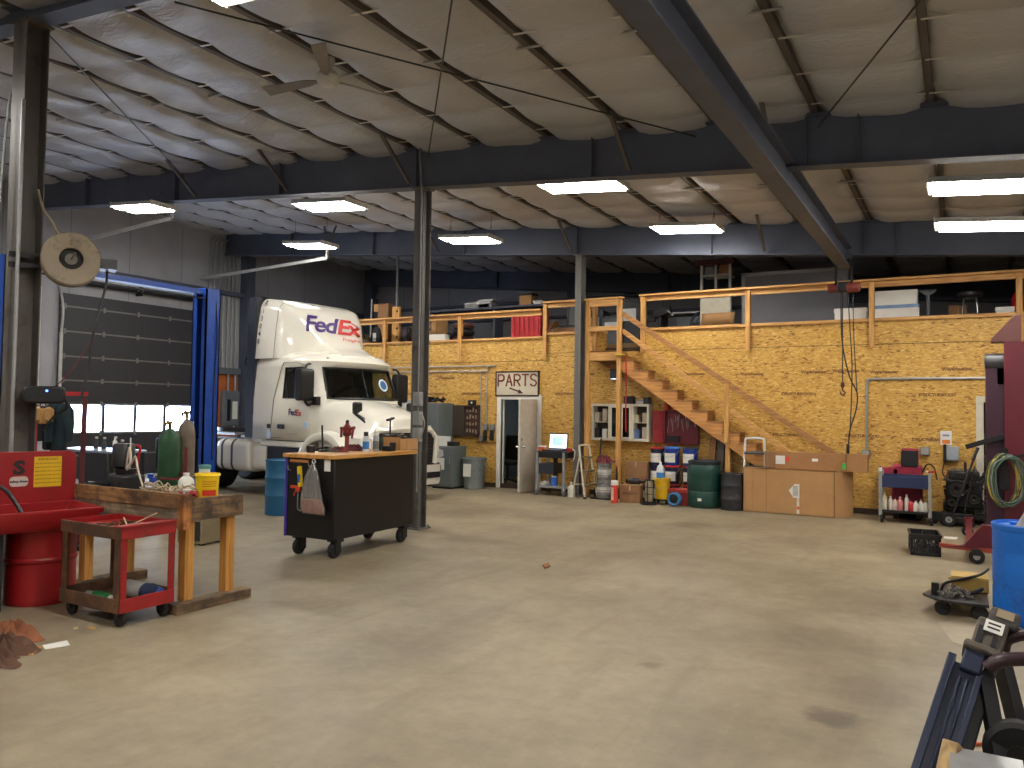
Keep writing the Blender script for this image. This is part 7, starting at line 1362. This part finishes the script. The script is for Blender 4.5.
# foreground crane parts
NB = pm('boom_navy', (28, 38, 62), .4, .1, .12, 5, spots=(28, 36, 54), spotamt=.35); DRK = pm('fg_dark', (22, 21, 24), .5, .1, .2)
fgp = thing('folding_engine_crane', 'dark blue folded hoist frame with a dusty head in the lower right corner', 'engine hoist', (0, 0, 0))
D0 = 3.3
def F(px, py, Y=3.3): return AY(px, py, Y)
top = F(964, 664, 3.3); bot = F(921, 800, 3.0); ax = (bot - top).normalized(); sd = (F(984, 672, 3.3) - F(952, 664, 3.3)); sd = (sd - ax * sd.dot(ax)).normalized(); nm = sd.cross(ax).normalized()
if nm[1] > 0: nm = -nm
def fr_(u, w, d): return top + ax * u + sd * w + nm * d
L_ = (bot - top).length
def slab(b, u0, u1, w0, w1, d0, d1): b.add([fr_(u, w, d) for d in (d0, d1) for (u, w) in ((u0, w0), (u1, w0), (u1, w1), (u0, w1))], [(3, 2, 1, 0), (4, 5, 6, 7), (0, 1, 5, 4), (1, 2, 6, 5), (2, 3, 7, 6), (3, 0, 4, 7)]); return b
b = MB(); slab(b, .0, L_, -.05, .06, -.03, .0); slab(b, -.015, L_, -.055, -.028, -.03, .03); slab(b, .02, L_, .045, .066, -.03, .022); slab(b, .05, L_, -.006, .006, .0, .008); slab(b, .05, L_, .02, .03, .0, .008); b.build('boom_channel', NB, fgp, bevel=.006)
b = MB(); slab(b, -.1, L_, .06, .1, -.09, -.02); b.build('boom_back', DRK, fgp, bevel=.006)
b = MB(); slab(b, -.07, .03, -.01, .058, -.05, .03); b.build('boom_neck', NB, fgp, bevel=.008)
b = MB(); HG = pm('head_dusty', (82, 74, 64), .7, 0, .2, 10, spots=(52, 48, 46), spotamt=.4); slab(b, -.19, -.06, .0, .1, -.08, .035); slab(b, -.085, -.05, -.02, .1, -.08, .045); slab(b, -.25, -.18, .03, .125, -.08, .025); hb = b.build('head_casting', HG, fgp, bevel=.012, segs=3)
b = MB(); slab(b, -.15, -.08, .01, .03, .035, .043); b.build('rib', DRK, hb); b = MB(); slab(b, -.15, -.08, .06, .075, .035, .043); b.build('rib', DRK, hb)
b = MB(); slab(b, -.18, -.135, .025, .085, .043, .045); b.build('paper_label', PAPER, hb, label='dusty white label'); b = MB(); slab(b, -.242, -.21, .05, .105, .026, .028); b.build('paper_label', pm('label_dusty', (150, 134, 108), .7), hb)
for k in range(2): b = MB(); slab(b, -.17 + .016 * k, -.163 + .016 * k, .035, .075, .0455, .046); b.build('label_print', INK, hb)
PP = pm('pipe_plum', (54, 34, 42), .4, .1, .15)
b = MB(); b.path(spline([F(988, 668, 3.25), F(1000, 661, 3.25), F(1024, 659, 3.28), F(1060, 662, 3.3)], 5), .024, 12); b.build('plum_handle', PP, fgp); b = MB(); b.path(spline([F(1003, 650, 3.4), F(1008, 639, 3.4), F(1030, 634, 3.4), F(1060, 636, 3.4)], 5), .022, 12); b.build('plum_handle', PP, fgp)
b = MB(); b.beam(F(984, 672, 3.3), F(1002, 772, 3.15), .045, .05).build('strut', DRK, fgp); b = MB(); b.beam(F(1001, 660, 3.5), F(1020, 735, 3.45), .045, .05); b.build('strut', DRK, fgp)
b = MB(); c = F(1018, 752, 3.2); b.lathe([(.001, -.03), (.09, -.035), (.105, -.02), (.105, .02), (.09, .035), (.001, .03)], c, 28, 1); w = b.build('wheel', RUBBER, fgp); MB().lathe([(.001, -.045), (.035, -.045), (.035, .045), (.001, .045)], c, 18, 1).build('hub', BLKMET, w); b = MB(); b.beam(c, c + Vector((0, .0, -c[2] + .0)), .03, .03) ; b.build('support_leg', DRK, fgp)
b = MB(); b.beam(bot + sd * .1, Vector((bot[0] + .1, bot[1], 0)), .1, .1); b.build('base_leg', NB, fgp)
wp = F(948, 752, 3.0); t = thing('wood_block', 'pale timber block leaning in the lower right corner', 'wood block', (0, 0, 0)); bb = MB(); bb.beam(F(953, 743, 3.0), F(940, 800, 2.9), .05, .05); bb.build('block', wood('fg_block', (150, 122, 80), (190, 160, 112), 2, .7), t, bevel=.004); MB().beam(F(940, 800, 2.9), Vector((F(940, 800, 2.9)[0], 2.9, 0)), .05, .05).build('lower_end', LUMZ, t)
t = thing('silver_tray', 'worn silver metal tray at the bottom right picture edge', 'tray', (0, 0, 0)); zt_ = F(960, 756, 2.95)[2]; b = MB(); p0, p1 = F(953, 757, 2.95), F(1014, 768, 2.9); b.box(p0[0], p1[0] + .02, 2.6, 3.0, zt_ - .14, zt_).build('tray_body', pm('tray_silver', (140, 142, 146), .35, .5, .2, 8, spots=(96, 90, 80), spotamt=.4), t, bevel=.006); MB().box(p0[0] - .008, p1[0] + .028, 2.59, 3.01, zt_ - .012, zt_ + .004).build('rim', GALV, t); MB().box(p0[0] + .05, p1[0], 2.65, 2.95, 0, zt_ - .14).build('pedestal', DRK, t)
o = MB().path(spline([G(960, 745) , G(985, 746), G(1003, 745), G(1040, 740)], 5), .01).build('orange_cable', pm('cord_orange', (206, 92, 50), .5)); o.location = (0, 0, .011); tag(o, 'orange cable lying on the floor behind the dark blue hoist frame', 'cable')
# pale cracked patch of concrete
flat([(930, 622), (937, 622), (952, 642), (970, 648), (1000, 650), (1000, 628), (965, 616), (950, 622)], .0, .002, 'floor_patch', pm('patch_pale', (160, 147, 122), .6, 0, .12, 12), 'pale repaired concrete patch in front of the low black platform', 'floor patch')
# ================================================================== LOFT CLUTTER
ZL = 3.2
def lat(px, Y): return AY(px, 300, Y)[0]
t = thing('cardboard_sheet', 'flat cardboard carton standing on the loft behind the left guard rail', 'carton', (lat(386, 16.0), 16.0, ZL)); zt_ = AY(386, 304, 16.0)[2] - ZL; MB().box(-.18, .16, -.1, .1, 0, zt_).build('carton', CARDD, t, bevel=.005); MB().box(-.32, -.18, -.1, .1, zt_ - .2, zt_).build('flap', CARD, t)
t = thing('pine_board', 'tall pine board with holes standing beside the loft cardboard carton', 'board', (lat(396, 15.75), 15.75, ZL)); zt_ = AY(396, 307, 15.75)[2] - ZL; MB().box(-.09, .14, -.04, .04, 0, zt_).build('board', LUMZ, t, bevel=.004)
for k in range(5): MB().lathe([(.001, -.045), (.03, -.045), (.03, -.035), (.001, -.035)], (.08, 0, zt_ - .12 - .22 * k), 12, 1).build('hole', INK, t)
t = thing('black_bag', 'black bag with a white tag on the loft left of the pine board', 'bag', (lat(378, 15.9), 15.9, ZL)); MB().loft([[Vector((x * s, y * s, z)) for x, y in rrect(.36, .3, .1)] for s, z in ((.9, 0), (1, .1), (.95, .4), (.6, .62), (.3, .68))]).build('body', pm('bag_black', (22, 24, 28), .7, 0, .2, 8, bump=.3), t); MB().box(-.02, .08, -.16, -.145, .3, .52).build('tag', PAPER, t)
o = blob(0, 0, .35, .25, .36, 61).build('brown_tarp', pm('tarp_brown', (92, 78, 66), .9, 0, .2, 8)); o.location = (lat(366, 15.7), 15.7, ZL); tag(o, 'brown cloth bundle on the loft nearest the truck roof', 'cloth')
o = blob(0, 0, .35, .25, .5, 62).build('cloth_bundle', pm('cloth_grey', (70, 62, 64), .9, 0, .25, 8)); o.location = (lat(408, 15.9), 15.9, ZL); tag(o, 'dark grey cloth bundle on the loft left of the front column', 'cloth')
for i, px in enumerate((371, 376)): tag(MB().tube((lat(px, 16.6), 16.6, ZL), (lat(px + 1, 16.8), 16.8, AY(px, 298, 16.6)[2]), .03).build('pole', GALV if i == 0 else BLKMET), ('pale' if i == 0 else 'dark') + ' pole standing on the loft near the truck roof', 'pole')
tag(MB().tube((lat(397, 17.5), 17.5, ZL), (lat(397, 17.5), 17.5, roofz(lat(397, 17.5)) - .3), .04).build('vent_pipe', GALV), 'thin pale pipe rising from the loft to the roof', 'pipe')
hb_ = thing('cardboard_box', 'moving box with a square orange emblem on the loft right of the front column', 'box', (lat(435, 15.9), 15.9, ZL), R(-10)); zt_ = AY(435, 319, 15.9)[2] - ZL; MB().box(-.26, .26, -.22, .22, 0.25, zt_).build('carton', CARD, hb_, bevel=.006); MB().box(-.24, .24, -.2, .2, 0, .25).build('lower_box', CARDD, hb_); e = MB().box(-.1, .12, -.224, -.22, zt_ - .32, zt_ - .08).build('emblem', pm('emblem_dark', (72, 48, 26), .6), hb_)
text('THE', .06, CARD, e, (-.03, -.226, zt_ - .13), (PI / 2, -.5, 0), 'emblem_words', off=.004, ext=.0005); text('HOME', .06, CARD, e, (0, -.226, zt_ - .19), (PI / 2, -.5, 0), 'emblem_words', off=.004, ext=.0005); text('DEPOT', .06, CARD, e, (.03, -.226, zt_ - .25), (PI / 2, -.5, 0), 'emblem_words', off=.004, ext=.0005)
t = thing('white_box', 'white box in front of the moving box on the loft edge', 'box', (lat(438, 15.6), 15.6, ZL)); zt_ = AY(438, 335, 15.6)[2] - ZL; MB().box(-.3, .3, -.12, .1, 0, zt_).build('carton', PAPER, t, bevel=.006); MB().box(-.305, .305, -.125, .105, zt_ - .06, zt_ + .004).build('lid', WHITE, t)
t = thing('tire_stack', 'dark spools stacked on the loft between the moving box and the red locker', 'spool', (lat(464, 15.95), 15.95, ZL))
for k in range(4): MB().torus((0, 0, .1 + .17 * k), .2, .08, 2, 26, 8).build('spool', pm('spool%d' % (k % 2), ((30, 28, 30), (92, 62, 44))[k % 2], .7), t)
t = thing('round_drum', 'round black drum lying on the loft beside the dark spools', 'drum', (lat(452, 15.95), 15.95, ZL + .22)); MB().lathe([(.001, -.14), (.2, -.14), (.22, -.12), (.22, .12), (.2, .14), (.001, .14)], n=26, axis=1).build('shell', BLKMET, t); MB().lathe([(.001, -.16), (.06, -.16), (.06, -.13), (.001, -.13)], n=16, axis=1).build('cap', GALV, t)
MB().box(-.2, .2, -.14, .14, -.22, -.18).build('cradle', BLKMET, t)
lk = thing('red_locker', 'red ribbed locker standing on the loft', 'locker', (lat(527, 16.3), 16.3, ZL)); zt_ = AY(528, 310, 16.3)[2] - ZL; MB().box(-.4, .4, -.05, .4, 0, zt_).build('body', pm('locker_red', (190, 44, 52), .5), lk)
b = MB()
for k in range(6): b.box(-.385 + .13 * k, -.295 + .13 * k, -.075, -.05, .03, zt_ - .03)
b.build('ribbed_door', pm('locker_red', (190, 44, 52), .5), lk, bevel=.006)
def wtop(label, name, px, py, w, d, h, m, Y, cat='box'):
    v = AY(px, py, Y); t = thing(name, label, cat, (v[0], Y, v[2])); MB().box(-w / 2, w / 2, -d / 2, d / 2, 0, h).build('carton', m, t, bevel=.005); MB().box(-w / 2 - .01, w / 2 + .01, -d / 2 - .01, d / 2 + .01, h * .82, h + .005).build('lid', m if m is not CARD else BLKMET, t); return t
shz = AY(528, 306, 17.2)[2]
sh = thing('wall_shelf', 'dark long shelf unit on the loft behind the red locker carrying small boxes', 'shelf', (lat(505, 17.2), 17.2, 0)); MB().box(-2.3, 2.0, -.25, .25, shz - .05, shz).build('shelf_board', STEEL, sh)
for x in (-2.2, -.2, 1.9): MB().box(x - .03, x + .03, -.2, .2, ZL, shz - .05).build('upright', STEEL, sh)
def on_sh(px, w, h, m, label, name='cardboard_box', cat='box'):
    t = thing(name, label, cat, (lat(px, 17.15), 17.15, shz)); MB().box(-w / 2, w / 2, -.15, .15, 0, h).build('carton', m, t, bevel=.005); MB().box(-w / 2 - .02, w / 2 + .04, -.16, .16, h, h + .05).build('lid', BLKMET if m is CARD else GALV, t)
on_sh(528, .34, .24, CARD, 'small cardboard box with a black lid on the shelf above the red locker'); on_sh(540, .2, .05, WHITE, 'small white item on the shelf right of the lidded box', 'white_case', 'case'); on_sh(480, .75, .1, pm('bin_pale', (160, 166, 164), .5), 'pale flat bin on the shelf left of the lidded box', 'storage_bin', 'bin'); on_sh(488, .4, .16, pm('bin_grey', (130, 134, 132), .5), 'grey bin stacked by the pale flat bin on the shelf', 'storage_bin', 'bin')
t = thing('cardboard_box', 'open box with a raised flap on the loft left of the landing column', 'box', (lat(566, 15.8), 15.8, ZL)); MB().box(-.25, .28, -.15, .15, 0, .42).build('carton', CARDD, t); MB().bc((-.28, 0, .5), (.2, .28, .02), (0, -.9, 0)).build('flap', CARD, t)
t = thing('black_chair', 'dark office chair on the loft behind the landing column', 'chair', (lat(572, 16.4), 16.4, ZL)); MB().box(-.24, .24, -.22, .22, .45, .54).build('seat', BLACK, t, bevel=.03); MB().bc((0, .25, .8), (.42, .07, .5), (-.15, 0, 0)).build('backrest', BLACK, t, bevel=.03); MB().tube((0, 0, .08), (0, 0, .46), .03).build('column', BLKMET, t); b = MB()
for k in range(5): b.beam((0, 0, .09), (.27 * math.cos(1.257 * k), .27 * math.sin(1.257 * k), .05), .04, .03)
b.build('base', BLKMET, t)
for i, (px, h, c, l) in enumerate(((596, .95, (40, 44, 50), 'dark machine cabinet on the loft behind the stair landing'), (617, .8, (84, 88, 92), 'grey machine on the loft to the right of the dark cabinet'), (632, 1.15, (34, 35, 40), 'tall black cabinet on the loft behind the stair opening'))):
    t = thing('machine_cabinet', l, 'machine', (lat(px, 17.4), 17.4, ZL)); MB().box(-.3, .3, -.25, .25, 0, h).build('body', pm('mach%d' % i, c, .5), t, bevel=.02); MB().box(-.2, .2, -.262, -.25, h * .6, h * .85).build('panel', GALV, t); MB().box(-.25, .25, -.2, .2, h, h + .04).build('top_cover', BLKMET, t)
# bench on the loft with vice bits
t = thing('work_table', 'grey work table on the loft right of the stair opening', 'table', (lat(690, 17.3), 17.3, ZL)); MB().box(-.7, .6, -.3, .3, .78, .82).build('table_top', GALV, t); MB().box(-.66, -.6, -.26, .26, 0, .78).box(.5, .56, -.26, .26, 0, .78).build('leg_frame', STEEL, t); MB().box(-.2, .5, -.28, .28, .3, .7).build('drawer_box', EPG, t)
t = thing('exercise_bike', 'dark drill press like machine on the loft behind the long guard rail', 'machine', (lat(660, 16.6), 16.6, ZL)); MB().tube((0, 0, .02), (0, 0, .8), .04).box(-.2, .2, -.2, .2, 0, .03).build('stand', BLKMET, t); MB().bc((.06, 0, .78), (.4, .16, .18), (0, -.3, 0)).bc((-.2, 0, .62), (.2, .1, .1)).build('head', BLACK, t, bevel=.02); MB().tube((.2, -.1, .8), (.32, -.12, .7), .012).ball((.33, -.12, .69), .03).build('lever', GALV, t)
t.name = 'drill_press'
t = thing('floor_fan', 'round dark fan on the loft left of the white shelf', 'fan', (lat(703, 16.4), 16.4, ZL)); MB().torus((0, 0, .45), .26, .03, 1, 28).torus((0, 0, .45), .15, .012, 1, 24).tube((0, -.05, .45), (0, .1, .45), .06).build('cage', pm('fan_navy', (36, 42, 60), .5), t); b = MB()
for k in range(4): a = PI / 2 * k; b.bc((.12 * math.cos(a), 0, .45 + .12 * math.sin(a)), (.2, .01, .1), (.3, -a, 0))
b.build('blades', BLKMET, t); MB().box(-.2, .2, -.1, .1, 0, .04).box(-.03, .03, -.03, .03, .04, .2).build('foot', BLKMET, t)
# tall white shelf
sv = thing('storage_shelf', 'tall white open shelf with a cardboard sheet in front, on the loft', 'shelf', (lat(718, 16.5), 16.5, ZL)); ztp = AY(718, 258, 16.5)[2] - ZL; SWH = pm('shelf_white', (170, 172, 170), .5)
for x in (-.3, 0, .3): MB().box(x - .025, x + .025, -.2, -.15, 0, ztp).build('upright', SWH, sv); 
for z in (.25, .7, 1.05, 1.45): MB().box(-.3, .3, -.2, .25, z, z + .03).build('shelf_board', SWH, sv)
MB().box(-.31, .31, -.23, -.2, .5, .98).build('white_panel', pm('panel_white', (206, 200, 180), .6), sv); MB().box(-.44, .4, -.25, .3, ztp - .18, ztp - .06).build('top_case', pm('top_case', (70, 40, 44), .6), sv, bevel=.01); MB().box(.06, .27, -.15, .2, 1.48, 1.7).build('brown_box', CARDD, sv); MB().box(-.24, -.06, -.15, .2, 1.48, 1.66).build('grey_box', EPG, sv)
t = thing('cardboard_sheet', 'big curved cardboard sheet leaning on the white loft shelf', 'cardboard', (lat(718, 16.1), 16.1, ZL)); MB().grid(lambda u, v: (-.34 + .68 * u, -.1 + .12 * v - .12 * (1 - v) ** 2, .02 + .62 * v), 6, 10).build('sheet', CARD, t, solid=.012); MB().box(-.3, .3, .04, .06, .5, .62).build('top_fold', CARD, t)
# mattress-like grey panel
t = thing('grey_panel', 'large grey quilted panel standing on the loft behind the guard rail', 'panel', (lat(795, 16.6), 16.6, ZL)); zt_ = AY(795, 272, 16.6)[2] - ZL; PGY = pm('panel_greyfab', (112, 112, 118), .8, 0, .1, 2, bump=.2); MB().box(-1.02, 1.02, -.1, .1, 0, zt_).build('panel', PGY, t, bevel=.03); b = MB().box(-1.04, -.96, -.12, .12, 0, zt_ + .02).box(-1.04, 1.04, -.12, .12, zt_ - .05, zt_ + .02); b.build('edge_binding', pm('binding', (150, 150, 152), .6), t, bevel=.01)
t = thing('white_box', 'flat white box on the loft behind the hoist', 'box', (lat(853, 15.7), 15.7, ZL)); zt_ = AY(853, 309, 15.7)[2] - ZL; MB().box(-.3, .24, -.15, .15, 0, zt_).build('carton', PAPER, t, bevel=.006); MB().box(-.31, .25, -.16, .16, zt_ - .08, zt_).build('lid', WHITE, t)
zl1 = AY(898, 306, 15.7)[2]; t = thing('white_box', 'lower of two white boxes stacked on the loft right of the hoist', 'box', (lat(897, 15.7), 15.7, ZL)); MB().box(-.36, .36, -.2, .2, 0, zl1 - ZL).build('carton', PAPER, t, bevel=.006); MB().box(-.365, .365, -.205, .205, zl1 - ZL - .06, zl1 - ZL - .0).build('blue_strip', pm('strip_blue', (120, 150, 190), .5), t)
t = thing('white_box', 'upper of two white boxes stacked on the loft right of the hoist', 'box', (lat(896, 15.7), 15.7, zl1)); zt_ = AY(896, 292, 15.7)[2] - zl1; MB().box(-.35, .35, -.19, .19, 0, zt_).build('carton', WHITE, t, bevel=.006); MB().box(-.355, .355, -.195, .195, zt_ - .05, zt_ + .003).build('lid', PAPER, t)
t = thing('pipe_stand', 'grey T-shaped pipe stand on the loft between the white boxes and the round stool', 'stand', (lat(928, 15.8), 15.8, ZL)); zt_ = AY(928, 290, 15.8)[2] - ZL; MB().tube((0, 0, .03), (0, 0, zt_ - .06), .03).build('stem', EPG, t); MB().prism([(-.14, zt_), (.14, zt_), (.12, zt_ - .05), (.04, zt_ - .1), (-.04, zt_ - .1), (-.12, zt_ - .05)], 1, -.05, .05).build('saddle', EPG, t); MB().box(-.2, .2, -.2, .2, 0, .03).build('base', EPG, t)
t = thing('round_stool', 'round black stool with chrome legs on the loft at the right', 'stool', (lat(970, 15.8), 15.8, ZL)); zt_ = AY(970, 292, 15.8)[2] - ZL; MB().lathe([(.001, zt_ - .1), (.17, zt_ - .1), (.2, zt_ - .07), (.2, zt_ - .02), (.17, zt_), (.001, zt_)], n=30).build('seat', BLACK, t)
for k in range(4): a = PI / 4 + PI / 2 * k; MB().path(spline([(.02 * math.cos(a), .02 * math.sin(a), zt_ - .1), (.1 * math.cos(a), .1 * math.sin(a), zt_ - .11), (.14 * math.cos(a), .14 * math.sin(a), zt_ - .17), (.2 * math.cos(a), .2 * math.sin(a), 0)], 4), .013).build('leg', CHROME, t)
MB().torus((0, 0, .25), .17, .01, 2, 28, 6).build('foot_ring', CHROME, t)
t = thing('cardboard_box', 'small cardboard box on the loft left of the round stool', 'box', (lat(960, 16.3), 16.3, ZL)); MB().box(-.18, .1, -.12, .12, 0, AY(960, 306, 16.3)[2] - ZL).build('carton', CARDD, t, bevel=.005); MB().box(-.04, -.02, -.122, .122, 0, AY(960, 306, 16.3)[2] - ZL + .003).build('packing_tape', CARD, t)
t = thing('white_container', 'white lidded container on the loft beside the rail post at the right edge', 'container', (lat(1004, 15.75), 15.75, ZL)); zt_ = AY(1004, 308, 15.75)[2] - ZL; MB().box(-.12, .14, -.1, .1, 0, zt_).build('body', WHITE, t, bevel=.02); MB().box(-.13, .15, -.11, .11, zt_ - .08, zt_ + .01).build('lid', PAPER, t, bevel=.01)
t = thing('red_extinguisher', 'red cylinder on the loft at the right picture edge', 'cylinder', (lat(1018, 15.9), 15.9, ZL)); zt_ = AY(1018, 290, 15.9)[2] - ZL; MB().lathe([(.001, 0), (.1, 0), (.1, zt_ * .8), (.05, zt_ * .93), (.001, zt_ * .93)], n=22).build('body', RED, t); MB().bc((0, 0, zt_ * .96), (.06, .04, .08)).build('valve', BLKMET, t)
# office glimpse
t = thing('office_chair', 'black office chair glimpsed inside the PARTS doorway', 'chair', (-9.55, 16.3, 0)); MB().box(-.25, .25, -.24, .24, .44, .53).build('seat', BLACK, t, bevel=.03); MB().bc((0, .26, .85), (.44, .07, .6), (-.1, 0, 0)).build('backrest', BLACK, t, bevel=.04); MB().tube((0, 0, .09), (0, 0, .45), .03).build('column', BLKMET, t); b = MB()
for k in range(5): a = 1.257 * k; b.beam((0, 0, .1), (.28 * math.cos(a), .28 * math.sin(a), .05), .04, .03); b.ball((.28 * math.cos(a), .28 * math.sin(a), .03), .03)
b.build('base', BLKMET, t)
t = thing('office_desk', 'dark wooden desk inside the office beyond the PARTS doorway', 'desk', (-9.0, 17.7, 0)); DW = wood('desk_wood', (70, 46, 32), (100, 66, 44), 0, .5); MB().box(-.9, .5, -.35, .35, .72, .76).build('desk_top', DW, t); MB().box(-.1, .45, -.32, .32, 0, .72).build('drawer_pedestal', DW, t, bevel=.006); MB().box(-.88, -.83, -.32, .32, 0, .72).build('side_panel', DW, t)
# store room shelf
t = thing('store_shelf', 'dark crowded shelf seen through the doorway behind the red lift post', 'shelf', (.65, 15.9, 0))
for z in (.1, .5, .9, 1.3, 1.7): MB().box(-.4, .5, -.2, .3, z, z + .03).build('shelf_board', BLKMET, t)
for x in (-.4, .5): MB().box(x - .02, x + .02, -.22, .3, 0, 2).build('upright', BLKMET, t)
rn = random.Random(77)
for r_, z in enumerate((.13, .53, .93, 1.33)):
    for k in range(4):
        h = rn.uniform(.12, .28); x = .65 - .3 + .19 * k; o = MB().box(-.07, .07, -.12, .12, 0, h).box(-.066, .066, -.116, .116, h, h + .01).build('parts_bin', pm('bin%d' % ((r_ + k) % 4), ((66, 62, 60), (120, 112, 100), (84, 62, 48), (96, 100, 104))[(r_ + k) % 4], .6), bevel=.005); o.location = (x, 15.86, z); tag(o, 'parts bin, shelf %d from the bottom, place %d from the left, behind red post' % (r_ + 1, k + 1), 'bin', 'bins in the store room')
# ================================================================== WORLD AND RENDER LOOK
w = bpy.data.worlds.new('world'); sc.world = w; w.use_nodes = True
w.node_tree.nodes['Background'].inputs['Color'].default_value = (.55, .65, .8, 1); w.node_tree.nodes['Background'].inputs['Strength'].default_value = .3
sc.view_settings.view_transform = 'Standard'; sc.view_settings.look = 'None'; sc.view_settings.gamma = 1; sc.view_settings.use_curve_mapping = False
sc.view_settings.exposure = EXPOSURE
sc.cycles.use_denoising = True
sc.cycles.max_bounces = 8; sc.cycles.diffuse_bounces = 5; sc.cycles.glossy_bounces = 3; sc.cycles.sample_clamp_indirect = 6; sc.cycles.caustics_reflective = False; sc.cycles.caustics_refractive = False
